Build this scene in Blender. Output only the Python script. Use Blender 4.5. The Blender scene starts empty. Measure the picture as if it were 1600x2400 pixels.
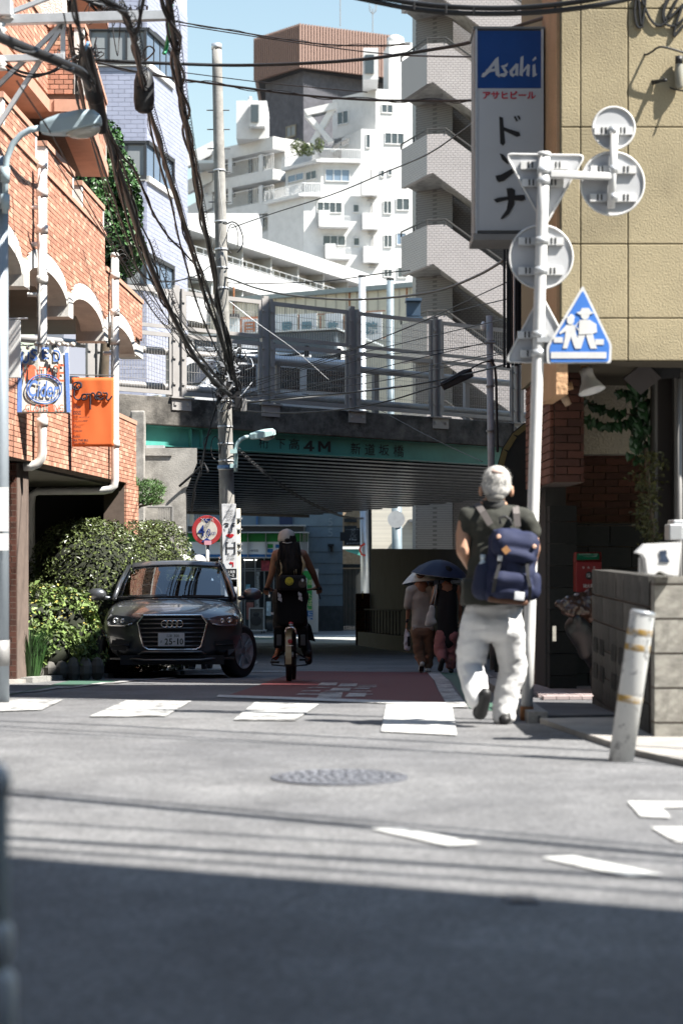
import bpy, bmesh, math, random
from mathutils import Vector, Matrix, noise
random.seed(7)
SC = bpy.context.scene
COL = SC.collection
R = math.radians
# ------------------------------------------------------------------ camera
F, CX, HY, HC = 4400.0, 800.0, 1280.0, 1.1      # focal (photo px), centre column, horizon row, eye height
cam_d = bpy.data.cameras.new('camera'); cam = bpy.data.objects.new('camera', cam_d); COL.objects.link(cam)
cam.location = (0, 0, HC); cam.rotation_euler = (R(90), 0, 0)
cam_d.sensor_fit = 'VERTICAL'; cam_d.sensor_height = 36.0; cam_d.sensor_width = 24.0
cam_d.lens = F / 2400 * 36.0; cam_d.shift_y = (HY - 1200) / 2400
cam_d.clip_start = .2; cam_d.clip_end = 3000
cam_d.dof.use_dof = True; cam_d.dof.focus_distance = 27.0; cam_d.dof.aperture_fstop = 2.4
SC.camera = cam
# ------------------------------------------------------------------ sky and sun
SUN_EL, SUN_AZ = 52.0, 114.0                    # azimuth clockwise from +Y
W = bpy.data.worlds.new('World'); SC.world = W; W.use_nodes = True
wn = W.node_tree.nodes; wl = W.node_tree.links
sky = wn.new('ShaderNodeTexSky'); sky.sky_type = 'NISHITA'; sky.sun_disc = False
sky.sun_elevation = R(SUN_EL); sky.sun_rotation = R(SUN_AZ); sky.air_density = 1.75; sky.dust_density = .0; sky.ozone_density = 1.2
bg = wn['Background']; bg.inputs['Strength'].default_value = .066
wl.new(sky.outputs[0], bg.inputs['Color'])
sun_d = bpy.data.lights.new('sun', 'SUN'); sun = bpy.data.objects.new('sun', sun_d); COL.objects.link(sun)
sun_d.energy = 5.0; sun_d.angle = R(.53); sun_d.color = (1, .955, .88)
TOSUN = Vector((math.cos(R(SUN_EL))*math.sin(R(SUN_AZ)), math.cos(R(SUN_EL))*math.cos(R(SUN_AZ)), math.sin(R(SUN_EL))))
sun.rotation_euler = TOSUN.to_track_quat('Z', 'Y').to_euler()
VS = SC.view_settings; VS.view_transform = 'Standard'; VS.look = 'None'; VS.exposure = 1.45; VS.gamma = 1; VS.use_curve_mapping = False
SC.cycles.max_bounces = 6; SC.cycles.diffuse_bounces = 1; SC.cycles.caustics_reflective = False; SC.cycles.caustics_refractive = False; SC.cycles.transparent_max_bounces = 12; SC.cycles.use_denoising = True
SC.cycles.sample_clamp_indirect = 6
# ------------------------------------------------------------------ measuring helpers
GP = [(-40,-.9),(0,-.12),(3,-.01),(6,.01),(8.85,.0),(12.2,-.06),(16,-.2),(21,-.41),(23.5,-.56),(29.9,-.92),(38,-1.2),(50,-1.55),(64.7,-1.92),(90,-2.3),(3000,-2.3)]
def gz(d):
    for (a,za),(b,zb) in zip(GP, GP[1:]):
        if d <= b: return za+(zb-za)*(d-a)/(b-a)
    return GP[-1][1]
def P(px, py, d): return Vector(((px-CX)/F*d, d, HC-(py-HY)/F*d))
def PX(px, d): return (px-CX)/F*d
def PZ(py, d): return HC-(py-HY)/F*d
def G(px, py, up=0.0):
    lo, hi = 1.5, 400.0
    s = (py-HY)/F
    for _ in range(60):
        m = (lo+hi)/2
        if HC - s*m > gz(m): lo = m
        else: hi = m
    return Vector(((px-CX)/F*lo, lo, gz(lo)+up))
# ------------------------------------------------------------------ materials
_M = {}
def mat(name, c, rough=.7, metal=0., var=.0, scale=6., bump=0., bscale=60., rnd=0., spec=.5, coat=0., emit=0., stain=0., stretch=None, alpha=1., rnd2=None, trans=0.):
    if name in _M: return _M[name]
    m = bpy.data.materials.new(name); m.use_nodes = True; n = m.node_tree.nodes; l = m.node_tree.links
    b = n['Principled BSDF']; b.inputs['Roughness'].default_value = rough; b.inputs['Metallic'].default_value = metal
    b.inputs['Specular IOR Level'].default_value = spec; b.inputs['Coat Weight'].default_value = coat; b.inputs['Coat Roughness'].default_value = .03
    b.inputs['Alpha'].default_value = alpha
    if trans: b.inputs['Transmission Weight'].default_value = trans
    col = None
    tc = n.new('ShaderNodeTexCoord'); vec = tc.outputs['Object']
    if stretch:
        mp = n.new('ShaderNodeMapping'); mp.inputs['Scale'].default_value = stretch; l.new(vec, mp.inputs[0]); vec = mp.outputs[0]
    def rgb(v): 
        q = n.new('ShaderNodeRGB'); q.outputs[0].default_value = (*v, 1); return q.outputs[0]
    col = rgb(c)
    def mix(a, bb, f, t='MIX'):
        q = n.new('ShaderNodeMix'); q.data_type = 'RGBA'; q.blend_type = t
        l.new(a, q.inputs[6]); l.new(bb, q.inputs[7])
        if isinstance(f, float): q.inputs[0].default_value = f
        else: l.new(f, q.inputs[0])
        return q.outputs[2]
    if rnd:
        oi = n.new('ShaderNodeObjectInfo'); at = n.new('ShaderNodeAttribute'); at.attribute_name = 'rnd'
        ad = n.new('ShaderNodeMath'); ad.operation = 'ADD'; l.new(oi.outputs['Random'], ad.inputs[0]); l.new(at.outputs['Fac'], ad.inputs[1])
        fr = n.new('ShaderNodeMath'); fr.operation = 'FRACT'; l.new(ad.outputs[0], fr.inputs[0])
        cr = n.new('ShaderNodeValToRGB'); cr.color_ramp.elements[0].color = (1-rnd,)*3+(1,); cr.color_ramp.elements[1].color = (1+rnd,)*3+(1,)
        l.new(fr.outputs[0], cr.inputs[0]); col = mix(col, cr.outputs[0], 1.0, 'MULTIPLY')
        if rnd2:
            g = n.new('ShaderNodeMath'); g.operation = 'GREATER_THAN'; g.inputs[1].default_value = .80; l.new(fr.outputs[0], g.inputs[0])
            col = mix(col, rgb(rnd2), g.outputs[0])
    if var:
        nz = n.new('ShaderNodeTexNoise'); nz.inputs['Scale'].default_value = scale; nz.inputs['Detail'].default_value = 8; nz.inputs['Roughness'].default_value = .65; l.new(vec, nz.inputs[0])
        cr = n.new('ShaderNodeValToRGB'); cr.color_ramp.elements[0].position = .3; cr.color_ramp.elements[1].position = .7
        cr.color_ramp.elements[0].color = (1-var,)*3+(1,); cr.color_ramp.elements[1].color = (1+var,)*3+(1,)
        l.new(nz.outputs[0], cr.inputs[0]); col = mix(col, cr.outputs[0], 1.0, 'MULTIPLY')
    if stain:
        nz = n.new('ShaderNodeTexNoise'); nz.inputs['Scale'].default_value = 1.6; nz.inputs['Detail'].default_value = 10; nz.inputs['Roughness'].default_value = .75; l.new(vec, nz.inputs[0])
        cr = n.new('ShaderNodeValToRGB'); cr.color_ramp.elements[0].position = .38; cr.color_ramp.elements[1].position = .56
        cr.color_ramp.elements[0].color = (1-stain,)*3+(1,); cr.color_ramp.elements[1].color = (1,1,1,1)
        l.new(nz.outputs[0], cr.inputs[0]); col = mix(col, cr.outputs[0], 1.0, 'MULTIPLY')
    l.new(col, b.inputs['Base Color'])
    if bump:
        nz = n.new('ShaderNodeTexNoise'); nz.inputs['Scale'].default_value = bscale; nz.inputs['Detail'].default_value = 5; l.new(vec, nz.inputs[0])
        bp = n.new('ShaderNodeBump'); bp.inputs['Strength'].default_value = 1.0; bp.inputs['Distance'].default_value = bump
        l.new(nz.outputs[0], bp.inputs['Height']); l.new(bp.outputs[0], b.inputs['Normal'])
    if emit: b.inputs['Emission Color'].default_value = (*c, 1); b.inputs['Emission Strength'].default_value = emit
    _M[name] = m; return m
def glass_mat(name, tint=(.5,.6,.65), mixf=.75, rough=.02):
    """window glass: see-through with a mirror reflection that grows at grazing angles"""
    if name in _M: return _M[name]
    m = bpy.data.materials.new(name); m.use_nodes = True; n = m.node_tree.nodes; l = m.node_tree.links
    for q in list(n):
        if q.type == 'BSDF_PRINCIPLED': n.remove(q)
    t = n.new('ShaderNodeBsdfTransparent'); t.inputs[0].default_value = (*tint, 1)
    g = n.new('ShaderNodeBsdfGlossy'); g.inputs['Roughness'].default_value = rough; g.inputs['Color'].default_value = (1, 1, 1, 1)
    fr = n.new('ShaderNodeFresnel'); fr.inputs[0].default_value = 1.6
    ma = n.new('ShaderNodeMath'); ma.operation = 'MULTIPLY_ADD'; ma.inputs[1].default_value = 1.0; ma.inputs[2].default_value = 1-mixf; ma.use_clamp = True
    l.new(fr.outputs[0], ma.inputs[0])
    mx = n.new('ShaderNodeMixShader'); l.new(ma.outputs[0], mx.inputs[0]); l.new(t.outputs[0], mx.inputs[1]); l.new(g.outputs[0], mx.inputs[2])
    l.new(mx.outputs[0], n['Material Output'].inputs[0]); _M[name] = m; return m
def worn_paint(name, c, under, thresh=.42, rough=.7, sc=9.):
    """road paint worn through to the asphalt in patches"""
    if name in _M: return _M[name]
    m = mat(name, c, rough); n = m.node_tree.nodes; l = m.node_tree.links; b = n['Principled BSDF']
    tc = n.new('ShaderNodeTexCoord'); nz = n.new('ShaderNodeTexNoise'); nz.inputs['Scale'].default_value = sc; nz.inputs['Detail'].default_value = 12; nz.inputs['Roughness'].default_value = .75
    l.new(tc.outputs['Object'], nz.inputs[0]); cr = n.new('ShaderNodeValToRGB')
    cr.color_ramp.elements[0].position = thresh-.05; cr.color_ramp.elements[1].position = thresh+.05
    cr.color_ramp.elements[0].color = (*under, 1); cr.color_ramp.elements[1].color = (*c, 1); l.new(nz.outputs[0], cr.inputs[0])
    n2 = n.new('ShaderNodeTexNoise'); n2.inputs['Scale'].default_value = 220; l.new(tc.outputs['Object'], n2.inputs[0])
    q = n.new('ShaderNodeMix'); q.data_type = 'RGBA'; q.blend_type = 'MULTIPLY'; q.inputs[0].default_value = .5
    l.new(cr.outputs[0], q.inputs[6]); l.new(n2.outputs[0], q.inputs[7]); 
    l.new(q.outputs[2], b.inputs['Base Color']); return m
def cloth_mat(name, c, k=.5, var=.08, scale=12):
    """thin cloth: part of the light passes through"""
    m = mat(name, c, .9, var=var, scale=scale); n = m.node_tree.nodes; l = m.node_tree.links; b = n['Principled BSDF']
    t = n.new('ShaderNodeBsdfTranslucent'); l.new(b.inputs['Base Color'].links[0].from_socket, t.inputs[0]); x = n.new('ShaderNodeMixShader'); x.inputs[0].default_value = k
    l.new(b.outputs[0], x.inputs[1]); l.new(t.outputs[0], x.inputs[2]); l.new(x.outputs[0], n['Material Output'].inputs[0]); return m
# ------------------------------------------------------------------ mesh builder
class MB:
    def __init__(s): s.v = []; s.f = []; s.r = []
    def add(s, vs, fs, rnd=None):
        o = len(s.v); s.v += [Vector(q) for q in vs]; s.f += [tuple(i+o for i in f) for f in fs]
        s.r += [rnd if rnd is not None else 0.0]*len(fs)
        return s
    def box(s, c, size, ax=None, rnd=None):
        c = Vector(c); X, Y, Z = ax if ax else (Vector((1,0,0)), Vector((0,1,0)), Vector((0,0,1)))
        hx, hy, hz = size[0]/2, size[1]/2, size[2]/2
        vs = [c+X*(hx*a)+Y*(hy*b)+Z*(hz*d) for d in (-1,1) for b in (-1,1) for a in (-1,1)]
        return s.add(vs, [(0,2,3,1),(4,5,7,6),(0,1,5,4),(2,6,7,3),(0,4,6,2),(1,3,7,5)], rnd)
    def bb(s, x0, x1, y0, y1, z0, z1): return s.box(((x0+x1)/2,(y0+y1)/2,(z0+z1)/2), (abs(x1-x0),abs(y1-y0),abs(z1-z0)))
    def quad(s, a, b, c, d): return s.add([a,b,c,d], [(0,1,2,3)])
    def poly(s, pts): return s.add(pts, [tuple(range(len(pts)))])
    def slab(s, pts, n, t):
        """polygon pts extruded along n by t"""
        n = Vector(n).normalized(); k = len(pts); a = [Vector(p) for p in pts]; b = [p+n*t for p in a]
        fs = [tuple(range(k))[::-1], tuple(range(k, 2*k))]+[(i, (i+1)%k, (i+1)%k+k, i+k) for i in range(k)]
        return s.add(a+b, fs)
    def prism(s, plan, z0, z1):
        return s.slab([Vector((p[0], p[1], z0)) for p in plan], (0,0,1), z1-z0)
    def tube(s, pts, r, n=8, cap=True):
        pts = [Vector(p) for p in pts]; k = len(pts)
        rr = r if isinstance(r, (list, tuple)) else [r]*k
        vs = []; ref = None
        for i, p in enumerate(pts):
            t = (pts[min(i+1,k-1)]-pts[max(i-1,0)])
            if t.length < 1e-9: t = Vector((0,0,1))
            t.normalize()
            if ref is None:
                ref = Vector((0,0,1)) if abs(t.z) < .9 else Vector((1,0,0))
            u = (ref - t*ref.dot(t)); 
            if u.length < 1e-6: u = t.orthogonal()
            u.normalize(); w = t.cross(u); ref = u
            for j in range(n):
                a = 2*math.pi*j/n; vs.append(p+(u*math.cos(a)+w*math.sin(a))*rr[i])
        fs = []
        for i in range(k-1):
            for j in range(n):
                a = i*n+j; b = i*n+(j+1)%n; fs.append((a, b, b+n, a+n))
        if cap: fs.append(tuple(range(n))[::-1]); fs.append(tuple(range((k-1)*n, k*n)))
        return s.add(vs, fs)
    def cyl(s, a, b, r0, r1=None, n=16): return s.tube([a, b], [r0, r0 if r1 is None else r1], n)
    def lathe(s, base, prof, n=20, ax=None, caps=True):
        """prof: (radius, height) list around axis"""
        base = Vector(base); X, Y, Z = ax if ax else (Vector((1,0,0)), Vector((0,1,0)), Vector((0,0,1)))
        vs = [base+Z*h+(X*math.cos(2*math.pi*j/n)+Y*math.sin(2*math.pi*j/n))*max(r,1e-4) for r, h in prof for j in range(n)]
        k = len(prof); fs = [(i*n+j, i*n+(j+1)%n, (i+1)*n+(j+1)%n, (i+1)*n+j) for i in range(k-1) for j in range(n)]
        if caps: fs += [tuple(range(n))[::-1], tuple(range((k-1)*n, k*n))]
        return s.add(vs, fs)
    def ell(s, c, rad, n=12, m=8, ax=None):
        c = Vector(c); X, Y, Z = ax if ax else (Vector((1,0,0)), Vector((0,1,0)), Vector((0,0,1)))
        vs = []; 
        for i in range(m+1):
            th = math.pi*i/m
            for j in range(n):
                a = 2*math.pi*j/n
                vs.append(c+X*(rad[0]*math.sin(th)*math.cos(a))+Y*(rad[1]*math.sin(th)*math.sin(a))+Z*(rad[2]*math.cos(th)))
        fs = [(i*n+j, (i+1)*n+j, (i+1)*n+(j+1)%n, i*n+(j+1)%n) for i in range(m) for j in range(n)]
        return s.add(vs, fs)
    def cap(s, p0, p1, r0, r1, flat=None, k=1.0, n=14):
        """rounded tapered limb from p0 to p1; flat axis scaled by k"""
        p0 = Vector(p0); p1 = Vector(p1); t = p1-p0; L = t.length; t = t.normalized() if L > 1e-6 else Vector((0,0,1))
        u = t.orthogonal().normalized(); w = t.cross(u); vs = []; rings = []
        for a in (-90,-60,-30,0): rings.append((p0+t*(r0*math.sin(R(a))), r0*math.cos(R(a))))
        for a in (0,30,60,90): rings.append((p1+t*(r1*math.sin(R(a))), r1*math.cos(R(a))))
        fa = Vector(flat).normalized() if flat is not None else None
        for c, r in rings:
            for j in range(n):
                a = 2*math.pi*j/n; o = (u*math.cos(a)+w*math.sin(a))*max(r, 1e-4)
                if fa is not None: o = o + fa*(o.dot(fa)*(k-1))
                vs.append(c+o)
        m = len(rings); fs = [(i*n+j, i*n+(j+1)%n, (i+1)*n+(j+1)%n, (i+1)*n+j) for i in range(m-1) for j in range(n)]
        fs += [tuple(range(n))[::-1], tuple(range((m-1)*n, m*n))]
        return s.add(vs, fs)
    def build(s, name, m, parent=None, smooth=False, local=False, bevel=0., auto=False):
        me = bpy.data.meshes.new(name)
        off = Vector((0,0,0))
        if parent is not None and not local: off = wloc(parent)
        me.from_pydata([tuple(q-off) for q in s.v], [], s.f); 
        if any(s.r):
            at = me.attributes.new('rnd', 'FLOAT', 'FACE'); at.data.foreach_set('value', s.r)
        fix_normals(me)
        return link(name, me, m, parent, smooth, bevel)
def fix_normals(me):
    b = bmesh.new(); b.from_mesh(me); bmesh.ops.recalc_face_normals(b, faces=b.faces); b.to_mesh(me); b.free()
def link(name, me, m, parent=None, smooth=False, bevel=0.):
    o = bpy.data.objects.new(name, me); COL.objects.link(o); me.materials.append(m)
    if smooth: me.polygons.foreach_set('use_smooth', [True]*len(me.polygons))
    if parent is not None: o.parent = parent
    if bevel:
        q = o.modifiers.new('bevel', 'BEVEL'); q.width = bevel; q.segments = 2; q.limit_method = 'ANGLE'
    return o
def wloc(o):
    v = Vector((0,0,0))
    while o is not None: v += o.location; o = o.parent
    return v
def thing(name, label, cat, loc=(0,0,0), group=None, rz=0.):
    o = bpy.data.objects.new(name, None); COL.objects.link(o); o.location = loc; o.rotation_euler = (0,0,rz); o.empty_display_size = .2
    o['label'] = label; o['category'] = cat
    if group: o['group'] = group
    return o
def tag(o, label=None, cat=None, group=None, kind=None):
    if label: o['label'] = label
    if cat: o['category'] = cat
    if group: o['group'] = group
    if kind: o['kind'] = kind
    return o
def struct(o): o['kind'] = 'structure'; return o
def bake(o):
    """replace an object's mesh by its modified one"""
    dg = bpy.context.evaluated_depsgraph_get(); me = bpy.data.meshes.new_from_object(o.evaluated_get(dg))
    old = o.data; o.modifiers.clear(); o.data = me; return o
def wob(o, amp, sc, seed=0.):
    """push vertices along their normals by noise (folds and dents)"""
    me = o.data; ns = [v.normal.copy() for v in me.vertices]
    for v, nn in zip(me.vertices, ns): v.co += nn*(amp*noise.noise(Vector((v.co.x*sc[0]+seed, v.co.y*sc[1], v.co.z*sc[2]))))
    return o
def blob(name, mb, m, parent, vox=.012, it=4, local=False, folds=None):
    """one continuous skin grown over overlapping limbs"""
    o = mb.build(name, m, parent, local=local)
    q = o.modifiers.new('r', 'REMESH'); q.mode = 'VOXEL'; q.voxel_size = vox
    q = o.modifiers.new('s', 'SMOOTH'); q.factor = .5; q.iterations = it
    bake(o)
    if folds:
        for a, sc in folds: wob(o, a, sc)
    o.data.polygons.foreach_set('use_smooth', [True]*len(o.data.polygons))
    if not o.data.materials: o.data.materials.append(m)
    return o
_TXT = {}
def text(name, body, c, right, up, w, h, m, parent, depth=.003, bold=0., local=False, shear=0., fit=True):
    """lettering as real raised geometry: body fitted in a w x h rectangle centred at c"""
    key = (body, bold, shear)
    if key not in _TXT:
        cu = bpy.data.curves.new('t', 'FONT'); cu.body = body; cu.offset = bold; cu.shear = shear; cu.align_x = 'CENTER'; cu.resolution_u = 3
        ob = bpy.data.objects.new('t', cu); COL.objects.link(ob)
        dg = bpy.context.evaluated_depsgraph_get(); me = bpy.data.meshes.new_from_object(ob.evaluated_get(dg))
        vs = [v.co.copy() for v in me.vertices]; fs = [tuple(p.vertices) for p in me.polygons]
        bpy.data.objects.remove(ob); bpy.data.meshes.remove(me)
        x0 = min(v.x for v in vs); x1 = max(v.x for v in vs); y0 = min(v.y for v in vs); y1 = max(v.y for v in vs)
        _TXT[key] = ([((v.x-x0)/(x1-x0)-.5, (v.y-y0)/(y1-y0)-.5) for v in vs], fs)
    vs, fs = _TXT[key]; c = Vector(c); right = Vector(right).normalized(); up = Vector(up).normalized(); n = right.cross(up)
    mb = MB(); mb.add([c+right*(a*w)+up*(b*h)+n*depth for a, b in vs], fs)
    o = mb.build(name, m, parent, local=local)
    return o
class Face:
    """vertical wall plane through plan points a, b (left to right as the camera sees it)"""
    def __init__(s, a, b):
        s.a = Vector((a[0], a[1], 0)); s.b = Vector((b[0], b[1], 0)); s.t = (s.b-s.a).normalized(); s.n = Vector((s.t.y, -s.t.x, 0))
        if s.n.dot(-s.a) < 0: s.n = -s.n
        s.L = (s.b-s.a).length
    def sx(s, px):
        k = (px-CX)/F   # X = k*Y
        den = s.t.x - k*s.t.y
        return (k*s.a.y - s.a.x)/den
    def pt(s, px, py, off=0.):
        u = s.sx(px); q = s.a+s.t*u; return Vector((q.x, q.y, PZ(py, q.y)))+s.n*off
    def uz(s, u, z, off=0.): q = s.a+s.t*u; return Vector((q.x, q.y, z))+s.n*off
    def box(s, mb, x0, y0, x1, y1, o0, o1, rnd=None):
        """box whose front shows between the photo columns x0..x1 and rows y0..y1"""
        u0, u1 = s.sx(x0), s.sx(x1); um = (u0+u1)/2; d = (s.a+s.t*um).y
        return s.ubox(mb, u0, u1, PZ(y1, d), PZ(y0, d), o0, o1, rnd)
    def ubox(s, mb, u0, u1, z0, z1, o0, o1, rnd=None):
        c = s.a+s.t*((u0+u1)/2)+s.n*((o0+o1)/2); c.z = (z0+z1)/2
        mb.box(c, (abs(u1-u0), abs(o1-o0), abs(z1-z0)), (s.t, s.n, Vector((0,0,1))), rnd); return mb
    def rot(s): return math.atan2(s.t.y, s.t.x)
def fpx(a, da, b, db): return Face((PX(a,da), da), (PX(b,db), db))
_UB = {}
def unit_box(m):
    if m.name not in _UB:
        mb = MB().box((0,0,0), (1,1,1)); me = bpy.data.meshes.new('piece'); me.from_pydata([tuple(v) for v in mb.v], [], mb.f); fix_normals(me); me.materials.append(m); _UB[m.name] = me
    return _UB[m.name]
def piece(name, m, c, size, rz, parent, tilt=None):
    o = bpy.data.objects.new(name, unit_box(m)); COL.objects.link(o); o.parent = parent
    o.location = Vector(c)-wloc(parent); o.scale = size; o.rotation_euler = (0,0,rz) if tilt is None else tilt; return o
def bricks(f, u0, u1, zf0, zf1, bw, bh, joint, m, parent, off=0., thick=.03, maxn=300, name='brick', stagger=.5, prefer=None, keep=None):
    """a skin of separate bricks over the wall plane f between u0..u1; zf0(u), zf1(u) give bottom and top"""
    L = []; row = 0; zmin = min(zf0(u0), zf0(u1), zf0((u0+u1)/2)); zmax = max(zf1(u0), zf1(u1), zf1((u0+u1)/2)); z = zmin
    while z < zmax-1e-4:
        u = u0-(bw*stagger if row % 2 else 0)
        while u < u1-1e-4:
            a, b = max(u, u0), min(u+bw, u1); zz0, zz1 = z, z+bh; um = (a+b)/2
            lo, hi = zf0(um), zf1(um); q0, q1 = max(zz0, lo), min(zz1, hi)
            if b-a > joint*2 and q1-q0 > joint*1.6 and (keep is None or keep(um, (q0+q1)/2)):
                L.append((a+joint/2, b-joint/2, q0+joint/2, q1-joint/2))
            u += bw
        row += 1; z += bh
    if prefer: L.sort(key=prefer)
    else: L.sort(key=lambda t: f.uz((t[0]+t[1])/2, 0).y)
    rr = random.Random(len(L))
    for a, b, q0, q1 in L[:maxn]:
        c = f.uz((a+b)/2, (q0+q1)/2, off+thick/2+rr.uniform(0, .004)); piece(name, m, c, (b-a, thick, q1-q0), f.rot(), parent)
    if L[maxn:]:
        mb = MB()
        for a, b, q0, q1 in L[maxn:]: f.ubox(mb, a, b, q0, q1, off, off+thick+rr.uniform(0, .004), rr.uniform(.01, 1))
        o = mb.build(name+'work', m, parent); o['kind'] = 'stuff'
    return len(L)
# ================================================================== ground
ASPH = mat('asphalt', (.165,.168,.175), .78, var=.16, scale=2.2, bump=.006, bscale=120, stain=.16)
_n = ASPH.node_tree.nodes; _l = ASPH.node_tree.links      # stone speckle in the asphalt
_b = _n['Principled BSDF']; _src = _b.inputs['Base Color'].links[0].from_socket
_v = _n.new('ShaderNodeTexVoronoi'); _v.inputs['Scale'].default_value = 62; _tc = _n.new('ShaderNodeTexCoord'); _l.new(_tc.outputs['Object'], _v.inputs[0])
_q = _n.new('ShaderNodeValToRGB'); _q.color_ramp.elements[0].color = (.55,.55,.56,1); _q.color_ramp.elements[1].color = (1.5,1.48,1.45,1); _l.new(_v.outputs['Color'], _q.inputs[0])
_m = _n.new('ShaderNodeMix'); _m.data_type = 'RGBA'; _m.blend_type = 'MULTIPLY'; _m.inputs[0].default_value = .8; _l.new(_src, _m.inputs[6]); _l.new(_q.outputs[0], _m.inputs[7]); _l.new(_m.outputs[2], _b.inputs['Base Color'])
# hairline cracks and tyre-darkened patches in the asphalt
_src = _b.inputs['Base Color'].links[0].from_socket
_w = _n.new('ShaderNodeTexNoise'); _w.inputs['Scale'].default_value = 2.2; _l.new(_tc.outputs['Object'], _w.inputs[0]); _a = _n.new('ShaderNodeMix'); _a.data_type = 'RGBA'; _a.blend_type = 'LINEAR_LIGHT'; _a.inputs[0].default_value = .25; _l.new(_tc.outputs['Object'], _a.inputs[6]); _l.new(_w.outputs['Color'], _a.inputs[7])
_k = _n.new('ShaderNodeTexVoronoi'); _k.feature = 'DISTANCE_TO_EDGE'; _k.inputs['Scale'].default_value = .42; _l.new(_a.outputs[2], _k.inputs[0]); _r = _n.new('ShaderNodeValToRGB'); _r.color_ramp.elements[0].color = (.80,.80,.80,1); _r.color_ramp.elements[0].position = .002; _r.color_ramp.elements[1].position = .008; _l.new(_k.outputs[0], _r.inputs[0])
_g = _n.new('ShaderNodeTexNoise'); _g.inputs['Scale'].default_value = .55; _g.inputs['Detail'].default_value = 3; _l.new(_tc.outputs['Object'], _g.inputs[0]); _e = _n.new('ShaderNodeValToRGB'); _e.color_ramp.elements[0].position = .38; _e.color_ramp.elements[0].color = (.78,.78,.79,1); _e.color_ramp.elements[1].position = .62; _e.color_ramp.elements[1].color = (1.1,1.09,1.07,1); _l.new(_g.outputs[0], _e.inputs[0])
for _o in (_r, _e):
    _m = _n.new('ShaderNodeMix'); _m.data_type = 'RGBA'; _m.blend_type = 'MULTIPLY'; _m.inputs[0].default_value = .8; _l.new(_src, _m.inputs[6]); _l.new(_o.outputs[0], _m.inputs[7]); _src = _m.outputs[2]
_l.new(_src, _b.inputs['Base Color'])
WHITE = worn_paint('road_white', (.80,.80,.78), (.2,.2,.2), .41)
WHITE2 = worn_paint('road_white_worn', (.74,.74,.72), (.19,.19,.19), .49, sc=6.)
RED = worn_paint('road_red', (.17,.034,.038), (.11,.05,.05), .30)
GREEN = worn_paint('road_green', (.075,.17,.12), (.11,.14,.12), .36)
CONC = mat('concrete', (.42,.40,.37), .85, var=.25, scale=3, bump=.006, bscale=40, stain=.45)
CONCD = mat('concrete_stained', (.30,.285,.26), .88, var=.4, scale=2.2, bump=.01, bscale=30, stain=.75)
PAVE = mat('pavement_concrete', (.36,.34,.315), .85, var=.2, scale=4, bump=.004, bscale=60, stain=.2)
rows = sorted(set([-40,-20,-8,-4,-2]+[i*.5 for i in range(-3, 150)]+[a for a,_ in GP if a < 75]+[80,90,120,200,400,900]))
mb = MB(); xs = [-600,-120,-30,-12,-6,-4,-3,-2,-1,0,1,2,3,4,6,12,30,120,600]
vs = [(x, y, gz(y)) for y in rows for x in xs]; k = len(xs)
mb.add(vs, [(i*k+j, i*k+j+1, (i+1)*k+j+1, (i+1)*k+j) for i in range(len(rows)-1) for j in range(k-1)])
road = struct(mb.build('road', ASPH))
MK = [0]
def mark(name, m, nl, nr, fr, fl, up=.006, n=20, raw=False):
    """painted patch on the road between four photo points (near left, near right, far right, far left)"""
    A = [G(*p) if not raw else Vector((p[0], p[1], 0)) for p in (nl, nr, fr, fl)]
    mb = MB(); vs = []
    ys = sorted(set([i/n for i in range(n+1)]))
    for t in ys:
        a = A[0].lerp(A[3], t); b = A[1].lerp(A[2], t)
        for s_ in (0, .25, .5, .75, 1):
            q = a.lerp(b, s_); vs.append((q.x, q.y, gz(q.y)+up))
    mb.add(vs, [(i*5+j, i*5+j+1, i*5+j+6, i*5+j+5) for i in range(len(ys)-1) for j in range(4)])
    return struct(mb.build(name, m))
mark('red_road_surface', RED, (530,1632), (1043,1650), (1022,1611), (625,1600), .005)
mark('red_road_surface', RED, (625,1600), (1022,1611), (1002,1576), (692,1573.5), .005)
mark('green_walkway_surface', GREEN, (1100,1662), (1168,1668), (1076,1577), (1029,1577), .005)
mark('green_walkway_surface', GREEN, (-30,1640), (52,1624), (332,1595), (190,1594), .005)
for nl, nr, fr, fl in (((893,1717),(1070,1726),(1058,1654),(905,1653)), ((547,1690),(692,1691),(748,1652),(597,1648)), ((209,1682),(388,1681),(449,1645),(296,1644)), ((-70,1672),(98,1666),(149,1642),(-15,1640))):
    mark('crosswalk_stripe', WHITE if nl[0] > 800 else WHITE2, nl, nr, fr, fl, .009)
mark('crosswalk_stripe', WHITE2, (-60,1634), (20,1629), (62,1621), (-20,1623), .009)
mark('stop_line', WHITE, (507,1635.5), (1046,1656), (1049,1649), (512,1630.5), .009)
mark('edge_line', WHITE2, (1050,1660), (1098,1661), (1066,1622), (1028,1622), .010)
mark('edge_line', WHITE2, (1028,1622), (1066,1622), (1030,1577.5), (1001,1576.5), .010)
for a, b in (((62,1620),(150,1610.5)), ((150,1610.5),(250,1601.5)), ((250,1601.5),(333,1594.5)), ((362,1591),(432,1585.5))):
    w0 = 9 if a[0] < 200 else 5
    mark('edge_line', WHITE2, (a[0]-10, a[1]+w0*.5), (a[0]+26, a[1]+w0*.3), (b[0]+22, b[1]-w0*.1), (b[0]-12, b[1]-w0*.0), .010)
mark('stop_line', WHITE2, (566,1576.4), (694,1575.2), (694,1573.6), (572,1574.6), .010)
for a, b, c_, d in (((577,1545),(579,1541),(606,1552),(602,1553.5)), ((574,1568),(582,1568),(606,1552.4),(600,1552.2))):
    mark('diamond_marking', WHITE2, d, c_, b, a, .010)
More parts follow.
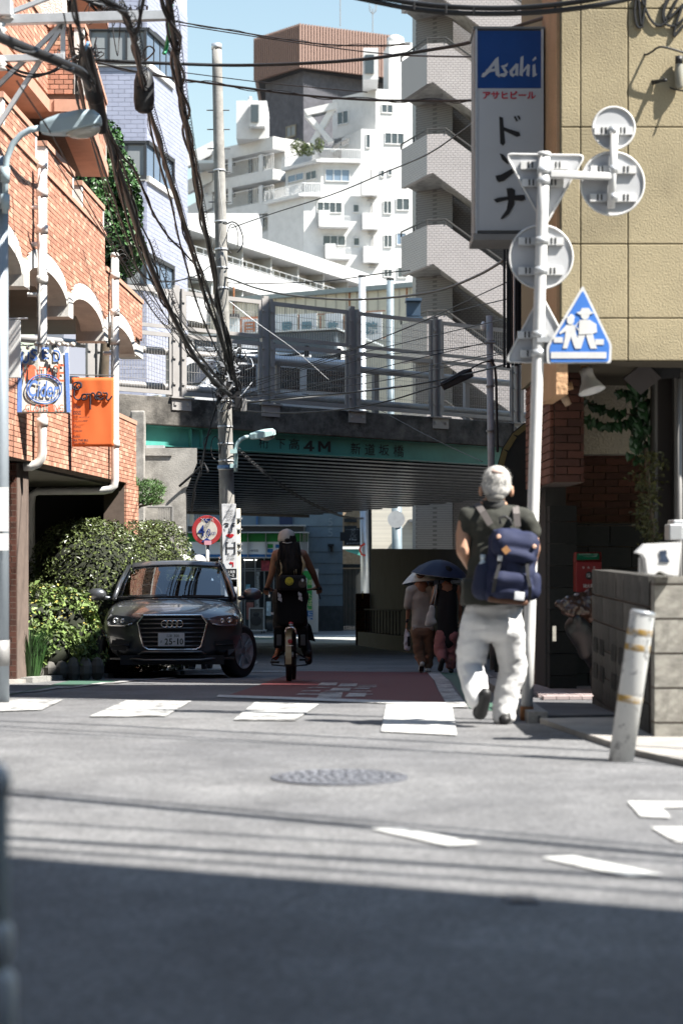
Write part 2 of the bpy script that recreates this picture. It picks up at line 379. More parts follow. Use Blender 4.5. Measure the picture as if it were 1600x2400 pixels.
for x0, y0, x1, y1 in ((749,1602,791,1608.5), (796,1604,838,1611), (838,1607.5,884,1609), (838,1611.2,884,1612.6), (777,1614.5,823,1620.5), (722,1613,775,1614.5), (830,1614.5,868,1617), (708,1620.5,752,1622.5), (760,1621.4,872,1622.8), (697,1628,760,1630.5), (748,1625,803,1638), (814,1626.5,859,1635), (856,1628.5,875,1630.8)):
    mark('road_lettering', WHITE2, (x0-6, y1), (x1-4, y1), (x1, y0), (x0+4, y0), .010, n=6)
for q in (((867,1946),(939,1945),(1127,1981),(1051,1987)), ((1268,2014),(1342,2011),(1556,2055),(1474,2060)), ((1469,1882),(1632,1884),(1632,1895),(1483,1897)), ((1483,1897),(1550,1897),(1571,1920),(1500,1917)), ((1525,1943),(1640,1943),(1640,1979),(1582,1977))):
    mark('dashed_line', WHITE, q[3], q[2], q[1], q[0], .008, n=6)
# beyond the bridge: band of sunlight painted as paler street, with its crossing line
FAR = mat('sunlit_paving', (.36,.37,.36), .8, var=.1, scale=1.)  # paler than the asphalt to carry the sunlight in its colour
mark('sunlit_street', FAR, (470,1508), (930,1508), (960,1489), (470,1489), .006, n=30)
mark('edge_line', WHITE, (780,1494), (900,1489), (905,1486), (790,1490), .014, n=4)
mark('green_walkway_surface', GREEN, (470,1502), (650,1499), (650,1494), (470,1495), .012, n=6)
def slabland(name, m, pts, up, under=.3):
    """raised pavement: plan outline pts (x, y), top follows the ground"""
    from mathutils.geometry import tessellate_polygon
    # resample edges so the top follows the slope
    out = []
    for (a, b) in zip(pts, pts[1:]+pts[:1]):
        n = max(1, int(abs(b[1]-a[1])/1.0))
        out += [(a[0]+(b[0]-a[0])*i/n, a[1]+(b[1]-a[1])*i/n) for i in range(n)]
    top = [Vector((x, y, gz(y)+up)) for x, y in out]; bot = [Vector((x, y, gz(y)-under)) for x, y in out]
    k = len(top); tri = tessellate_polygon([[Vector((v.x, v.y, 0)) for v in top]])
    mb = MB(); mb.add(top+bot, [tuple(t) for t in tri]+[(i, (i+1)%k, (i+1)%k+k, i+k) for i in range(k)])
    return struct(mb.build(name, m))
KR = [(1.29,12.35),(1.55,20),(1.95,30),(2.4,40),(2.75,48)]
DPAVE = mat('pavement_asphalt', (.13,.13,.135), .85, var=.25, scale=3, bump=.005, bscale=80, stain=.3)
slabland('pavement', DPAVE, KR+[(9,48),(9,12.6),(2.2,12.6)], .05)
slabland('pavement_apron', PAVE, [(1.30,12.33),(1.42,11.2),(1.58,9.95),(1.75,9.35),(2.3,8.9),(9,8.5),(9,12.55),(2.2,12.58)], .035)
slabland('pavement', PAVE, [(-14,17.2),(-4.6,18.2),(-3.42,20.2),(-3.05,24),(-2.4,28),(-1.72,31),(-1.95,37),(-14,37)], .045)
KERB = mat('kerb_stone', (.33,.325,.31), .85, var=.25, scale=5, bump=.004)
kt = thing('kerb', 'row of grey kerb stones along the right edge of the road beside the leaning sign pole', 'kerb', (1.4,14,gz(14)))
def kerbrow(line, par, h=.075, w=.13, L=.6, side=1):
    acc = 0
    for a, b in zip(line, line[1:]):
        A = Vector((*a, 0)); B = Vector((*b, 0)); t = (B-A).normalized(); n = int((B-A).length/L)
        for i in range(n):
            c = A+t*(L*(i+.5)); c.z = gz(c.y)+h/2; sl = math.atan2(gz(c.y+.3)-gz(c.y-.3), .6)
            o = piece('kerb_stone', KERB, c, (w, L-.012, h), 0, par, tilt=(sl, 0, -math.atan2(t.x, t.y)))
kerbrow(KR[:3], kt)
kl = thing('kerb', 'row of pale kerb stones along the left pavement under the parked car', 'kerb', (-3,24,gz(24)))
kerbrow([(-3.40,20.3),(-3.05,24),(-2.4,28),(-1.75,30.9)], kl, h=.06)
# manhole cover
IRON = mat('cast_iron', (.18,.185,.205), .5, .5, var=.3, scale=20, bump=.003)
IRON2 = mat('iron_rust', (.24,.21,.19), .6, .3, var=.4, scale=25)
c = G(795,1823.5); mh = thing('manhole_cover', 'round cast iron manhole cover with raised pattern set in the sunlit asphalt', 'manhole cover', (c.x, c.y, gz(c.y)))
tl = math.atan2(gz(c.y+.3)-gz(c.y-.3), .6); mh.rotation_euler = (tl, 0, .2)
MB().lathe((0,0,.004), [(.325,-.02),(.325,.004),(.30,.006),(.295,.002)], 40).build('rim', IRON, mh, local=True)
MB().lathe((0,0,.0), [(.292,-.02),(.292,.004)], 40).build('plate', IRON2, mh, local=True)
mb = MB()
for ring, n in ((.27,26),(.22,20),(.165,15),(.11,10),(.055,5)):
    for i in range(n):
        a = 2*math.pi*i/n+ring*9; mb.lathe((ring*math.cos(a), ring*math.sin(a), .003), [(.021,0),(.019,.007),(.012,.009)], 8)
tag(mb.build('stud_pattern', IRON, mh, local=True), kind='stuff')
c = G(1222,2111); v = thing('valve_cover', 'small dark rectangular valve lid in the shaded asphalt', 'valve cover', c)
MB().box((0,0,.004), (.075,.09,.012)).build('lid', IRON2, v, local=True); MB().box((0,0,.002), (.095,.11,.01)).build('frame', IRON, v, local=True)
# pink pavers in the entrance on the right
PINK = mat('pink_paver', (.36,.29,.28), .8, rnd=.22, var=.15, scale=9)
c = Vector((1.86,16.3,gz(16.3))); pv = slabland('paved_entrance', DPAVE, [(1.58,14.6),(2.75,14.6),(2.75,17.7),(1.58,17.7)], .056)
for i in range(10):
    for j in range(14):
        x = 1.62+.1*i+(.05 if j % 2 else 0); y = 14.7+.2*j
        piece('paver', PINK, (x, y, gz(y)+.065), (.095,.19,.03), 0, pv, tilt=(math.atan2(gz(y+.2)-gz(y-.2), .4), 0, 0))
# ================================================================== left: brick apartment building
BRK = mat('orange_brick', (.50,.245,.165), .8, rnd=.26, rnd2=(.58,.37,.26), var=.12, scale=8, bump=.003, bscale=50)
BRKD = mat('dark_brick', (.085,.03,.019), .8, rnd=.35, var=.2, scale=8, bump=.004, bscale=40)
MORT = mat('mortar', (.16,.12,.10), .95, var=.2, scale=10)
STUC = mat('white_stucco', (.76,.73,.68), .9, var=.08, scale=30, bump=.02, bscale=55)
WCON = mat('white_painted_concrete', (.78,.76,.72), .8, var=.08, scale=4, bump=.003, bscale=30, stain=.18)
WPAINT = mat('white_paint', (.80,.80,.79), .45, var=.04, scale=5)
PIPEW = mat('white_pvc', (.78,.77,.74), .4, var=.06, scale=4, stain=.12)
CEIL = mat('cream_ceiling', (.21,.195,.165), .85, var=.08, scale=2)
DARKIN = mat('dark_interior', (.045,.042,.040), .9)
PINKB = mat('pink_sill_tile', (.55,.31,.22), .7, var=.1, scale=6)
GALV = mat('galvanised_steel', (.62,.64,.66), .42, .55, var=.12, scale=6)
STEELG = mat('grey_painted_steel', (.27,.265,.26), .5, .2, var=.1, scale=5)
BLACK = mat('black_rubber', (.018,.018,.02), .55)
BLACKM = mat('matt_black', (.022,.023,.026), .85)
CABLE = mat('cable_black', (.016,.017,.019), .5)
LX = lambda d: -4.09+.034*d
FL = Face((LX(15), 15), (LX(29), 29))
ud = lambda d: (d-15)*math.sqrt(1+.034**2)
bt = thing('apartment_building', 'orange brick apartment building with white arches and bays along the left side of the street', 'building', (LX(22), 22, gz(22)))
feet = [14.8, 17.42, 20.06, 22.72, 25.4, 28.3]
def arch_z(u, rise=.27, foot=.12, z0=3.95):
    d = 15+u/1.0006
    for a, b in zip(feet, feet[1:]):
        if a <= d <= b:
            q = (d-(a+b)/2)/((b-a)/2-foot)
            if abs(q) >= 1: return z0
            return z0+rise*math.sqrt(max(0, 1-q*q))
    return z0+.1 if d > 28.3 else z0
# brick skins: lower band, parapet over the arches
wall = MB()
FL.ubox(wall, ud(15), ud(28.35), 2.02, 2.93, -.22, 0)
FL.ubox(wall, ud(15), ud(25.4), 4.62, 5.30, -.22, 0)
FL.ubox(wall, ud(25.4), ud(29.0), 4.62, 4.84, -.22, 0)
FL.ubox(wall, ud(27.35), ud(28.6), gz(28)-.1, 2.02, -.3, 0)
wl_ = wall.build('wall', MORT, bt)
cpb = MB(); FL.ubox(cpb, ud(15), ud(28.4), 2.93, 2.99, -.26, .04); FL.ubox(cpb, ud(25.45), ud(29.05), 4.84, 4.90, -.26, .05); FL.ubox(cpb, ud(15), ud(25.45), 5.30, 5.35, -.26, .05)
cpb.build('coping', PINKB, bt)
BW, BH = .165, .056
tot = bricks(FL, ud(18.9), ud(28.35), lambda u: 2.02, lambda u: 2.93, BW, BH, .008, BRK, bt, maxn=70)
bricks(FL, ud(18.6), ud(25.4), lambda u: arch_z(u)+.20, lambda u: 5.30, BW, BH, .008, BRK, bt, maxn=50)
bricks(FL, ud(25.4), ud(29.0), lambda u: arch_z(u)+.20, lambda u: 4.84, BW, BH, .008, BRK, bt, maxn=10)
bricks(FL, ud(27.35), ud(28.6), lambda u: gz(28)-.1, lambda u: 2.02, BW, BH, .008, BRK, bt, maxn=10)
# white arches: a band following each opening, with feet
am = MB()
N = 22
for a, b in zip(feet, feet[1:]):
    us = [ud(a+(b-a)*i/N) for i in range(N+1)]
    for u0, u1 in zip(us, us[1:]):
        z0, z1 = arch_z(u0), arch_z(u1); t0, t1 = z0+.20, z1+.20
        q = [FL.uz(u0, z0, .03), FL.uz(u1, z1, .03), FL.uz(u1, t1, .03), FL.uz(u0, t0, .03)]
        am.slab(q, -FL.n, .30)
    for e in (a,): FL.ubox(am, ud(e)-.15, ud(e)+.15, 3.86, 4.16, -.34, .05)
FL.ubox(am, ud(28.3)-.15, ud(28.3)+.75, 3.99, 4.16, -.3, .04)
am.build('arch', WCON, bt)
sp = MB()   # concrete behind the arches up to the parapet
us = [ud(15+(29-15)*i/120) for i in range(121)]
for u0, u1 in zip(us, us[1:]):
    z = max(arch_z(u0), arch_z(u1))+.05
    FL.ubox(sp, u0, u1, z, 4.64, -.26, -.004)
sp.build('spandrel', MORT, bt)
# deck slabs, ceilings, back walls, far end
def inner(name, m, x0, d0, x1, d1, z0, z1):
    mb = MB(); mb.prism([(LX(d0)+x0, d0), (LX(d0)+x1, d0), (LX(d1)+x1, d1), (LX(d1)+x0, d1)], z0, z1); return mb.build(name, m, bt)
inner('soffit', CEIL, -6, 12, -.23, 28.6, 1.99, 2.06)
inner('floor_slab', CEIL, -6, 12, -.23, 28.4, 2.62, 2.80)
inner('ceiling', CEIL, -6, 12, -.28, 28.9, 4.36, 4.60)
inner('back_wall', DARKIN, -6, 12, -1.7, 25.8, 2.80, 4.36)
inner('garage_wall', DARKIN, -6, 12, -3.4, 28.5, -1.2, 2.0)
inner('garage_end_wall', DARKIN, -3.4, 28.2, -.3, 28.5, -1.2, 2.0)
inner('pillar', MORT, -.55, 20.3, -.10, 20.9, -.6, 2.0)
fp = Face((LX(20.3)-.55, 20.27), (LX(20.3)-.10, 20.27))
bricks(fp, 0, .45, lambda u: -.5, lambda u: 2.0, .16, .062, .008, BRKD, bt, maxn=70)
# stepped bays of the upper floors
BB = (.105, .056)
def bay(x_in, x_out0, x_out1, d0, d1, z0, z1, band=True, nmax=30):
    """box bay: camera side from x_in..x_out0 at d0, street side back to d1; x relative to the facade line"""
    a = (LX(d0)+x_in-2.2, d0); b = (LX(d0)+x_out0, d0); c = (LX(d1)+x_out1, d1); e = (LX(d1)+x_in-2.2, d1)
    mb = MB(); mb.prism([a, b, c, e], z0, z1); mb.build('bay_wall', MORT, bt)
    fc = Face((LX(d0)+x_in-.1, d0-.001), (b[0], d0-.001)); fs = Face((b[0], b[1]), (c[0], c[1]))
    zb = z0+.20 if band else z0
    bricks(fc, 0, fc.L-.075, lambda u: zb, lambda u: z1-.04, BB[0], BB[1], .008, BRK, bt, maxn=nmax)
    bricks(fs, .075, fs.L-.08, lambda u: zb, lambda u: z1-.04, BW, BH, .008, BRK, bt, maxn=6)
    mb = MB(); fc.ubox(mb, fc.L-.075, fc.L+.035, zb, z1, -.05, .035); fs.ubox(mb, -.035, .075, zb, z1, -.05, .037); mb.build('corner_strip', WCON, bt)
    mb = MB(); fs.ubox(mb, fs.L-.08, fs.L, zb, z1, -.05, .035); mb.build('corner_strip', WCON, bt)
    mb = MB(); fc.ubox(mb, -.4, fc.L+.05, z1-.04, z1+.02, -.3, .05); fs.ubox(mb, -.05, fs.L, z1-.04, z1+.021, -.3, .05)
    if band:
        fc.ubox(mb, -.4, fc.L+.06, z0-.01, z0+.13, -.3, .06); fs.ubox(mb, -.06, fs.L, z0-.01, z0+.131, -.3, .06)
    mb.build('sill', PINKB, bt)
for k_, d0 in enumerate((16.65, 18.95, 21.25, 23.55)):
    bay(-.30, 0, 0, d0, min(d0+1.75, 25.38), 5.35, 5.66, False, 24)
    x = LX(d0)
    MB().bb(x-1.6, x-.34, d0+.5, d0+.68, 5.3, 6.1).build('fin_wall', STUC, bt)
    MB().bb(x-.62, x-.30, d0-.36, d0-.06, 4.9, 6.1).build('column', STUC, bt)
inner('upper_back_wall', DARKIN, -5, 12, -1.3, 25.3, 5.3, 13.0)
for z in (6.1, 8.1, 10.1):
    bay(-.75, -.05, -.05, 17.0, 21.7, z, z+1.0, True, 20)
    bay(-.05, .36, .02, 21.62, 25.38, z, z+1.0, True, 40)
    inner('soffit', STUC, -3, 14, -.2, 25.3, z+.02, z+.12)
    for d0 in (18.2, 21.25, 24.0): MB().bb(LX(d0)-1.5, LX(d0)-.25, d0, d0+.2, z+1, z+2).build('fin_wall', STUC, bt)
    MB().bb(LX(21.9)-.25, LX(21.9)+.12, 21.75, 22.1, z+1, z+2).build('column', STUC, bt)
# soffit lamps
for px, py in ((80,700),(172,770)):
    d = 22.3 if px < 100 else 25.2
    c = Vector((PX(px, d), d, 4.36)); l_ = thing('ceiling_lamp', 'round dome ceiling lamp under the arcade, %s' % ('nearer one beside the first white downpipe' if px < 100 else 'further one between the two downpipes'), 'lamp', c, 'ceiling lamps under the arcade')
    MB().lathe((0,0,0), [(.16,-.02),(.16,-.05),(.15,-.07)], 20).build('base', GALV, l_, True, True)
    MB().lathe((0,0,-.07), [(.145,0),(.13,-.05),(.09,-.085),(.02,-.1)], 20).build('shade', WPAINT, l_, True, True)
# downpipes
def downpipe(label, x, d, ztop, zbot, r, collars, tail):
    t = thing('downpipe', label, 'drainpipe', (x, d, zbot))
    pts = [(x,d,ztop),(x,d,zbot)]+tail
    MB().tube(pts, r, 14).build('pipe', PIPEW, t, True)
    for z in collars: MB().cyl((x,d,z-.045),(x,d,z+.045), r*1.22, n=16).build('collar', PIPEW, t, True)
    for z in collars[:3]:
        mb = MB(); mb.cyl((x-.16,d,z-.16),(x,d,z-.16), r*.5, n=8); mb.build('bracket', PIPEW, t)
    MB().lathe((x,d,ztop), [(r*1.1,-.04),(r*1.1,.02),(r*.6,.03)], 16).build('cap', PIPEW, t, True)
d1 = 20.45; x1 = LX(d1)+.14
downpipe('white downpipe behind the vintage banner, nearer of the two', x1, d1, 5.25, 2.12, .052, [4.95,4.55,4.0,2.75,2.45], [(x1-.01,d1,2.06),(x1-.05,d1,2.0),(x1-.12,d1,1.97),(x1-.2,d1,1.97)])
d2 = 25.7; x2 = LX(d2)+.12
downpipe('white downpipe beside the orange banner, further of the two', x2, d2, 5.09, 2.0, .054, [4.8,4.3,3.9,2.5], [(x2-.01,d2,1.93),(x2-.06,d2,1.88),(x2-.16,d2,1.86),(-4.2,d2+.3,1.86),(-4.28,d2+.35,1.82),(-4.3,d2+.36,1.7),(-4.3,d2+.36,-.7)])
# ------------------------------------------------------------------ banners
def cloth(name, px0, py0, px1, py1, d, m, par, wave=.02, nx=14, ny=20, skew=0., hook=None, yaw=0.):
    mb = MB(); vs = []
    for j in range(ny+1):
        for i in range(nx+1):
            a, b = i/nx, j/ny; px = px0+(px1-px0)*a+skew*b*(1 if a > .5 else -1)*abs(a-.5)*2; py = py0+(py1-py0)*b
            if hook: py += hook*math.sin(a*math.pi*4)**2*(1-b)**4
            q = P(px, py, d+yaw*(a-.5)); q.y += wave*math.sin(a*7+b*2.2)*(.3+.7*b)+wave*.5*math.sin(a*15-b*5)*(1-b); vs.append(q)
    mb.add(vs, [(j*(nx+1)+i, j*(nx+1)+i+1, (j+1)*(nx+1)+i+1, (j+1)*(nx+1)+i) for j in range(ny) for i in range(nx)])
    o = mb.build(name, m, par, True); q = o.modifiers.new('t', 'SOLIDIFY'); q.thickness = .003; return o
XR, ZU = Vector((1,0,0)), Vector((0,0,1))
RODM = mat('thin_steel', (.2,.2,.2), .5, .6)
BANW = cloth_mat('cream_canvas', (.74,.71,.64), .25, .08, 14)
BLUEP = mat('faded_blue_print', (.10,.19,.47), .9, var=.25, scale=60); REDP = mat('faded_red_print', (.62,.13,.06), .9, var=.2, scale=60)
D = 19.80; t = thing('banner', 'cream cloth banner reading VINTAGE Cider CLOTHING with blue borders hanging by the brick wall', 'banner', P(105, 970, D))
YAW = .26
def bd(px): return D+YAW*((px-104)/114)
cloth('cloth', 47, 812, 161, 969, D, BANW, t, .008, skew=5, hook=20, yaw=YAW)
BR = Vector((114/F*D, YAW, 0)).normalized()
def ptext(par, body, px0, py0, px1, py1, d, m, bold=0., off=.03, shear=0., name='lettering', thick=.004, label=None, rv=XR):
    c = P((px0+px1)/2, (py0+py1)/2, d-off); return text(name, body, c, rv, ZU, (px1-px0)/F*d/max(.3, rv.x), (py1-py0)/F*d, m, par, thick, bold, shear=shear)
for x in (44, 153): MB().slab([P(x+(0 if x < 100 else -1), 826, bd(x)-.022), P(x+8, 826, bd(x+8)-.022), P(x+(8 if x < 100 else 13), 966, bd(x+10)-.022), P(x-(3 if x < 100 else -4), 966, bd(x)-.022)], (0,1,0), .003).build('border', BLUEP, t)
for b_, x, y in (('U',60,838),('S',80,832),('E',107,828),('D',134,834)): ptext(t, b_, x-8, y-14, x+8, y+14, bd(x), BLUEP, .02, .02, rv=BR)
for i, b_ in enumerate('VINTAGE'):
    x = 53+14*i; hh = 20-abs(i-3)*-3.2; ptext(t, b_, x, 868-hh*.4-abs(i-3)*1.0, x+13, 868+hh*.6+abs(i-3)*3, bd(x+6), REDP, .0, .02, rv=BR)
mb = MB()
for rx, ry, w in ((41,34,.007),(36,29,.004)):
    pts = [P(104+rx*math.cos(a), 912+ry*math.sin(a), bd(104+rx*math.cos(a))-.024) for a in [2*math.pi*i/36 for i in range(37)]]; mb.tube(pts, w, 6)
mb.build('oval', BLUEP, t)
ptext(t, 'Cider', 70, 892, 136, 931, D, BLUEP, .015, .028, .25, rv=BR)
for i, b_ in enumerate('CLOTHING'): ptext(t, b_, 60+11.3*i, 948, 69.5+11.3*i, 965, bd(65+11.3*i), REDP, .0, .02, rv=BR)
MB().cyl(P(2, 812, D), P(180, 804, D), .006, n=8).build('rod', RODM, t)
BULB = mat('milky_bulb', (.62,.58,.52), .35)
bl = thing('bulb_string', 'string of frosted globe bulbs draped along the rod above the cream banner', 'string lights', P(115, 806, D-.05))
pts = [P(px, py, D-.05) for px, py in ((48,804),(66,813),(90,806),(108,812),(124,803),(142,808),(158,806),(173,808))]
MB().tube(pts, .004, 5).build('cord', BLACK, bl)
for px, py, r in ((66,815,5),(86,806,5.5),(98,809,5.5),(113,806,4.5),(123,803,6),(139,808,5),(150,806,5),(158,808,5),(171,808,6.5)):
    MB().ell(P(px, py, D-.06), (r/F*D,)*3, 10, 8).build('bulb', BULB, bl, True)
D = 22.6; ORG = cloth_mat('orange_vinyl', (.87,.21,.06), .2, .05, 3); NAVYP = mat('dark_print', (.02,.022,.04), .8)
t = thing('banner', 'orange vinyl banner reading Coper in black script hanging beside the further downpipe', 'banner', P(217, 1048, D))
cloth('cloth', 169, 885, 267, 1047, D, ORG, t, .008)
mb = MB()     # the script word drawn as one running pen line
def pen(pts, w, d, sub=6):
    pts = [Vector((*p, 0)) for p in pts]; out = []
    for i in range(len(pts)-1):
        p0, p1, p2, p3 = pts[max(i-1,0)], pts[i], pts[i+1], pts[min(i+2, len(pts)-1)]
        for s_ in range(sub):
            q = s_/sub; out.append(.5*((2*p1)+(p2-p0)*q+(2*p0-5*p1+4*p2-p3)*q*q+(3*p1-p0-3*p2+p3)*q**3))
    out.append(pts[-1]); return [P(p.x, p.y, d) for p in out], w
lines = [[(187,905),(194,908),(193,898),(184,896),(176,899),(174,907),(177,912),(186,913),(193,906),(190,898),(182,902),(178,915),(177,928),(181,935),(188,937),(195,931),(196,925)],
 [(196,925),(203,924),(207,928),(205,935),(198,937),(195,932),(198,925),(206,924),(212,924)], [(214,922),(215,936),(215,950),(215,960)], [(215,926),(221,921),(226,925),(226,932),(231,936),(236,932)],
 [(231,928),(240,926),(240,921),(234,919),(230,926),(232,934),(239,937),(246,932)], [(245,920),(249,922),(253,921),(255,925),(253,933),(256,938),(262,934),(266,928)]]
for L in lines: 
    a, w = pen([(x-3, y) for x, y in L], .0095, D-.022); mb.tube(a, w, 6)
mb.build('lettering', NAVYP, t, True)
for body, y, w, h, b_ in (('THE',949,9,4,0),('CORONA',953.5,18,4,.01),('UTILITY',957.5,17,4,0),('JACQUE',965,18,5,.04),('SLACKS',970,18,5,.04),('MERCI BEAUCOUP',978,38,3,0),('NOIR DOCUMENT',987,34,4,0),('CA',996,7,5,0),('MONO',1001,18,5,0),('WALSH',1010,21,5,.01),('Kelen',1023,16,6,.01),('FILL THE BILL',1032,36,5,.035),('Gate Winner',1039,28,4,0)):
    ptext(t, body, 172, y-h/2, 172+w, y+h/2, D, NAVYP, b_, .016, name='small_print', thick=.002)
MB().cyl(P(160, 878, D), P(268, 880, D), .006, n=8).build('rod', RODM, t)
D = 18.9; t = thing('signboard', 'plain white hanging board left of the cream banner under the arcade', 'sign', P(28, 887, D))
MB().box(P(28, 818, D), (42/F*D, .03, 135/F*D)).build('board', WPAINT, t, bevel=.004); MB().cyl(P(-10, 748, D), P(66, 746, D), .009, n=8).build('rod', GALV, t)
# ------------------------------------------------------------------ street lamp on its grey pole
LAMP = mat('lamp_grey_blue', (.36,.45,.50), .4, var=.06, scale=4); LENS = mat('lamp_lens', (.42,.40,.36), .12, spec=.8)
POLEG = mat('grey_pole_paint', (.30,.34,.38), .5, .3, var=.1, scale=4)
D = 15.2; X0 = PX(2, D)
t = thing('street_lamp', 'blue grey street lamp head on a curved arm at the left edge', 'street lamp', (X0, D, gz(D)))
MB().cyl((X0, D, gz(D)-.05), (X0, D, PZ(470,D)+.35), .071, .062, n=20).build('pole', POLEG, t, True)
MB().tube([P(13,500,D-.1),P(13,400,D-.1),P(17,370,D-.1),P(30,338,D-.1),P(50,316,D-.1),P(72,304,D-.1),P(97,300,D-.1)], .026, 12).build('arm', LAMP, t, True)
for y in (405, 468): MB().cyl(P(13,y+22,D-.1), P(13,y-12,D-.1), .038, n=14).build('clamp', LAMP, t, True); 
for y in (400, 470): MB().box(P(4,y,D-.05), (.1,.14,.05)).build('bracket', GALV, t)
a = P(96,300,D-.1); b = P(238,283,D-.1); ax = (b-a).normalized(); up = ax.cross(Vector((0,1,0))).normalized(); up = up if up.z > 0 else -up
mb = MB(); L = (b-a).length
secs = [(s_, w*.85, u1*.85, u0*.85) for s_, w, u1, u0 in [(0,.055,.05,-.05),(.12,.08,.075,-.07),(.35,.11,.10,-.085),(.7,.13,.115,-.07),(.9,.12,.10,-.05),(1,.07,.05,-.03)]]
vs = []
for s_, w, u1, u0 in secs:
    c = a+ax*(L*s_); Yv = Vector((0,1,0))
    vs += [c+Yv*w+up*u0, c+Yv*w+up*(u1*.5), c+Yv*(w*.7)+up*u1, c-Yv*(w*.7)+up*u1, c-Yv*w+up*(u1*.5), c-Yv*w+up*u0]
mb.add(vs, [(i*6+j, i*6+(j+1)%6, (i+1)*6+(j+1)%6, (i+1)*6+j) for i in range(5) for j in range(6)]+[tuple(range(6)), tuple(range(30,36))])
mb.build('lamp_head', LAMP, t, bevel=.012)
c = a+ax*(L*.68)-up*.06; MB().ell(c, (.145,.10,.064), 18, 8, (ax, Vector((0,1,0)), up)).build('lens', LENS, t, True)
for y0, y1, x1_ in ((1142,1245,18),(1250,1290,20)):
    MB().box(P(5,(y0+y1)/2,D-.09), (.11,.006,(y1-y0)/F*D)).build('notice_plate', WPAINT, t)
MB().cyl((X0,D,PZ(1560,D)),(X0,D,PZ(1500,D)), .075, n=18).build('sleeve', STEELG, t, True)
# near guard post at the left edge of the frame
D = 3.3; X0 = PX(-24, D); t = thing('guard_post', 'blurred near post with white reflective bands at the bottom left edge', 'bollard', (X0, D, gz(D)))
POSTG = mat('post_grey', (.38,.39,.36), .7, var=.2)
MB().cyl((X0,D,gz(D)), (X0,D,PZ(1850,D)), .034, n=20).build('post', POSTG, t, True); MB().ell((X0,D,PZ(1835,D)), (.04,.04,.04)).build('cap', WPAINT, t, True)
for y0, y1, r in ((2152,2258,.042),(2268,2460,.048)): 
    z1, z0 = PZ(y0,D), PZ(y1,D); MB().lathe((X0,D,0), [(r*.8,z0),(r,z0+.015),(r,z1-.02),(r*.75,z1)], 20).build('band', WPAINT, t, True)
# utility pole off the left edge with its steel cross arms
D = 17.3; X0 = PX(-140, D)
t = thing('utility_pole', 'steel cross arms and braces of a utility pole reaching in at the top left', 'utility pole', (X0, D, gz(D)))
MB().cyl((X0,D,gz(D)-.05), (X0,D,9.4), .17, .12, n=18).build('pole', CONC, t, True)
def bar(px0,py0,px1,py1,d,w,name='cross_arm',h=None,m=GALV):
    a, b = P(px0,py0,d), P(px1,py1,d); ax = (b-a).normalized(); yv = Vector((0,1,0)); up = ax.cross(yv).normalized()
    MB().box((a+b)/2, ((b-a).length, w, h or w), (ax, yv, up)).build(name, m, t, bevel=.004)
bar(-160,52,402,36,D-.15,.085); bar(-160,142,152,134,D-.15,.058)
for q in ((-30,226,152,50),(-20,320,146,62),(8,36,120,-8),(40,-30,110,-60),(148,50,148,136)): bar(*q, D-.09, .042, 'brace')
INS = mat('insulator', (.7,.7,.68), .25)
for px, py in ((18,30),(2,70),(2,150)): 
    MB().lathe(P(px,py,D-.2), [(.02,-.06),(.06,-.05),(.035,-.02),(.06,0),(.035,.03),(.05,.05),(.02,.07)], 14).build('insulator', INS, t, True)
MB().box(P(8,20,D-.2), (.17,.14,.16)).build('junction_box', GALV, t, bevel=.01)
# ================================================================== plants on the left
def leaf_mat(name, c, rnd=.45, rough=.5):
    m = mat(name, c, rough, rnd=rnd, spec=.4); b = m.node_tree.nodes['Principled BSDF']
    return m
BARK = mat('bark', (.10,.075,.05), .9, var=.3, scale=8)
def leaf(mb, c, n, size, rr, asp=.55):
    n = Vector(n).normalized(); u = n.orthogonal().normalized(); a = rr.uniform(0, 6.283); u = (u*math.cos(a)+n.cross(u)*math.sin(a)); w = n.cross(u)
    s_ = size*rr.uniform(.65, 1.25); f = n*(s_*.18)
    mb.add([c-u*s_*.5, c+w*(s_*asp*.5)+f, c+u*s_*.5, c-w*(s_*asp*.5)+f], [(0,1,2),(0,2,3)], rr.uniform(.02,.98))
def lobes(name, lobs, n, size, m, par, seed=1, shell=.30, power=2.0, up=.25, hole=0., asp=.55):
    """leaves through the outer shell of several lobes: lobs = (centre, radii)"""
    rr = random.Random(seed); mb = MB(); vols = [l[1][0]*l[1][2] for l in lobs]; tv = sum(vols)
    for (c, rad), v in zip(lobs, vols):
        c = Vector(c)
        for _ in range(int(n*v/tv)):
            d = Vector((rr.gauss(0,1), rr.gauss(0,1), rr.gauss(0,1))).normalized()
            if power != 2.0:
                k = (abs(d.x)**power+abs(d.y)**power+abs(d.z)**power)**(1/power); d = d/k
            q = rr.random(); rad_ = 1-shell*q*q+rr.gauss(0,.02)
            p = c+Vector((d.x*rad[0], d.y*rad[1], d.z*rad[2]))*rad_
            if p.z < gz(p.y)+.03: continue
            if hole and noise.noise(p*2.3) > hole: continue
            nn = d+Vector((rr.gauss(0,.55), rr.gauss(0,.55), rr.gauss(up,.5)))
            leaf(mb, p, nn, size, rr, asp)
    return mb.build(name, m, par)
def core(name, lobs, m, par, k=.72):
    mb = MB()
    for c, r in lobs: mb.ell(c, (r[0]*k, r[1]*k, r[2]*k), 14, 10)
    return mb.build(name, m, par, True)
HEDGE = leaf_mat('hedge_leaf', (.085,.11,.038), .6, .36); LIME = leaf_mat('lime_leaf', (.13,.19,.055), .6); LEAFG = leaf_mat('creeper_leaf', (.042,.10,.028), .5, .4); YEL = leaf_mat('yellow_flower', (.45,.40,.10), .4)
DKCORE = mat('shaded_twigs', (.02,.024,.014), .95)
hl = [((-3.50,26.2,.30),(.86,.85,1.16)), ((-3.22,27.7,.30),(.80,.85,1.17)), ((-2.92,29.2,.28),(.68,.8,1.20)), ((-4.15,25.4,-.15),(.5,.55,.75))]
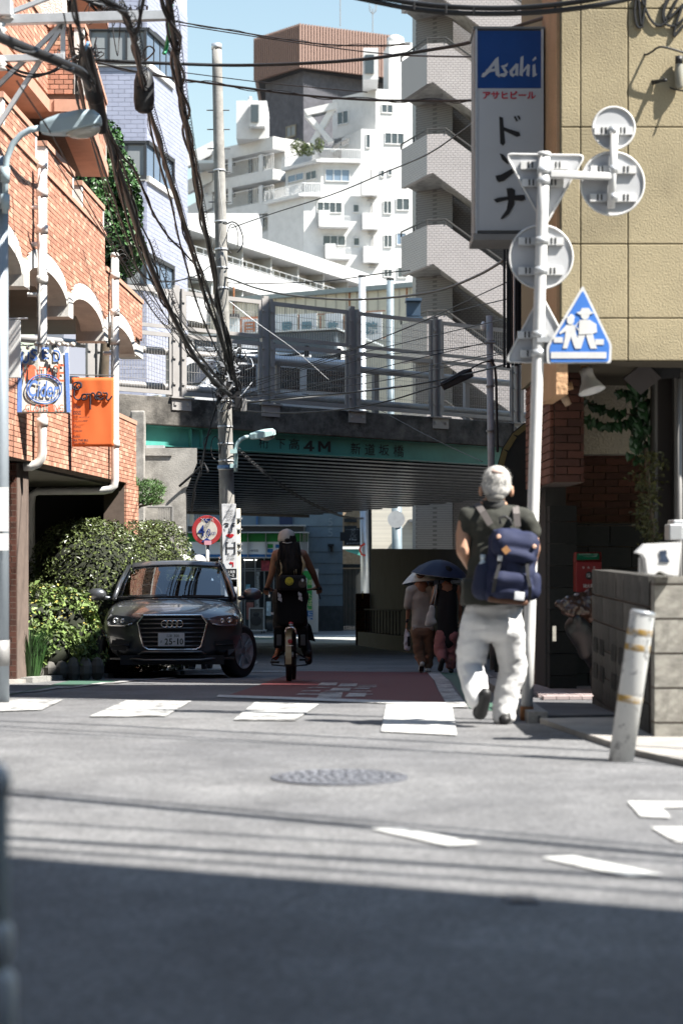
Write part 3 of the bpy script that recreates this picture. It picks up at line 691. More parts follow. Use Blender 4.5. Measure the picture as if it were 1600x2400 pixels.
t = thing('hedge', 'large clipped dark green round hedge behind the parked car', 'hedge', (-3.5,26.2,gz(26.2)))
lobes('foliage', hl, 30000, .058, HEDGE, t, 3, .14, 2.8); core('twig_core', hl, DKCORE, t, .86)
for x, y in ((-3.5,26.2),(-2.95,29.4)): MB().cyl((x,y,gz(y)-.05),(x,y,.3), .06, .04, 8).build('trunk', BARK, t)
sl = [((-3.30,22.4,.12),(.42,.4,.50)), ((-3.62,22.0,.10),(.40,.4,.56)), ((-3.05,22.6,-.10),(.25,.3,.36)), ((-3.45,21.8,-.15),(.5,.4,.36))]
t = thing('shrub', 'bushy light green flowering shrub on the pavement in front of the hedge', 'shrub', (-3.4,22.2,gz(22.2)))
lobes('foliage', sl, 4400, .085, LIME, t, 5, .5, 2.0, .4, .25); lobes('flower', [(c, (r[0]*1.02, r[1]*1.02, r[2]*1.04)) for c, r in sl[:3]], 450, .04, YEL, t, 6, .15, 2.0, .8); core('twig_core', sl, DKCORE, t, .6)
t = thing('grass_clump', 'tuft of long dark green grass beside the grey lamp pole', 'grass', (-3.45,20.9,gz(20.9)))
rr = random.Random(4); mb = MB()
for _ in range(420):
    a = rr.uniform(0,6.283); r0 = rr.uniform(0,.12); h = rr.uniform(.35,.62); b = Vector((-3.46+r0*math.cos(a), 20.9+r0*math.sin(a), gz(20.9)+.03)); o = Vector((math.cos(a), math.sin(a), 0))*rr.uniform(.05,.32); w = Vector((-math.sin(a), math.cos(a), 0))*.006
    m1 = b+o*.4+Vector((0,0,h*.7)); m2 = b+o+Vector((0,0,h)); mb.add([b-w, b+w, m1+w*.8, m1-w*.8, m2], [(0,1,2,3),(3,2,4)], rr.uniform(.02,.98))
mb.build('blade', LEAFG, t)['kind'] = 'stuff'
t = thing('planter', 'planter stones coloured dark for the shadow at the foot of the light green shrub', 'planter', (-3.1,22.0,gz(22)))
rr = random.Random(2); STONE = mat('shadow_stone', (.12,.115,.105), .9, rnd=.4, var=.3)  # stones coloured dark to stand in for the shadow there
for i in range(7):
    x = -3.62+.13*i; MB().ell((x,21.5+.06*i,gz(21.5)+.11), (.085,.09,.13+rr.uniform(-.02,.03)), 8, 5).build('stone', STONE, t)
# creeper-covered tree beyond the brick building
tl_ = [((PX(232,32),32,PZ(560,32)),(.45,.5,.75)), ((PX(262,32.5),32.5,PZ(440,32.5)),(.42,.5,.62)), ((PX(252,32.3),32.3,PZ(350,32.3)),(.26,.35,.45)), ((PX(290,32),32,PZ(585,32)),(.34,.5,.42)), ((PX(300,32.2),32.2,PZ(500,32.2)),(.22,.4,.55)), ((PX(212,32),32,PZ(450,32)),(.3,.5,.5)), ((PX(268,32),32,PZ(636,32)),(.18,.4,.25))]
tl_ = [(c, tuple(q*1.13 for q in r)) for c, r in tl_]
t = thing('tree', 'dense leafy green tree rising between the brick building and the lavender tower', 'tree', (PX(250,32),32,gz(32)))
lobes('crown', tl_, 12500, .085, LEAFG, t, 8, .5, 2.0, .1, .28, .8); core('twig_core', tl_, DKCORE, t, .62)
mb = MB(); x = PX(250,32); mb.tube([(x,32,gz(32)-.1),(x+.05,32,2),(x-.05,32,4),(x+.1,32.1,7)], [.13,.11,.09,.03], 10)
for c, r in tl_[:5]: mb.tube([(x,32,4.5),((x+c[0])/2,32.1,5.3),c], [.06,.04,.015], 7)
mb.build('trunk', BARK, t, True)
# small pine bough in front of the abutment
PINE = leaf_mat('pine_needle', (.085,.17,.05), .4)
t = thing('pine_branch', 'small bright green pine bough in front of the concrete abutment', 'tree', (PX(318,29.2),29.2,PZ(1185,29.2)))
mb = MB(); mb.tube([P(300,1260,29.2),P(312,1200,29.2),P(330,1186,29.2),P(360,1180,29.2),P(385,1178,29.2)], [.03,.028,.02,.014,.008], 8); mb.tube([P(318,1192,29.2),P(335,1168,29.2),P(360,1150,29.2)], [.018,.014,.006], 7); mb.build('branch', BARK, t, True)
rr = random.Random(9); mb = MB()
for cx, cy, rx, ry, n in ((352,1142,30,16,420),(345,1170,24,14,300),(372,1152,16,14,200),(320,1142,7,22,110),(362,1176,22,10,160)):
    for _ in range(n):
        a = rr.uniform(0,6.283); q = math.sqrt(rr.random()); c = P(cx+rx*q*math.cos(a), cy+ry*q*math.sin(a), 29.2+rr.uniform(-.2,.2)); dv = Vector((rr.gauss(0,.6), rr.gauss(0,.6), rr.uniform(.2,1))).normalized()*.085; w = dv.cross(Vector((0,1,.1))).normalized()*.006
        mb.add([c-w, c+w, c+dv], [(0,1,2)], rr.uniform(.02,.98))
mb.build('needles', PINE, t)
# ================================================================== road bridge
CONCB = mat('stained_shaded_concrete', (.135,.125,.112), .9, var=.5, scale=2.4, bump=.01, bscale=30, stain=.85)  # stained concrete, base colour lowered further to deepen its shade
TEAL = mat('teal_girder_paint', (.088,.35,.30), .42, var=.12, scale=3, stain=.15)
SOFF = mat('dark_corrugated_steel', (.016,.017,.018), .28, .75, var=.35, scale=2.5)
FENCEG = mat('fence_grey_paint', (.36,.345,.335), .5, .15, var=.1, scale=3)
T = Vector((.787,.617,0)); NB = Vector((.617,-.787,0)); B0 = Vector((-3.76,36.0,0)); SL = -.0146
def B(t, off, z): q = B0+T*t+NB*off; return Vector((q.x, q.y, z+SL*t))
def bseg(mb, t0, t1, z0, z1, o0, o1, dz=0.):
    """block along the bridge between offsets o0 (far) and o1 (near)"""
    vs = [B(t0,o0,z0), B(t1,o0,z0), B(t1,o1,z0), B(t0,o1,z0), B(t0,o0,z1), B(t1,o0,z1), B(t1,o1,z1), B(t0,o1,z1)]
    return mb.add(vs, [(0,3,2,1),(4,5,6,7),(0,1,5,4),(1,2,6,5),(2,3,7,6),(3,0,4,7)])
BF = Face((B0.x, B0.y), (B0.x+T.x*10, B0.y+T.y*10))
tx = BF.sx
br = thing('road_bridge', 'road bridge with teal steel girder and stained concrete edge crossing above the street', 'bridge', (B0+T*4).to_tuple())
mb = MB(); bseg(mb, -7, 17, 3.05, 3.42, -.30, 0); bseg(mb, -7, 17, 3.03, 3.048, -.34, .10); bseg(mb, -7, 17, 3.40, 3.425, -.3, .08)
mb.build('girder', TEAL, br)
for t_ in (1.0, 1.25): mb = MB(); bseg(mb, t_, t_+.02, 3.05, 3.4, 0, .09); mb.build('stiffener', TEAL, br)
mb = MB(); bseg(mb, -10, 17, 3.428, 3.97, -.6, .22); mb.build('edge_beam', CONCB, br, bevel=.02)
mb = MB(); bseg(mb, -10, 17, 3.2, 3.55, -17.4, -.62); mb.build('deck', CONCD, br)
mb = MB(); bseg(mb, -10, 17, 3.552, 3.70, -2.2, -.63); mb.build('kerb', CONC, br)
mb = MB(); bseg(mb, -10, 17, 2.55, 3.6, -17.9, -17.42); mb.build('far_edge_beam', CONCD, br)
mb = MB(); W0, n = 16.9, 23; pr = W0/n; vs = []
for i in range(n):
    for f, z in ((0,0),(.40,0),(.52,.16),(.90,.16)):
        o = -.36-(i+f)*pr; zz = 3.0-.040*(i+f)*pr+z
        vs += [B(-7, o, zz), B(17, o, zz)]
m_ = len(vs)//2; mb.add(vs, [(2*i, 2*i+1, 2*i+3, 2*i+2) for i in range(m_-1)])
tag(mb.build('corrugated_soffit', SOFF, br), kind='stuff')
mb = MB()
bseg(mb, -7, 17, 2.26, 3.2, -17.4, -17.25)
mb.build('far_girder', SOFF, br)
INK = mat('black_lettering', (.015,.017,.02), .7)
def btext(body, x0, y0, x1, y1, bold=.02):
    c = BF.pt((x0+x1)/2, (y0+y1)/2, .006); d = c.y; u0, u1 = tx(x0), tx(x1); up = Vector((0,0,1)); rt = (T+Vector((0,0,SL))).normalized()
    return text('lettering', body, c, rt, up, (u1-u0), (y1-y0)/F*d, INK, br, .004, bold)
for b_, x0, y0, x1, y1 in (('桁',606,1027,629,1051),('下',646,1029,668,1052),('高',676,1028,701,1054),('新',821,1038,844,1065),('道',854,1040,878,1067),('坂',887,1042,911,1068),('橋',921,1043,945,1071)):
    btext(b_, x0, y0, x1, y1, .004 if ord(b_) > 500 else .012)
mb = MB(); k_ = [0]
def bst(*pts): k_[0] += 1; mb.slab([BF.pt(x, y, .004) for x, y in pts], BF.n, .003+.0006*k_[0])
bst((725,1033),(731,1033),(731,1058),(725,1058)); bst((725,1033),(729,1038),(717,1050),(711,1051)); bst((711,1047),(736,1047.5),(736,1052.5),(711,1052))
bst((745,1034),(751,1034),(751,1059),(745,1059)); bst((768,1034.5),(774,1034.5),(774,1059.5),(768,1059.5)); bst((745,1034),(751,1034),(762,1050),(757,1052)); bst((774,1034.5),(768,1034.5),(757,1050),(762,1052))
mb.build('lettering', INK, br)
# abutments
ab = thing('bridge_abutment', 'weathered concrete abutment and pier under the left end of the bridge', 'abutment', (-3.6,35.4,gz(35)))
mb = MB(); mb.prism([(PX(306,34.6),34.6),(PX(340,34.6),34.6),(PX(343,36.5),36.5),(PX(306,36.5),36.5)], gz(35)-.2, 3.60); mb.build('pier', CONC, ab, bevel=.03)
mb = MB(); x0, x1 = PX(341,35.0), PX(462,35.0)
mb.slab([Vector((x0,35.0,gz(35)-.2)), Vector((PX(441,35.0),35.0,gz(35)-.2)), Vector((PX(436,35),35.0,PZ(1150,35))), Vector((x1,35.0,PZ(1085,35))), Vector((x1,35.0,2.93)), Vector((x0,35.0,2.93))], (-.15,1,0), 14)
mb.build('bearing_wall', CONC, ab)
mb = MB(); mb.bb(PX(345,35.3), PX(385,35.3), 35.15, 35.5, 2.93, 2.99); mb.build('bearing_plate', GALV, ab)
MB().slab([Vector((x0,34.97,PZ(1064,35))), Vector((PX(405,35),34.97,PZ(1064,35))), Vector((PX(405,35),34.97,PZ(1068,35))), Vector((x0,34.97,PZ(1068,35)))], (0,1,0), .02).build('seat_edge', CONC, ab)
MB().tube([P(420,1140,34.9),P(452,1112,34.9),P(480,1086,34.85),P(486,1100,34.85),P(487,1108,34.85)], .022, 8).build('handrail', BLACKM, ab, True)
mb = MB()
for i in range(9): mb.cyl(P(372+i*4,1190,34.9), P(372+i*4,1226,34.9), .006, n=5)
mb.cyl(P(345,1188,34.9), P(404,1188,34.9), .02, n=6); mb.cyl(P(404,1188,34.9), P(404,1226,34.9), .02, n=6); mb.build('wire_gate', STEELG, ab)
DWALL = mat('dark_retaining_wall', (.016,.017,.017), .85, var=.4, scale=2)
rw = thing('retaining_wall', 'dark retaining wall under the right side of the bridge behind the couple with parasols', 'wall', (1.5,45,gz(45)))
a, b = (PX(868,50.5),50.5), (PX(1150,36.5),36.5)
fw = Face(a, b)
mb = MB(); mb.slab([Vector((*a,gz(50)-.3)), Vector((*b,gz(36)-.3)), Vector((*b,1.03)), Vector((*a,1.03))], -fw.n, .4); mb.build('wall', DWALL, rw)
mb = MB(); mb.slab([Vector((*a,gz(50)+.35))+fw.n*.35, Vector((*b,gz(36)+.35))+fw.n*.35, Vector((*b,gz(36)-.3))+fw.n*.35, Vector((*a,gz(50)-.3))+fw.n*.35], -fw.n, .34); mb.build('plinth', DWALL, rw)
mb = MB()
for i in range(12):
    u = 1+i*.45; q = fw.uz(u, 0, .3); z = gz(q.y)+.35; mb.cyl((q.x,q.y,z), (q.x,q.y,z+.62), .015, n=6)
q0, q1 = fw.uz(.8,0,.3), fw.uz(6.2,0,.3); mb.cyl((q0.x,q0.y,gz(q0.y)+.97), (q1.x,q1.y,gz(q1.y)+.97), .018, n=6); mb.build('handrail', BLACKM, rw)
bp = thing('brick_pillar', 'low red brown brick pillar at the far end of the dark retaining wall', 'pillar', (PX(850,50.6),50.6,gz(50.6)))
mb = MB(); mb.bb(PX(833,50.6), PX(867,50.6), 50.6, 51.0, gz(50.6)-.2, PZ(1391,50.6)); mb.build('core', MORT, bp)
fb = Face((PX(833,50.6),50.59), (PX(867,50.6),50.59)); bricks(fb, 0, fb.L, lambda u: gz(50.6), lambda u: PZ(1391,50.6), .13, .065, .008, BRKD, bp, maxn=60, off=0)
mb = MB(); mb.bb(PX(848,50.5), PX(851,50.5), 50.52, 50.55, PZ(1403,50.5), PZ(1386,50.5)); mb.build('yellow_tape', mat('yellow_paint', (.62,.38,.04), .6, var=.15, scale=9), bp)
# fence on the bridge
fe = thing('bridge_fence', 'tall grey steel mesh fence with paired posts along the edge of the bridge', 'fence', B(4,.1,3.97).to_tuple())
posts = [tx(212)]+[tx(x) for x in (410,618,820,1015,1203)]+[tx(1203)+2.3]
for i, t_ in enumerate(posts):
    mb = MB(); bseg(mb, t_-.135, t_-.075, 3.99, 6.10, .06, .14); bseg(mb, t_+.075, t_+.135, 3.99, 6.10, .06, .14); bseg(mb, t_-.06, t_+.06, 3.99, 6.16, .0, .09)
    for z in (4.25, 4.75, 5.1, 5.35, 5.85):
        for s_ in (-.1, .1): bseg(mb, t_+s_-.035, t_+s_+.035, z-.02, z+.02, .14, .17)
    mb.build('post', FENCEG, fe)
    mb = MB(); bseg(mb, t_-.26, t_+.26, 3.955, 3.985, -.1, .30); bseg(mb, t_-.22, t_+.22, 3.73, 3.95, .225, .25)
    for s_ in (-.15, .15): bseg(mb, t_+s_-.03, t_+s_+.03, 3.82, 3.88, .25, .275)
    mb.build('post_bracket', FENCEG, fe)
for t0, t1 in zip(posts, posts[1:]):
    a, b = t0+.14, t1-.14
    mb = MB()
    for z0, z1 in ((5.98,6.06),(5.30,5.37),(5.14,5.22),(4.03,4.11)): bseg(mb, a, b, z0, z1, .07, .12)
    for u in (a, b-.06): bseg(mb, u, u+.06, 4.11, 5.14, .072, .118); bseg(mb, u, u+.06, 5.37, 5.98, .072, .118)
    mb.build('panel_frame', FENCEG, fe)
    mb = MB(); nb = int((b-a)/.062)
    for i in range(nb+1):
        u = a+(b-a)*i/nb; bseg(mb, u-.003, u+.003, 4.08, 5.16, .09, .096); bseg(mb, u-.003, u+.003, 5.35, 6.0, .09, .099)
    for z in (4.3,4.5,4.7,4.9,5.5,5.65,5.8): bseg(mb, a, b, z-.003, z+.003, .1, .106)
    tag(mb.build('wire_mesh', FENCEG, fe), kind='stuff')
gr = thing('guard_rail', 'thick grey pipe guard rails standing behind the mesh fence on the bridge', 'guard rail', B(4,-.35,3.7).to_tuple())
for z, r in ((4.92,.075),(4.22,.075),(3.98,.05)):
    MB().tube([B(-9,-.4,z), B(17,-.4,z)], r, 12).build('rail', FENCEG, gr, True)
for i in range(9): mb = MB(); bseg(mb, -7+i*2.6, -6.88+i*2.6, 3.7, 4.95, -.52, -.42); mb.build('rail_post', FENCEG, gr)
# silver van on the bridge (local: x forward = left in the photo)
VAN = mat('van_silver_white', (.62,.64,.67), .3, .25, coat=.4); GLV = mat('van_glass', (.02,.024,.028), .08, spec=.9)
vt = tx(610); vo = -3.0; vc = B(tx(800), vo, 3.55)
vn = thing('van', 'silver van with pipes on its roof rack crossing the bridge behind the fence', 'van', vc.to_tuple(), rz=math.atan2(-T.y, -T.x))
def van_sec(x, hw, zs): return x, hw, zs
prof = [(-2.15,.30),(2.0,.30),(2.22,.45),(2.2,.85),(1.95,1.02),(1.25,1.62),(.9,1.74),(-1.9,1.78),(-2.15,1.6),(-2.22,.9)]
mb = MB(); mb.slab([Vector((x,-.82,z)) for x, z in prof], (0,1,0), 1.64); bo = mb.build('body', VAN, vn, local=True, bevel=.07)
for s_ in (-1, 1):
    y = .823*s_
    for x0, x1 in ((.62,1.30),(-.55,.42),(-1.9,-.75)):
        sh = .28 if x0 > .5 else 0
        MB().slab([Vector((x0,y,1.03)), Vector((x1+sh*.9,y,1.03)), Vector((x1-sh,y,1.5)), Vector((x0,y,1.5))], (0,s_,0), .012).build('window', GLV, vn, local=True)
    for x in (1.45,-1.4):
        w = MB().lathe((0,0,0), [(.2,-.1),(.31,-.1),(.32,-.05),(.32,.05),(.31,.1),(.2,.1)], 24, (Vector((1,0,0)),Vector((0,0,1)),Vector((0,1,0)))); w.v = [v+Vector((x,.74*s_,.32)) for v in w.v]; w.build('wheel', BLACK, vn, True, True)
    MB().box((1.28,.93*s_,1.12), (.1,.16,.22)).build('wing_mirror', VAN, vn, local=True, bevel=.03)
    for x in (.55,-.6): MB().box((x-.1,.83*s_,.93), (.16,.03,.035)).build('door_handle', BLACKM, vn, local=True)
MB().slab([Vector((1.98,-.7,1.06)), Vector((1.98,.7,1.06)), Vector((1.34,.64,1.60)), Vector((1.34,-.64,1.60))], (.66,0,.75), .012).build('windshield', GLV, vn, local=True)
for y in (-.65,.65): MB().box((2.2,y,.78), (.08,.3,.18)).build('headlight', LENS, vn, local=True)
for y in (-.72,.72): MB().box((-2.21,y,1.0), (.05,.12,.4)).build('tail_light', mat('red_lens', (.45,.02,.02), .2), vn, local=True)
rk = MB()
for x in (1.0,.1,-.8,-1.7): rk.box((x,0,1.86), (.05,1.5,.05)); rk.box((x,.74,1.9), (.08,.06,.24)); rk.box((x,-.74,1.9), (.08,.06,.24))
rk.build('roof_rack', BLACKM, vn, local=True)
pp = thing('pipe_bundle', 'galvanised pipes carried on the roof rack of the silver van', 'pipes', vc.to_tuple(), rz=math.atan2(-T.y, -T.x))
for y in (-.6,-.5,.35,.5): MB().cyl((-1.85,y,1.95),(1.15,y,1.95), .035, n=10).build('pipe', GALV, pp, True, True)
# ================================================================== concrete utility pole and its plates
PCON = mat('pole_concrete', (.31,.30,.28), .85, var=.25, scale=5, bump=.004, bscale=50, stain=.25)
D = 33.0
def pc(y): return 508+(y-110)/1290*29      # pole centre column at photo row y
up_ = thing('utility_pole', 'tall concrete utility pole left of the road carrying tangled black cables and shop plates', 'utility pole', (PX(539,D), D, gz(D)))
mb = MB(); ys = [112+i*60 for i in range(24)]; mb.tube([P(pc(y),y,D) for y in ys], [(11.5+8*(y-112)/1380)/F*D for y in ys], 24); mb.build('shaft', PCON, up_, True)
MB().tube([P(pc(100),103,D),P(pc(100),116,D)], .092, 20).build('cap', GALV, up_, True)
for y in (255,300,345,400,470):
    a = P(pc(y),y+4,D); MB().cyl(a+Vector((-.2,-.02,0)), a+Vector((.2,-.02,0)), .011, n=7).build('step_bolt', RODM, up_)
mb = MB()
for y in (400,520,585,628,676,940,1000,1040,1080,1100): mb.tube([P(pc(y),y-2,D),P(pc(y),y+2,D)], (12.9+8*(y-112)/1380)/F*D, 22)
mb.build('strap', GALV, up_, True)
mb = MB(); mb.tube([P(pc(1085),1091,D),P(pc(1085),1099,D)], .152, 20); mb.build('strap', mat('blue_label', (.2,.35,.6), .6), up_, True)
PLW = mat('enamel_white', (.74,.75,.77), .35, var=.04, scale=3); PLB = mat('enamel_black', (.02,.021,.023), .35); LIP = mat('print_red', (.55,.02,.03), .5); GREYP = mat('print_grey', (.3,.31,.33), .6)
D2 = 32.74
sg = thing('pole_sign', 'tall white plate reading USED AND VINTAGE SHOP with a drawn face and red lips', 'sign', P(539,1355,D2))
def plate(x0,y0,x1,y1,d,m,par,name='plate',th=.012,sk=0.):
    MB().slab([P(x0+sk,y1,d),P(x1+sk,y1,d),P(x1,y0,d),P(x0,y0,d)], (0,1,0), th).build(name, m, par, bevel=.004)
plate(519.5,1181,553,1376,D2,PLW,sg,sk=4)
def st(body,x0,y0,x1,y1,m=INK,bold=.0,par=None,d=D2,sh=0): return ptext(par or sg, body, x0,y0,x1,y1,d,m,bold,.004,sh,'lettering',.003)
st('JUMPIN JAP FLASH',523,1182.5,550,1185); st('中目黒店',532,1187,545,1189.5)
for b_, y, x0, x1 in (('USED',1197,530,547),('AND',1204,531,546),('VINTAGE',1211,525,551),('SHOP',1218,531,547)): st(b_, x0, y-2.4, x1, y+2.4, INK, .0)
mb = MB()
def ln(pts, w=.006): mb.tube([P(x,y,D2-.006) for x,y in pts], w, 5)
ln([(525,1227.5),(529,1226),(533,1226.3),(537,1228.4)]); ln([(543,1228.8),(547,1226.6),(551,1226)]); ln([(528,1232),(532,1230.5),(536,1232.6),(532,1234),(528,1232)],.004); ln([(544,1232.4),(548,1231),(551,1232)],.004); ln([(543,1230),(543.5,1237),(545,1242)],.006); ln([(536,1245),(540,1249),(545,1245)],.005); ln([(530,1232.4),(533,1232.5)],.007); ln([(546,1232.2),(549,1232.4)],.007)
ln([(526,1238),(528,1244)],.003); ln([(538,1236),(537,1244)],.003)
mb.build('drawn_face', INK, sg)
mb = MB(); mb.slab([P(x,y,D2-.002) for x,y in ((530,1254),(534,1251.5),(538.5,1251.2),(540,1252),(542,1251.2),(546,1251.5),(549,1254),(545,1259),(539,1260.5),(533,1258.5))], (0,-1,0), .004); mb.build('lips', LIP, sg)
st('アッシュ',532,1263.5,548,1267); st('H',529.5,1270,552,1298, INK, -.012)
mb = MB(); 
for x0,x1,y in ((528.5,537,1270.6),(544,552.5,1270.6),(529.5,538,1297.6),(545,553,1297.6)): mb.bb(PX(x0,D2),PX(x1,D2),D2-.008,D2-.004,PZ(y+.5,D2),PZ(y-.5,D2))
mb.build('serif', INK, sg)
st('priority',533,1300.5,549,1306,INK,.01); st('pin pick',532,1306.8,550,1312.5,INK,.01)
mb = MB(); mb.slab([P(x,y,D2-.002) for x,y in ((537,1319),(542,1315.5),(542,1317.5),(547.5,1317.5),(547.5,1328),(545,1328),(545,1321),(542,1321),(542,1323))], (0,-1,0), .004); mb.build('arrow', LIP, sg)
plate(526.5,1333,554.5,1353.5,D2-.006,PLB,sg,'address_plate'); st('上目黒',533,1337,551,1343.5,PLW,.01,d=D2-.012); st('1-2',537,1345,549,1351,PLW,.01,d=D2-.012)
sg2 = thing('no_smoking_plate', 'small white plate with a no smoking symbol low on the concrete pole', 'sign', P(541,1400,D2))
plate(527,1357,556,1402,D2,PLW,sg2); st('路上喫煙禁止区域',529,1359.5,552,1362.5,INK,.0,sg2)
mb = MB(); mb.tube([P(539+5.6*math.cos(a),1371+5.6*math.sin(a),D2-.004) for a in [2*math.pi*i/20 for i in range(21)]], .006, 6); mb.cyl(P(535,1367,D2-.004),P(543,1375,D2-.004),.005,n=5); mb.build('ban_ring', LIP, sg2)
mb = MB(); mb.cyl(P(535,1373,D2-.004),P(543,1373,D2-.004),.008,n=5); mb.build('cigarette', INK, sg2)
st('中目黒',536,1381,546,1385,INK,.02,sg2)
# lamp arm on the pole
LAMP2 = mat('lamp_pale_teal', (.48,.66,.66), .4)
D = 32.7; t = thing('street_lamp', 'pale street lamp on a curved teal arm fixed to the concrete pole', 'street lamp', P(552,1100,D))
MB().tube([P(553,1105,D),P(553,1050,D),P(556,1040,D),P(564,1030,D),P(575,1025,D),P(592,1022,D)], .035, 12).build('arm', LAMP2, t, True)
for y in (1058,1092): MB().box(P(548,y,D), (.12,.14,.07)).build('clamp', LAMP2, t)
a = P(586,1023,D); b = P(646,1015,D); ax = (b-a).normalized(); up = ax.cross(Vector((0,1,0))); up = up if up.z > 0 else -up; L = (b-a).length; vs = []
for s_, w, u1, u0 in ((0,.05,.05,-.05),(.2,.08,.075,-.06),(.6,.12,.09,-.06),(.9,.11,.085,-.045),(1,.07,.05,-.03)):
    c = a+ax*(L*s_); Yv = Vector((0,1,0)); vs += [c+Yv*w+up*u0, c+Yv*w+up*(u1*.5), c+Yv*(w*.7)+up*u1, c-Yv*(w*.7)+up*u1, c-Yv*w+up*(u1*.5), c-Yv*w+up*u0]
mb = MB(); mb.add(vs, [(i*6+j, i*6+(j+1)%6, (i+1)*6+(j+1)%6, (i+1)*6+j) for i in range(4) for j in range(6)]+[tuple(range(6)), tuple(range(24,30))]); mb.build('lamp_head', LAMP2, t, bevel=.01)
MB().ell(a+ax*L*.65-up*.05, (.13,.1,.06), 14, 8, (ax, Vector((0,1,0)), up)).build('lens', LENS, t, True)
# cream conduit pole and height-limit sign
CREAM = mat('cream_paint', (.72,.66,.54), .6, var=.08, scale=6)
t = thing('conduit_pole', 'slim cream conduit pole standing just right of the concrete pole', 'pole', (PX(560,34),34,gz(34)))
MB().cyl((PX(560,34),34,gz(34)), (PX(558,34),34,PZ(1192,34)), .042, n=12).build('pole', CREAM, t, True)
for y in (1215,1240,1275,1290): MB().box(P(555,y,33.95), (.2,.05,.03)).build('clamp', GALV, t)
SRED = mat('sign_red', (.42,.045,.05), .4, var=.1, scale=12); SBLU = mat('sign_blue', (.02,.045,.22), .4); SWH = mat('sign_offwhite', (.62,.58,.52), .45, var=.1, scale=10)
D = 32.0; t = thing('height_limit_sign', 'round red ringed 4.0m height limit sign on a flaking pole behind the car', 'road sign', (PX(488,D),D,gz(D)))
r_ = 35/F*D; c = P(485,1243,D); AXY = (Vector((1,0,0)), Vector((0,0,1)), Vector((0,-1,0)))
MB().lathe(c, [(r_,-.012),(r_,.004),(r_*.985,.008)], 40, AXY).build('disc', SRED, t); MB().lathe(c, [(r_*.70,.008),(r_*.70,.012)], 36, AXY).build('face', SWH, t)
for s_ in (1,-1): MB().slab([c+Vector((-.10,-.012,.20*s_*r_/.255)), c+Vector((.10,-.012,.20*s_*r_/.255)), c+Vector((0,-.012,.125*s_*r_/.255))], (0,-1,0), .003).build('arrowhead', SBLU, t)
def tt(par, body, cx, cy, w, h, d, m, bold=0., off=.012, name='lettering'): return ptext(par, body, cx-w/2, cy-h/2, cx+w/2, cy+h/2, d, m, bold, off, 0, name, .003)
tt(t,'4',472,1244,16,27,D,SBLU,.008,.018); tt(t,'.',482.5,1256.5,2.6,2.6,D,SBLU,.0,.018); tt(t,'0',489.5,1248,9,18,D,SBLU,.008,.018); tt(t,'m',501,1250,9,7,D,SBLU,.0,.018); tt(t,'XCR',486,1218,32,8,D,SWH,-.01,.016)
mb = MB(); mb.bb(PX(479,D),PX(496,D),D-.022,D-.019,PZ(1277,D),PZ(1267,D)); mb.build('sticker', mat('pink_sticker', (.7,.35,.42), .5), t)
MB().cyl((PX(488,D),D+.05,gz(D)), (PX(485,D),D+.05,PZ(1215,D)), .032, n=12).build('pole', mat('flaking_grey', (.5,.5,.49), .7, var=.5, scale=25), t, True)
# ================================================================== far street: convenience store and neighbours
BLGREY = mat('blue_grey_render', (.20,.26,.30), .8, var=.12, scale=2, bump=.002)
DKGLASS = mat('dark_shop_glass', (.03,.036,.04), .08, spec=.9); ALU = mat('aluminium', (.50,.53,.55), .4, .5)
SGREEN = mat('sign_green', (.02,.24,.055), .35); SWHITE = mat('sign_white_panel', (.70,.74,.78), .35); SBLUE = mat('sign_blue_band', (.02,.13,.36), .35)
D = 66.0; zb = gz(D)
def fbox(mb, x0, y0, x1, y1, d0, d1): mb.bb(PX(x0,d0), PX(x1,d0), d0, d1, PZ(y1,d0), PZ(y0,d0)); return mb
ob = thing('office_building', 'blue grey building with large numerals on its side behind the convenience store', 'building', (PX(740,68),68,gz(68)))
mb = MB(); fbox(mb, 470, 1010, 803, 1470, 68, 73); mb.build('wall', BLGREY, ob)
mb = MB()
for y in (1233,1259,1293,1320,1345,1370,1395): fbox(mb, 690, y, 803.5, y+.7, 67.98, 68.2)
mb.build('joint', mat('joint_dark', (.06,.07,.08), .9), ob)
MB().bb(PX(690,67.9),PX(803,67.9),67.88,68.2,gz(68)-.2,PZ(1420,67.9)).build('plinth', mat('dark_plinth', (.06,.07,.075), .8, var=.3), ob)
for b_, y in (('1',1182),('5',1223),('5',1248)): tt(ob, b_, 774, y, 11, 18, 68, mat('numeral_grey', (.30,.36,.40), .5), 0, .03)
for x0, x1, m in ((566,604,None),(650,668,mat('navy_panel', (.02,.035,.09), .4))): 
    if m: mb = MB(); fbox(mb, x0+5, 1130, x1+17, 1232, 67.9, 68.1); mb.build('panel', m, ob)
mb = MB(); fbox(mb, 600, 1130, 604.5, 1236, 67.85, 68.0); mb.build('downpipe', mat('blue_pipe', (.05,.14,.30), .5), ob)
mb = MB(); fbox(mb, 768, 1275, 782, 1281, 67.6, 68); mb.cyl(P(776,1280,67.7), P(778,1294,67.7), .05); mb.build('spot_light', BLACKM, ob)
cs = thing('convenience_store', 'convenience store with green white and blue fascia seen under the bridge', 'shop', (PX(590,D),D,zb))
mb = MB(); fbox(mb, 440, 1232, 712, 1250, 65.2, 68); mb.build('canopy', mat('dark_canopy', (.05,.055,.06), .5), cs)
mb = MB(); fbox(mb, 440, 1230, 714, 1233, 65.0, 68); fbox(mb, 440, 1246.5, 722, 1249, 65.0, 68); mb.build('canopy_edge', ALU, cs)
for n_, m, y0, y1 in (('fascia', SGREEN, 1249.5,1270), ('fascia', SWHITE, 1270,1299), ('fascia', SBLUE, 1299.5,1305.5)):
    mb = MB(); fbox(mb, 440, y0, 722, y1, 65.6, 66); mb.build(n_, m, cs)
mb = MB(); fbox(mb, 440, 1305.5, 722, 1308, 65.55, 66)
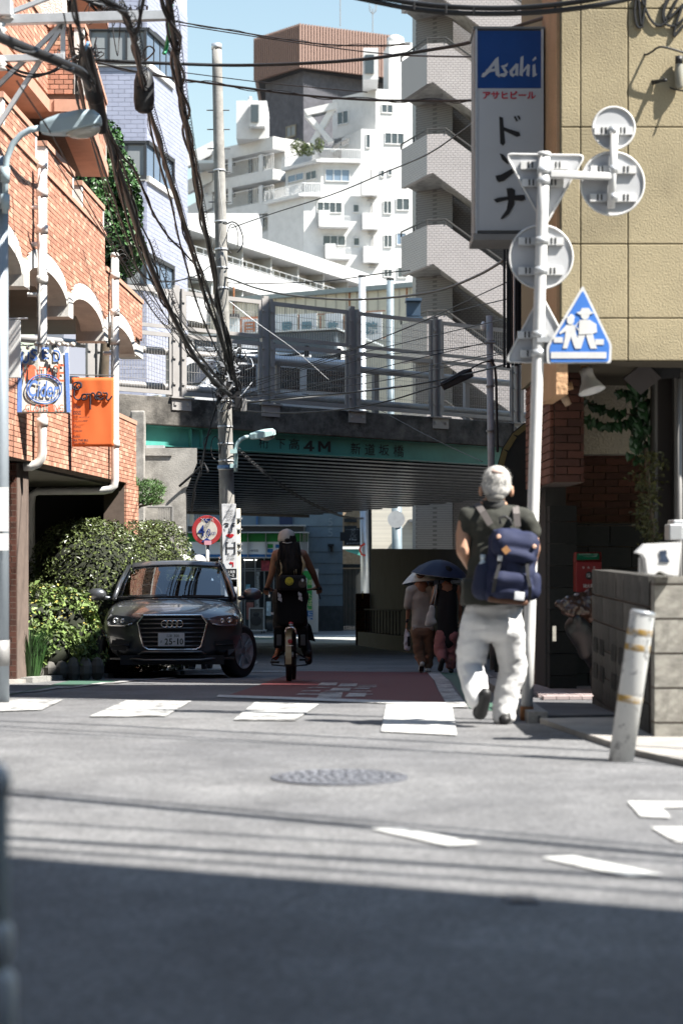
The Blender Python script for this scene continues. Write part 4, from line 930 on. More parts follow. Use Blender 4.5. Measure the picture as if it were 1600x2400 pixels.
for x in (580,622,703,710,714.5,720): fbox(mb, x, 1249, x+1.4, 1307, 65.5, 66)
mb.build('fascia_frame', ALU, cs)
tt(cs,'小滝中目黒店',595.5,1290.5,21,5.5,65.6,INK,.0,.02)
for x0, y0, x1, y1, m in ((627,1275,640,1284.5,SGREEN),(627,1286.5,640,1295.5,SBLUE),(645.5,1276,656,1284.5,SBLUE)): mb = MB(); fbox(mb, x0, y0, x1, y1, 65.57, 65.7); mb.build('logo_square', m, cs)
mb = MB(); fbox(mb, 440, 1308, 712, 1487, 66.0, 66.1); mb.build('glazing', DKGLASS, cs)
mb = MB()
for x in (566,572,597,618,640,662,690): fbox(mb, x, 1308, x+2.5, 1488, 65.9, 66.05)
for y in (1332,1337): fbox(mb, 566, y, 692, y+2, 65.92, 66.05)
fbox(mb, 562, 1308, 567, 1486, 65.85, 66.05); fbox(mb, 566, 1480, 692, 1487, 65.88, 66.05); mb.build('window_frame', mat('frame_grey', (.22,.25,.27), .45, .4), cs)
LIT = mat('lit_tube', (1,.97,.9), .5, emit=1.5)
mb = MB(); fbox(mb, 571, 1311.5, 593, 1313, 65.85, 65.9); fbox(mb, 598, 1311.5, 602, 1313, 65.85, 65.9); mb.build('light_tube', LIT, cs)
rr = random.Random(12)
for x0,y0,x1,y1,c_ in ((612,1314,632,1338,(.25,.03,.05)),(576,1370,586,1399,(.12,.3,.4)),(584,1385,595,1400,(.03,.12,.3)),(624,1410,635,1443,(.4,.5,.55)),(578,1412,594,1452,(.2,.08,.07)),(574,1395,583,1399,(.5,.5,.5)),(600,1340,608,1424,(.10,.115,.12))):
    mb = MB(); fbox(mb, x0, y0, x1, y1, 65.86, 65.9); mb.build('poster', mat('poster_%d' % x0, c_, .6, var=.5, scale=9), cs)
c = P(604, 1383, 65.8); text('lettering', 'FamilyMart', c, Vector((0,0,-1)), Vector((1,0,0)), 84/F*65.8, 9/F*65.8, mat('faint_white', (.30,.33,.35), .6), cs, .004, .02)
af = thing('notice_stand', 'dark framed board on castors standing before the shop entrance', 'sign', (PX(601,65),65,gz(65)))
mb = MB(); fbox(mb, 585, 1426, 618, 1479, 65.2, 65.25); mb.build('board', mat('board_grey', (.06,.062,.062), .7, var=.3, scale=5), af)
mb = MB(); fbox(mb, 583.5, 1424.5, 619, 1426.5, 65.15, 65.3); fbox(mb, 583.5, 1424.5, 585.5, 1480, 65.15, 65.3); fbox(mb, 617, 1424.5, 619, 1480, 65.15, 65.3); fbox(mb, 579, 1477, 624, 1479.5, 65.0, 65.5); mb.build('frame', ALU, af)
for x in (585,589,614,619): MB().cyl(P(x,1482,65.0)+Vector((-.02,0,0)), P(x,1482,65.0)+Vector((.02,0,0)), .05, n=10).build('castor', BLACK, af)
MB().ell(P(600,1455,65.19), (.19,.02,.17)).build('print', INK, af); MB().ell(P(600,1440,65.19), (.1,.02,.08)).build('print', INK, af)
t = thing('shop_sign_post', 'upright illuminated shop sign with green panel and ATM plate beside the store', 'sign', (PX(729,64.5),64.5,gz(64.5)))
mb = MB(); fbox(mb, 700, 1334, 745, 1482, 64.6, 65.2); mb.build('frame', ALU, t)
mb = MB(); fbox(mb, 703, 1338, 731, 1430, 64.56, 64.6); mb.build('panel', SGREEN, t); mb = MB(); fbox(mb, 703, 1355, 719, 1430, 64.54, 64.56); mb.build('panel', SWHITE, t)
mb = MB(); fbox(mb, 703, 1431, 733, 1445, 64.55, 64.6); mb.build('panel', SBLUE, t); mb = MB(); fbox(mb, 703, 1446, 733, 1454, 64.55, 64.6); mb.build('panel', SWHITE, t)
CYEL = mat('cream_letter', (.62,.6,.35), .5)
for b_, y in (('酒',1365),('た',1397),('ば',1411),('こ',1424)): tt(t,b_,726,y,11,12,64.54,CYEL,.0,.02)
tt(t,'銀行',712,1380,12,30,64.54,SBLUE,.01,.02); tt(t,'に',728,1438,9,9,64.54,SWHITE,.01,.02); tt(t,'ATM',724,1450,17,6.5,64.54,SBLUE,.03,.02)
# right of the office building: board fence, awning, black shop sign, pole
t = thing('board_fence', 'tall dark wooden board fence right of the blue grey building', 'fence', (PX(822,69),69,gz(69)))
WOODD = mat('dark_weathered_wood', (.05,.055,.055), .85, rnd=.3, var=.3)
for i in range(13): 
    x = PX(802,69)+i*.063; piece('board', WOODD, (x+.03,69,(gz(69)+PZ(1333,69))/2), (.058,.03,PZ(1333,69)-gz(69)), 0, t)
mb = MB(); fbox(mb, 800, 1322, 850, 1331, 68.9, 69.2); mb.build('rail', WOODD, t)
t = thing('awning', 'small green awning over an opening beyond the bridge', 'awning', P(825,1290,71))
mb = MB(); mb.slab([P(800,1284,71),P(846,1288,71),P(846,1303,71),P(812,1292,71)], (0,1,0), .6); mb.build('canvas', TEAL, t); mb = MB(); fbox(mb, 798, 1281, 846, 1287, 70.9, 71.5); mb.build('fascia', WPAINT, t)
t = thing('shop_sign', 'black hanging shop sign lettered & and A Body beyond the bridge', 'sign', P(825,1278,67.5))
mb = MB(); fbox(mb, 806, 1237, 846, 1278, 67.5, 67.62); mb.build('board', BLACKM, t); mb = MB(); fbox(mb, 797, 1247, 806, 1268, 67.53, 67.6); mb.build('arm', BLACKM, t)
tt(t,'&',828,1252,16,20,67.5,mat('dim_grey', (.10,.105,.11), .6),.0,.01); tt(t,'A Body',827,1265,17,5,67.5,SWHITE,-.01,.01); tt(t,'☎ 03-6412-2199',828,1273,34,4,67.5,SWHITE,-.01,.01); tt(t,'• • • CUT • • •',827,1241,32,3,67.5,SWHITE,.0,.01)
HB = mat('beige_siding', (.62,.58,.50), .8, rnd=.10, var=.06, scale=4)
t = thing('house', 'sunlit cream house with horizontal siding boards beyond the bridge', 'house', (PX(930,75),75,gz(75)))
mb = MB(); fbox(mb, 868, 1120, 988, 1480, 75.06, 84); mb.build('wall', HB, t); mb = MB(); fbox(mb, 790, 1120, 868, 1480, 77, 84); mb.build('wall', mat('tan_wall', (.40,.30,.20), .8, rnd=.2, var=.3), t)
for i in range(38): z = PZ(1305,75)+i*.062; piece('siding_board', HB, ((PX(870,75)+PX(988,75))/2, 75.03, z), (PX(988,75)-PX(870,75), .05, .056), 0, t)
mb = MB(); fbox(mb, 960, 1217, 1035, 1223, 73, 78); mb.build('roof', mat('slate_roof', (.10,.11,.12), .6), t); mb = MB(); fbox(mb, 986, 1223, 992, 1300, 74.8, 75); mb.build('downpipe', WPAINT, t)
for y in (1215,1232): mb = MB(); fbox(mb, 806, y, 836, y+9, 76.9, 77); mb.build('window', DKGLASS, t)
GPOLE = mat('blue_grey_pole', (.20,.25,.28), .5, .2, var=.1, scale=4, stain=.2)
t = thing('street_pole', 'thick blue grey steel pole with a round sign back in front of the cream house', 'pole', (PX(929,70),70,gz(70)))
MB().cyl((PX(931,70),70,gz(70)), (PX(929,70),70,2.9), .19, n=20).build('pole', GPOLE, t, True); MB().lathe(P(928,1217,69.8), [(.32,-.01),(.32,.012)], 28, AXY).build('sign_back', GALV, t)
t = thing('street_pole', 'silver steel pole with a red ribbon tied on it beyond the bridge', 'pole', (PX(855,60),60,gz(60)))
MB().cyl((PX(856,60),60,gz(60)), (PX(853,60),60,2.55), .135, n=20).build('pole', GALV, t, True); MB().cyl((PX(869,60),60.1,gz(60)), (PX(867,60),60.1,2.5), .05, n=10).build('conduit', BLACKM, t, True)
MB().tube([P(855,1274,59.8),P(845,1280,59.8),P(843,1290,59.8),P(847,1299,59.8),P(856,1302,59.8)], .035, 7).build('ribbon', mat('ribbon_red', (.5,.06,.05), .6), t)
# ================================================================== backdrop buildings
def tile_mat(name, c, mortar, w, h, msz=.006, bump=.002, var=.06):
    """small rectangular tiles, joints set back"""
    m = mat(name, c, .5, var=var, scale=2); n = m.node_tree.nodes; l = m.node_tree.links; b = n['Principled BSDF']; src = b.inputs['Base Color'].links[0].from_socket
    tc = n.new('ShaderNodeTexCoord'); sp = n.new('ShaderNodeSeparateXYZ'); l.new(tc.outputs['Object'], sp.inputs[0]); ad = n.new('ShaderNodeMath'); l.new(sp.outputs[0], ad.inputs[0]); l.new(sp.outputs[1], ad.inputs[1])
    cb = n.new('ShaderNodeCombineXYZ'); l.new(ad.outputs[0], cb.inputs[0]); l.new(sp.outputs[2], cb.inputs[1])
    bt_ = n.new('ShaderNodeTexBrick'); l.new(cb.outputs[0], bt_.inputs[0]); bt_.offset = .5; bt_.inputs['Scale'].default_value = 1; bt_.inputs['Brick Width'].default_value = w; bt_.inputs['Row Height'].default_value = h; bt_.inputs['Mortar Size'].default_value = msz; bt_.inputs['Mortar'].default_value = (*mortar, 1)
    l.new(src, bt_.inputs['Color1']); l.new(src, bt_.inputs['Color2']); l.new(bt_.outputs[0], b.inputs['Base Color'])
    bp_ = n.new('ShaderNodeBump'); bp_.inputs['Distance'].default_value = bump; bp_.invert = True; l.new(bt_.outputs['Fac'], bp_.inputs['Height']); l.new(bp_.outputs[0], b.inputs['Normal'])
    return m
LAV = mat('lavender_tile', (.34,.36,.46), .35, rnd=.05, var=.05, scale=2); LAVJ = mat('pale_joint', (.44,.455,.53), .7)
WGL = mat('blue_window_glass', (.16,.22,.30), .06, spec=.9); WGD = mat('dark_window_glass', (.05,.06,.065), .08, spec=.9); BLIND = mat('grey_blind', (.24,.26,.27), .7)
WBLD = mat('white_render', (.64,.64,.635), .85, var=.05, scale=.4, bump=.002, stain=.08); WRAIL = mat('white_rail', (.80,.80,.80), .5)
def win(par, f, x0, y0, x1, y1, frame=WPAINT, pane=WGD, mull=1, fr=.05, o=.03, name='window'):
    """recessed-looking window: frame proud of the wall, panes inside"""
    mb = MB(); u0, u1 = f.sx(x0), f.sx(x1); d = (f.a+f.t*((u0+u1)/2)).y; z0, z1 = PZ(y1,d), PZ(y0,d)
    f.ubox(mb, u0-fr, u1+fr, z1, z1+fr, 0, o+.03); f.ubox(mb, u0-fr, u1+fr, z0-fr*1.4, z0, 0, o+.06); f.ubox(mb, u0-fr, u0, z0, z1, 0, o+.03); f.ubox(mb, u1, u1+fr, z0, z1, 0, o+.03)
    for i in range(1, mull+1): u = u0+(u1-u0)*i/(mull+1); f.ubox(mb, u-.025, u+.025, z0, z1, 0, o+.02)
    w = mb.build(name, frame, par)
    mb = MB(); f.ubox(mb, u0, u1, z0, z1, 0, o*.5); mb.build('pane', pane, w)
    return w
def railing(par, pts, h=.95, sp=.14, m=WRAIL, r=.02):
    mb = MB()
    for a, b in zip(pts, pts[1:]):
        a = Vector(a); b = Vector(b); L = (b-a).length; n = max(1, int(L/sp)); up = Vector((0,0,1))
        mb.tube([a+up*h, b+up*h], r*1.4, 5); mb.tube([a+up*.06, b+up*.06], r, 5)
        for i in range(n+1): p = a.lerp(b, i/n); mb.tube([p, p+up*h], r*.75, 4)
    o = mb.build('railing', m, par); return o
# lavender tiled tower
t = thing('tower_block', 'pale lavender tiled tower block with dark corner windows behind the brick building', 'building', (PX(340,46),46,gz(46)))
lA, lB, lC = (PX(150,45),45), (PX(342,45),45), (PX(342,45)+.62*1.75/1.9*1.9,48.9)
lC = (PX(438,48.6),48.6)
mb = MB(); mb.prism([lA, lB, lC, (lC[0]-4,49)], gz(46)-.3, 15.5); mb.build('wall', LAVJ, t)
f1 = Face(lA, lB); f2 = Face(lB, lC)
rows_ = ((70,150),(335,418),(598,672))
def keep1(u, z): return not any(PZ(y1+4,45) < z < PZ(y0-2,45) and u > f1.sx(205) for y0, y1 in rows_)
def keep2(u, z):
    q = f2.uz(u, z); px = CX+F*q.x/q.y; py = HY-F*(z-HC)/q.y
    return not any(y0-6 < py-(px-342)*.75 < y1+4 and px < 402 for y0, y1 in rows_)
bricks(f1, f1.sx(205), f1.L, lambda u: 2.5, lambda u: 14.6, .30, .105, .007, LAV, t, maxn=230, name='tile', thick=.02, keep=keep1, off=0)
bricks(f2, 0, f2.L, lambda u: 2.5, lambda u: 14.8, .45, .105, .007, LAV, t, maxn=60, name='tile', thick=.02, keep=keep2, off=0)
BFR = mat('black_frame', (.03,.032,.035), .5)
for y0, y1 in rows_:
    w = win(t, f1, 215, y0+4, 338, y1-6, BFR, BLIND, 2, .06, .03)
    mb = MB(); f1.box(mb, 200, y0-4, 342, y0+2, 0, .07); mb.build('lintel', BFR, t); mb = MB(); f1.box(mb, 200, y1-4, 342, y1+6, 0, .08); mb.build('sill', WCON, t)
    z0, z1 = PZ(y1-6,45), PZ(y0+4,45); u1 = f2.sx(400)
    mb = MB(); f2.ubox(mb, 0, u1, z1, z1+.1, 0, .09); f2.ubox(mb, u1, u1+.1, z0, z1+.1, 0, .09)
    for i in range(1,4): f2.ubox(mb, u1*i/4-.02, u1*i/4+.02, z0, z1, 0, .05)
    mb.build('window_frame', BFR, t)
    mb = MB(); f2.ubox(mb, 0, u1, z0, z1, 0, .03); mb.build('pane', WGL, t); mb = MB(); f2.ubox(mb, 0, u1+.1, z0-.14, z0, 0, .09); mb.build('sill', WCON, t)
K_ = 1.9
# white corridor block
t = thing('apartment_block', 'white apartment block with open corridors left of the dark tower', 'building', (PX(540,99*K_),99*K_,gz(99*K_)))
f = Face((PX(440,101.5*K_),101.5*K_), (PX(640,96.6*K_),96.6*K_)); zr = lambda y: PZ(y,98*K_)
mb = MB(); mb.prism([f.uz(-.5,0,-1.6).xy, f.uz(f.L,0,-1.6).xy, f.uz(f.L,0,-9).xy, f.uz(-.5,0,-9).xy], gz(99*K_), zr(332)); mb.build('wall', WBLD, t)
u0 = f.sx(478)
for i, (y0, y1) in enumerate(((333,362),(402,432),(475,507),(545,575))):
    mb = MB(); f.ubox(mb, u0 if i < 2 else u0-.6, f.L, zr(y1), zr(y0)-.25*(i>0), -1.7, .0)
    f.ubox(mb, u0, f.L, zr(y1)-.02, zr(y1)+.1, -1.6, .05); mb.build('corridor_slab', WBLD, t)
    if i:
        railing(t, [f.uz(u0,zr(y0)-.25,-.05), f.uz(f.L,zr(y0)-.25,-.05)], 1.5, .3, WRAIL, .03)
        mb = MB()
        for x in (488,535,606): f.box(mb, x, y0-40, x+9, y0+4, -.12, .02)
        mb.build('column', WBLD, t)
        fi = Face(f.uz(0,0,-1.6).xy, f.uz(f.L,0,-1.6).xy)
        for x0, x1, h in ((545,553,24),(582,594,40),(605,612,16),(528,540,24),(618,624,24)): win(t, fi, x0, y0-36, x1, y0-36+h, WPAINT, WGD, 0, .05)
mb = MB()
for i in range(4): mb.slab([P(440,470+i*62-110,100*K_),P(498,440+i*62-110,100*K_),P(498,472+i*62-110,100*K_),P(440,500+i*62-110,100*K_)], (0,1,0), 1.2)
mb.build('outer_stair', WBLD, t); mb = MB(); fbox(mb, 447, 375, 500, 382, 98*K_, 100.5*K_); mb.build('stair_roof', ALU, t)
mb = MB(); mb.bb(PX(554,97*K_), PX(625,97*K_), 97*K_, 97*K_+6, zr(335), PZ(236,97*K_)); mb.build('lift_house', WBLD, t); mb = MB(); fbox(mb, 584, 240, 621, 296, 96.4*K_, 97.2*K_); mb.build('vent_hood', WBLD, t); mb = MB(); fbox(mb, 588, 245, 606, 286, 96.3*K_, 96.42*K_); mb.build('vent_louvre', WGD, t)
MB().lathe(P(586,232,97.5*K_), [(.2,-.2),(.2,.1),(.1,.25)], 12).build('vent_cap', GALV, t, True)
# dark tower with ribbed brown crown
DT = mat('slate_tower_brick', (.085,.085,.10), .8, var=.25, scale=1.2, bump=.01, bscale=12, stain=.2); RIB = mat('brown_ribbed_metal', (.25,.16,.13), .55, .2, var=.06, scale=2)
t = thing('tower_block', 'dark slate tower crowned by a ribbed brown metal box', 'building', (PX(711,110*K_),110*K_,gz(110*K_)))
pA, pB, pC = (PX(622,113*K_),113*K_), (PX(711,110*K_),110*K_), (PX(905,113*K_),113*K_)
mb = MB(); mb.prism([pA, pB, pC, (pC[0]-3,pC[1]+14), (pA[0],pC[1]+14)], gz(110*K_), PZ(165,110*K_)); mb.build('wall', DT, t)
f = Face(pA, pB); win(t, f, 673, 297, 693, 319, mat('brass_frame', (.22,.19,.14), .5), BLIND, 1, .12, .1)
mb = MB(); fr_ = Face(pB, pC)
cA, cB, cC = (PX(597,112.6*K_),112.6*K_), (PX(703,109.4*K_),109.4*K_), (PX(922,112*K_),112*K_)
mb = MB(); mb.prism([cA, cB, cC, (cC[0],cC[1]+12), (cA[0],cC[1]+12)], PZ(157,109.4*K_), PZ(56,109.4*K_)); mb.build('crown_core', RIB, t)
mb = MB(); mb.prism([(cA[0]+.4,cA[1]+.3), (cB[0],cB[1]+.6), (cC[0]-.4,cC[1]+.3), (cC[0]-.4,cC[1]+11), (cA[0]+.4,cC[1]+11)], PZ(166,110*K_)-.02, PZ(157,109.4*K_)-.01); mb.build('crown_soffit', BLACKM, t)
for a, b in ((cA,cB),(cB,cC)):
    fc = Face(a, b); n = int(fc.L/.36); mb = MB()
    for i in range(n+1): fc.ubox(mb, i*fc.L/n-.09, i*fc.L/n+.09, PZ(157,109.4*K_)-.05, PZ(56,109.4*K_)+.05, 0, .10)
    tag(mb.build('rib', RIB, t), kind='stuff')
for px, y0, y1, w in ((797,-60,62,.05),(873,20,75,.05)):
    a = thing('antenna', 'thin whip antenna on the brown crown of the dark tower' if px < 800 else 'branched radio antenna right of the whip on the brown crown', 'antenna', P(px,y1,114*K_))
    mb = MB(); mb.cyl(P(px,y1,114*K_), P(px,y0,114*K_), w, n=6); mb.build('mast', STEELG, a)
    if px > 800:
        mb = MB()
        for dx, dy in ((-8,-12),(-5,-6),(6,-8),(9,-14)): mb.tube([P(px,y0+14,114*K_), P(px+dx,y0+8+dy*.3,114*K_), P(px+dx,y0+dy,114*K_)], .035, 5)
        mb.build('element', STEELG, a)
# white terraced block
t = thing('apartment_block', 'bright white terraced apartment block with balconies right of the dark tower', 'building', (PX(800,92*K_),92*K_,gz(92*K_)))
def mass(L, C, Rr, y0, y1, d, name='wall'):
    pl = [(PX(L,d+4.2),d+4.2), (PX(C,d),d), (PX(Rr,d+1.2),d+1.2), (PX(Rr,d+14),d+14), (PX(L,d+14),d+14)]
    mb = MB(); mb.prism(pl, PZ(y1,d) if y1 else gz(90*K_), PZ(y0,d)); mb.build(name, WBLD, t)
    return Face(pl[0], pl[1]), Face(pl[1], pl[2])
lo = mass(628,712,1010,457,None,92*K_); mi = mass(669,752,1010,372,458,92*K_+1); mu = mass(800,846,1010,302,374,92*K_+2); to = mass(779,880,1010,208,304,92*K_+3); tw = mass(898,912,1010,96,210,92*K_+4)
for fcs, y, nm in ((lo,457,1),(mi,372,1)):
    L_, R_ = fcs; z = PZ(y,92.2*K_)
    mb = MB(); L_.ubox(mb, 0, L_.L, z-.25, z, 0, .5); R_.ubox(mb, -.5, R_.sx(845 if nm and y < 400 else 752), z-.25, z+.003, 0, .5); mb.build('terrace_edge', WBLD, t)
    railing(t, [L_.uz(0,z,.4), L_.uz(L_.L+.3,z,.4), R_.uz(R_.sx(845 if y < 400 else 750),z,.4)], .95, .2, WRAIL, .03)
mb = MB(); dd_ = 92*K_+2.2
mb.slab([P(712,256,dd_),P(790,238,dd_),P(790,254,dd_),P(720,270,dd_)], (0,1,0), 1.5); mb.slab([P(713,268,dd_+.1),P(727,268,dd_+.1),P(782,330,dd_+.1),P(768,334,dd_+.1)], (0,1,0), 1.3); mb.slab([P(770,254,dd_+.2),P(784,256,dd_+.2),P(738,338,dd_+.2),P(722,338,dd_+.2)], (0,1,0), 1.1)
mb.build('cross_brace', WBLD, t)
Rlo, Rmi, Rmu, Rto = lo[1], mi[1], mu[1], to[1]
for f, x0,y0,x1,y1,mu_ in ((Rto,894,246,919,264,1),(Rto,982,240,996,264,0),(Rmi,763,398,818,424,2),(Rmu,902,313,945,337,2),(Rlo,744,475,800,498,3),(Rlo,757,553,808,575,2),(Rlo,828,480,840,497,0),(Rlo,829,558,841,575,0),(Rlo,899,472,916,500,1),(Rlo,929,466,958,492,1),(Rlo,900,552,917,579,1),(Rlo,930,547,950,573,1),(Rmi,892,400,899,414,0),(Rmi,910,397,917,410,0),(Rmu,858,316,866,346,0),(Rlo,900,632,917,648,1),(Rlo,932,628,952,650,1),(Rlo,757,640,808,660,2),(to[0],792,262,816,290,1),(mi[0],676,409,712,424,1),(mi[0],718,402,742,420,1),(mu[0],779,333,818,346,1)):
    win(t, f, x0, y0, x1, y1, mat('white_frame', (.75,.75,.75), .5), WGL if (x0+y0) % 4 == 1 else WGD, mu_, .05, .06)
for f, x0,y0,x1,y1 in ((Rlo,745,497,816,536),(Rlo,760,575,818,610)):
    mb = MB(); f.box(mb, x0, y1-6, x1, y1, 0, 1.1); f.box(mb, x0, y0, x0+24, y1, 0, 1.05); mb.build('balcony', WBLD, t); d = 91*K_
    railing(t, [f.pt(x0+24,y1-6,1.0), f.pt(x1,y1-6,1.0)], .75, .16)
for x0,y0,x1,y1 in ((845,424,884,461),(847,503,885,540),(849,581,888,618)):
    mb = MB(); Rlo.box(mb, x0, y0, x1, y1, 0, .9); mb.build('balcony', WBLD, t); mb = MB(); Rlo.box(mb, x0+22, y0-26, x0+25, y0, .1, .2); Rlo.box(mb, x0+15, y1+8, x0+30, y1+10, .1, .5); mb.build('pipework', STEELG, t)
mb = MB(); fbox(mb, 851, 112, 886, 186, 91.6*K_, 94.5*K_); mb.build('vent_hood', WBLD, t); mb = MB(); fbox(mb, 855, 128, 876, 172, 91.5*K_, 91.62*K_); mb.build('vent_louvre', WGD, t)
MB().lathe(P(926,97,95*K_), [(.8,-.5),(.8,.3),(.4,.55)], 16).build('vent_cap', WBLD, t, True)
sb = thing('roof_shrub', 'brown green shrubs in pots on the white terrace', 'shrub', P(708,352,91.4*K_)); lobes('foliage', [(P(700,346,91.4*K_),(.8,.7,.8)),(P(722,350,91.4*K_),(.7,.7,.6)),(P(748,340,91.6*K_),(.45,.5,.7))], 700, .26, HEDGE, sb, 4, .6)
# long low white building with rooms behind a balcony wall
t = thing('apartment_block', 'long low white building with balcony rooms running diagonally behind the bridge', 'building', (0,68*K_,gz(68*K_)))
CRW_ = mat('offwhite_casing', (.6,.6,.57), .6)
f = Face((PX(425,58.6*K_),58.6*K_), (PX(985,77*K_),77*K_)); fi = Face(f.uz(0,0,-1.5).xy, f.uz(f.L,0,-1.5).xy)
zt = PZ(538,61.6*K_); hp = lambda p: p*61.6*K_/F
mb = MB(); mb.prism([f.uz(0,0,-1.5).xy, f.uz(f.L,0,-1.5).xy, f.uz(f.L,0,-8).xy, f.uz(0,0,-8).xy], gz(60*K_), zt-.1); mb.build('wall', WBLD, t)
mb = MB(); f.ubox(mb, 0, f.L, zt-hp(34), zt, -1.6, .3); mb.build('roof_slab', WBLD, t)
us = [f.sx(573)+i*(f.sx(640)-f.sx(573)) for i in range(-2, 12)]
for lv in range(3):
    z1 = zt-hp(80+100*lv); z0 = z1-hp(54)
    mb = MB(); f.ubox(mb, 0, f.L, z0, z1, -.15, 0); f.ubox(mb, 0, f.L, z0, z0+.22, -1.5, .003); mb.build('balcony_wall', WBLD, t)
    for i, u in enumerate(us):
        if not 0 < u < f.L-2: continue
        sp_ = us[1]-us[0]; mb = MB(); f.ubox(mb, u, u+.12, z0+.3, z1+hp(46), -1.5, -.16); mb.build('partition', WBLD, t)
        w = MB(); fi.ubox(w, u+sp_*.25, u+sp_*.75, z0+.3, z1+hp(34), 0, .05); w = w.build('window', WPAINT, t); mb = MB(); fi.ubox(mb, u+sp_*.28, u+sp_*.49, z0+.4, z1+hp(31), .05, .06); fi.ubox(mb, u+sp_*.51, u+sp_*.72, z0+.4, z1+hp(31), .05, .07); mb.build('pane', WGD, w)
        mb = MB(); fi.ubox(mb, u+sp_*.82, u+sp_*.92, z0+1.0, z1+hp(14), 0, .4); mb.build('air_conditioner', CRW_, t)
    mb = MB(); 
    for o_ in (.1,.45): mb.tube([f.uz(0,z1+o_,-.06), f.uz(f.L,z1+o_,-.06)], .03, 5)
    for i in range(40): mb.tube([f.uz(i*f.L/40,z1,-.06), f.uz(i*f.L/40,z1+.45,-.06)], .022, 4)
    mb.build('handrail', GALV, t)
mb = MB(); fbox(mb, 440, 500, 605, 545, 66*K_, 69*K_); mb.build('roof_room', WBLD, t)
# cream hoarding, lettered panels, dark shed, poles
CRW = mat('cream_panel_wall', (.66,.62,.50), .7, var=.05, scale=1.5, stain=.08); COPE = mat('green_grey_coping', (.26,.31,.31), .5, var=.1)
t = thing('low_building', 'cream panelled low building with a grey coping behind the bridge fence', 'building', (0,58*K_,gz(58*K_)))
f = Face((PX(440,60.7*K_),60.7*K_), (PX(1010,56*K_),56*K_)); zt = PZ(696,59.6*K_)
mb = MB(); mb.prism([f.uz(0,0,-.1).xy, f.uz(f.L,0,-.1).xy, f.uz(f.L,0,-2.5).xy, f.uz(0,0,-2.5).xy], gz(58*K_), zt-.02); mb.build('wall', CRW, t)
mb = MB(); f.ubox(mb, -.1, f.L, zt-.27, zt, -2.5, .2); mb.build('coping', COPE, t)
mb = MB(); n = 24
for i in range(n+1): f.ubox(mb, i*f.L/n-.025, i*f.L/n+.025, zt-2.2, zt-.28, -.1, -.07)
tag(mb.build('seam', mat('seam_shadow', (.42,.40,.34), .8), t), kind='stuff')
mb = MB()
for x in (545,816,950): f.box(mb, x, 672, x+2.5, 740, -.1, -.04)
mb.build('rusty_pipe', mat('rust', (.35,.13,.05), .8), t)
PAN = mat('white_letter_panel', (.78,.79,.80), .5); LTT = mat('faded_teal_letter', (.16,.28,.33), .6); LTO = mat('orange_letter', (.62,.22,.10), .6)
t = thing('roof_sign', 'row of white rooftop sign panels with faded kanji seen behind the bridge fence', 'sign', P(720,795,55*K_))
fs = Face((PX(540,56.5*K_),56.5*K_), (PX(900,54.5*K_),54.5*K_))
for i, (x, b_) in enumerate(((588,'目'),(636,'黒'),(676,'露'),(722,'露'),(782,'整'),(832,'骨'),(874,'院'))):
    if i < 1: mb = MB(); fs.box(mb, x-26, 742, x+26, 800, -.05, 0); mb.build('panel', LTO, t); mb = MB(); fs.box(mb, x-20, 748, x+16, 796, 0, .04); mb.build('panel', PAN, t)
    else: mb = MB(); fs.box(mb, x-20, 738-i, x+20, 796, -.05, 0); mb.build('panel', PAN, t)
    c = fs.pt(x-2, 769, .05); text('lettering', b_, c, fs.t, ZU, 29/F*55.5*K_, 30/F*55.5*K_, LTO if i < 1 else LTT, t, .02, .03)
mb = MB()
for x in (612,655,700,750,806,853): fs.box(mb, x-3, 740, x, 830, -.15, -.1)
fs.box(mb, 545, 736, 900, 739, -.15, -.1); fs.box(mb, 545, 798, 900, 801, -.15, -.1); mb.build('frame', mat('rusty_frame', (.33,.16,.10), .7, var=.4, scale=12), t)
SHED = mat('slate_blue_cladding', (.10,.125,.15), .5, .2, var=.08, scale=2)
t = thing('shed', 'dark slate blue corrugated shed behind the bridge fence', 'shed', (PX(660,52*K_),52*K_,gz(52*K_)))
f = Face((PX(455,53*K_),53*K_), (PX(788,51.6*K_),51.6*K_)); zt = PZ(783,52.3*K_)
mb = MB(); mb.prism([f.uz(0,0).xy, f.uz(f.L,0).xy, f.uz(f.L,0,-4).xy, f.uz(0,0,-4).xy], gz(52*K_), zt); mb.build('wall', SHED, t)
mb = MB(); n = 62
for i in range(n): f.ubox(mb, i*f.L/n, i*f.L/n+.06, 1, zt-.02, 0, .05)
tag(mb.build('rib', SHED, t), kind='stuff')
mb = MB(); mb.slab([f.uz(-.1,zt,.2), f.uz(f.L+.1,zt+.08,.2), f.uz(f.L+1.6,zt-.55,-3), f.uz(f.L,zt+.1,-4.2), f.uz(-.1,zt,-4.2)], (0,0,1), .08); mb.build('roof', ALU, t)
mb = MB(); mb.prism([f.uz(f.L+.01,0,-.2).xy, (PX(838,53*K_),53*K_), (PX(838,53*K_),53*K_+4), f.uz(f.L+.01,0,-4).xy], gz(52*K_), PZ(815,52.5*K_)); mb.build('side_wall', WBLD, t)
mb = MB(); fbox(mb, 536, 738, 558, 785, 53.2*K_, 54*K_); mb.build('chimney', ALU, t); mb = MB(); fbox(mb, 535, 735, 560, 740, 53*K_, 54.1*K_); mb.build('chimney_cap', BLACKM, t)
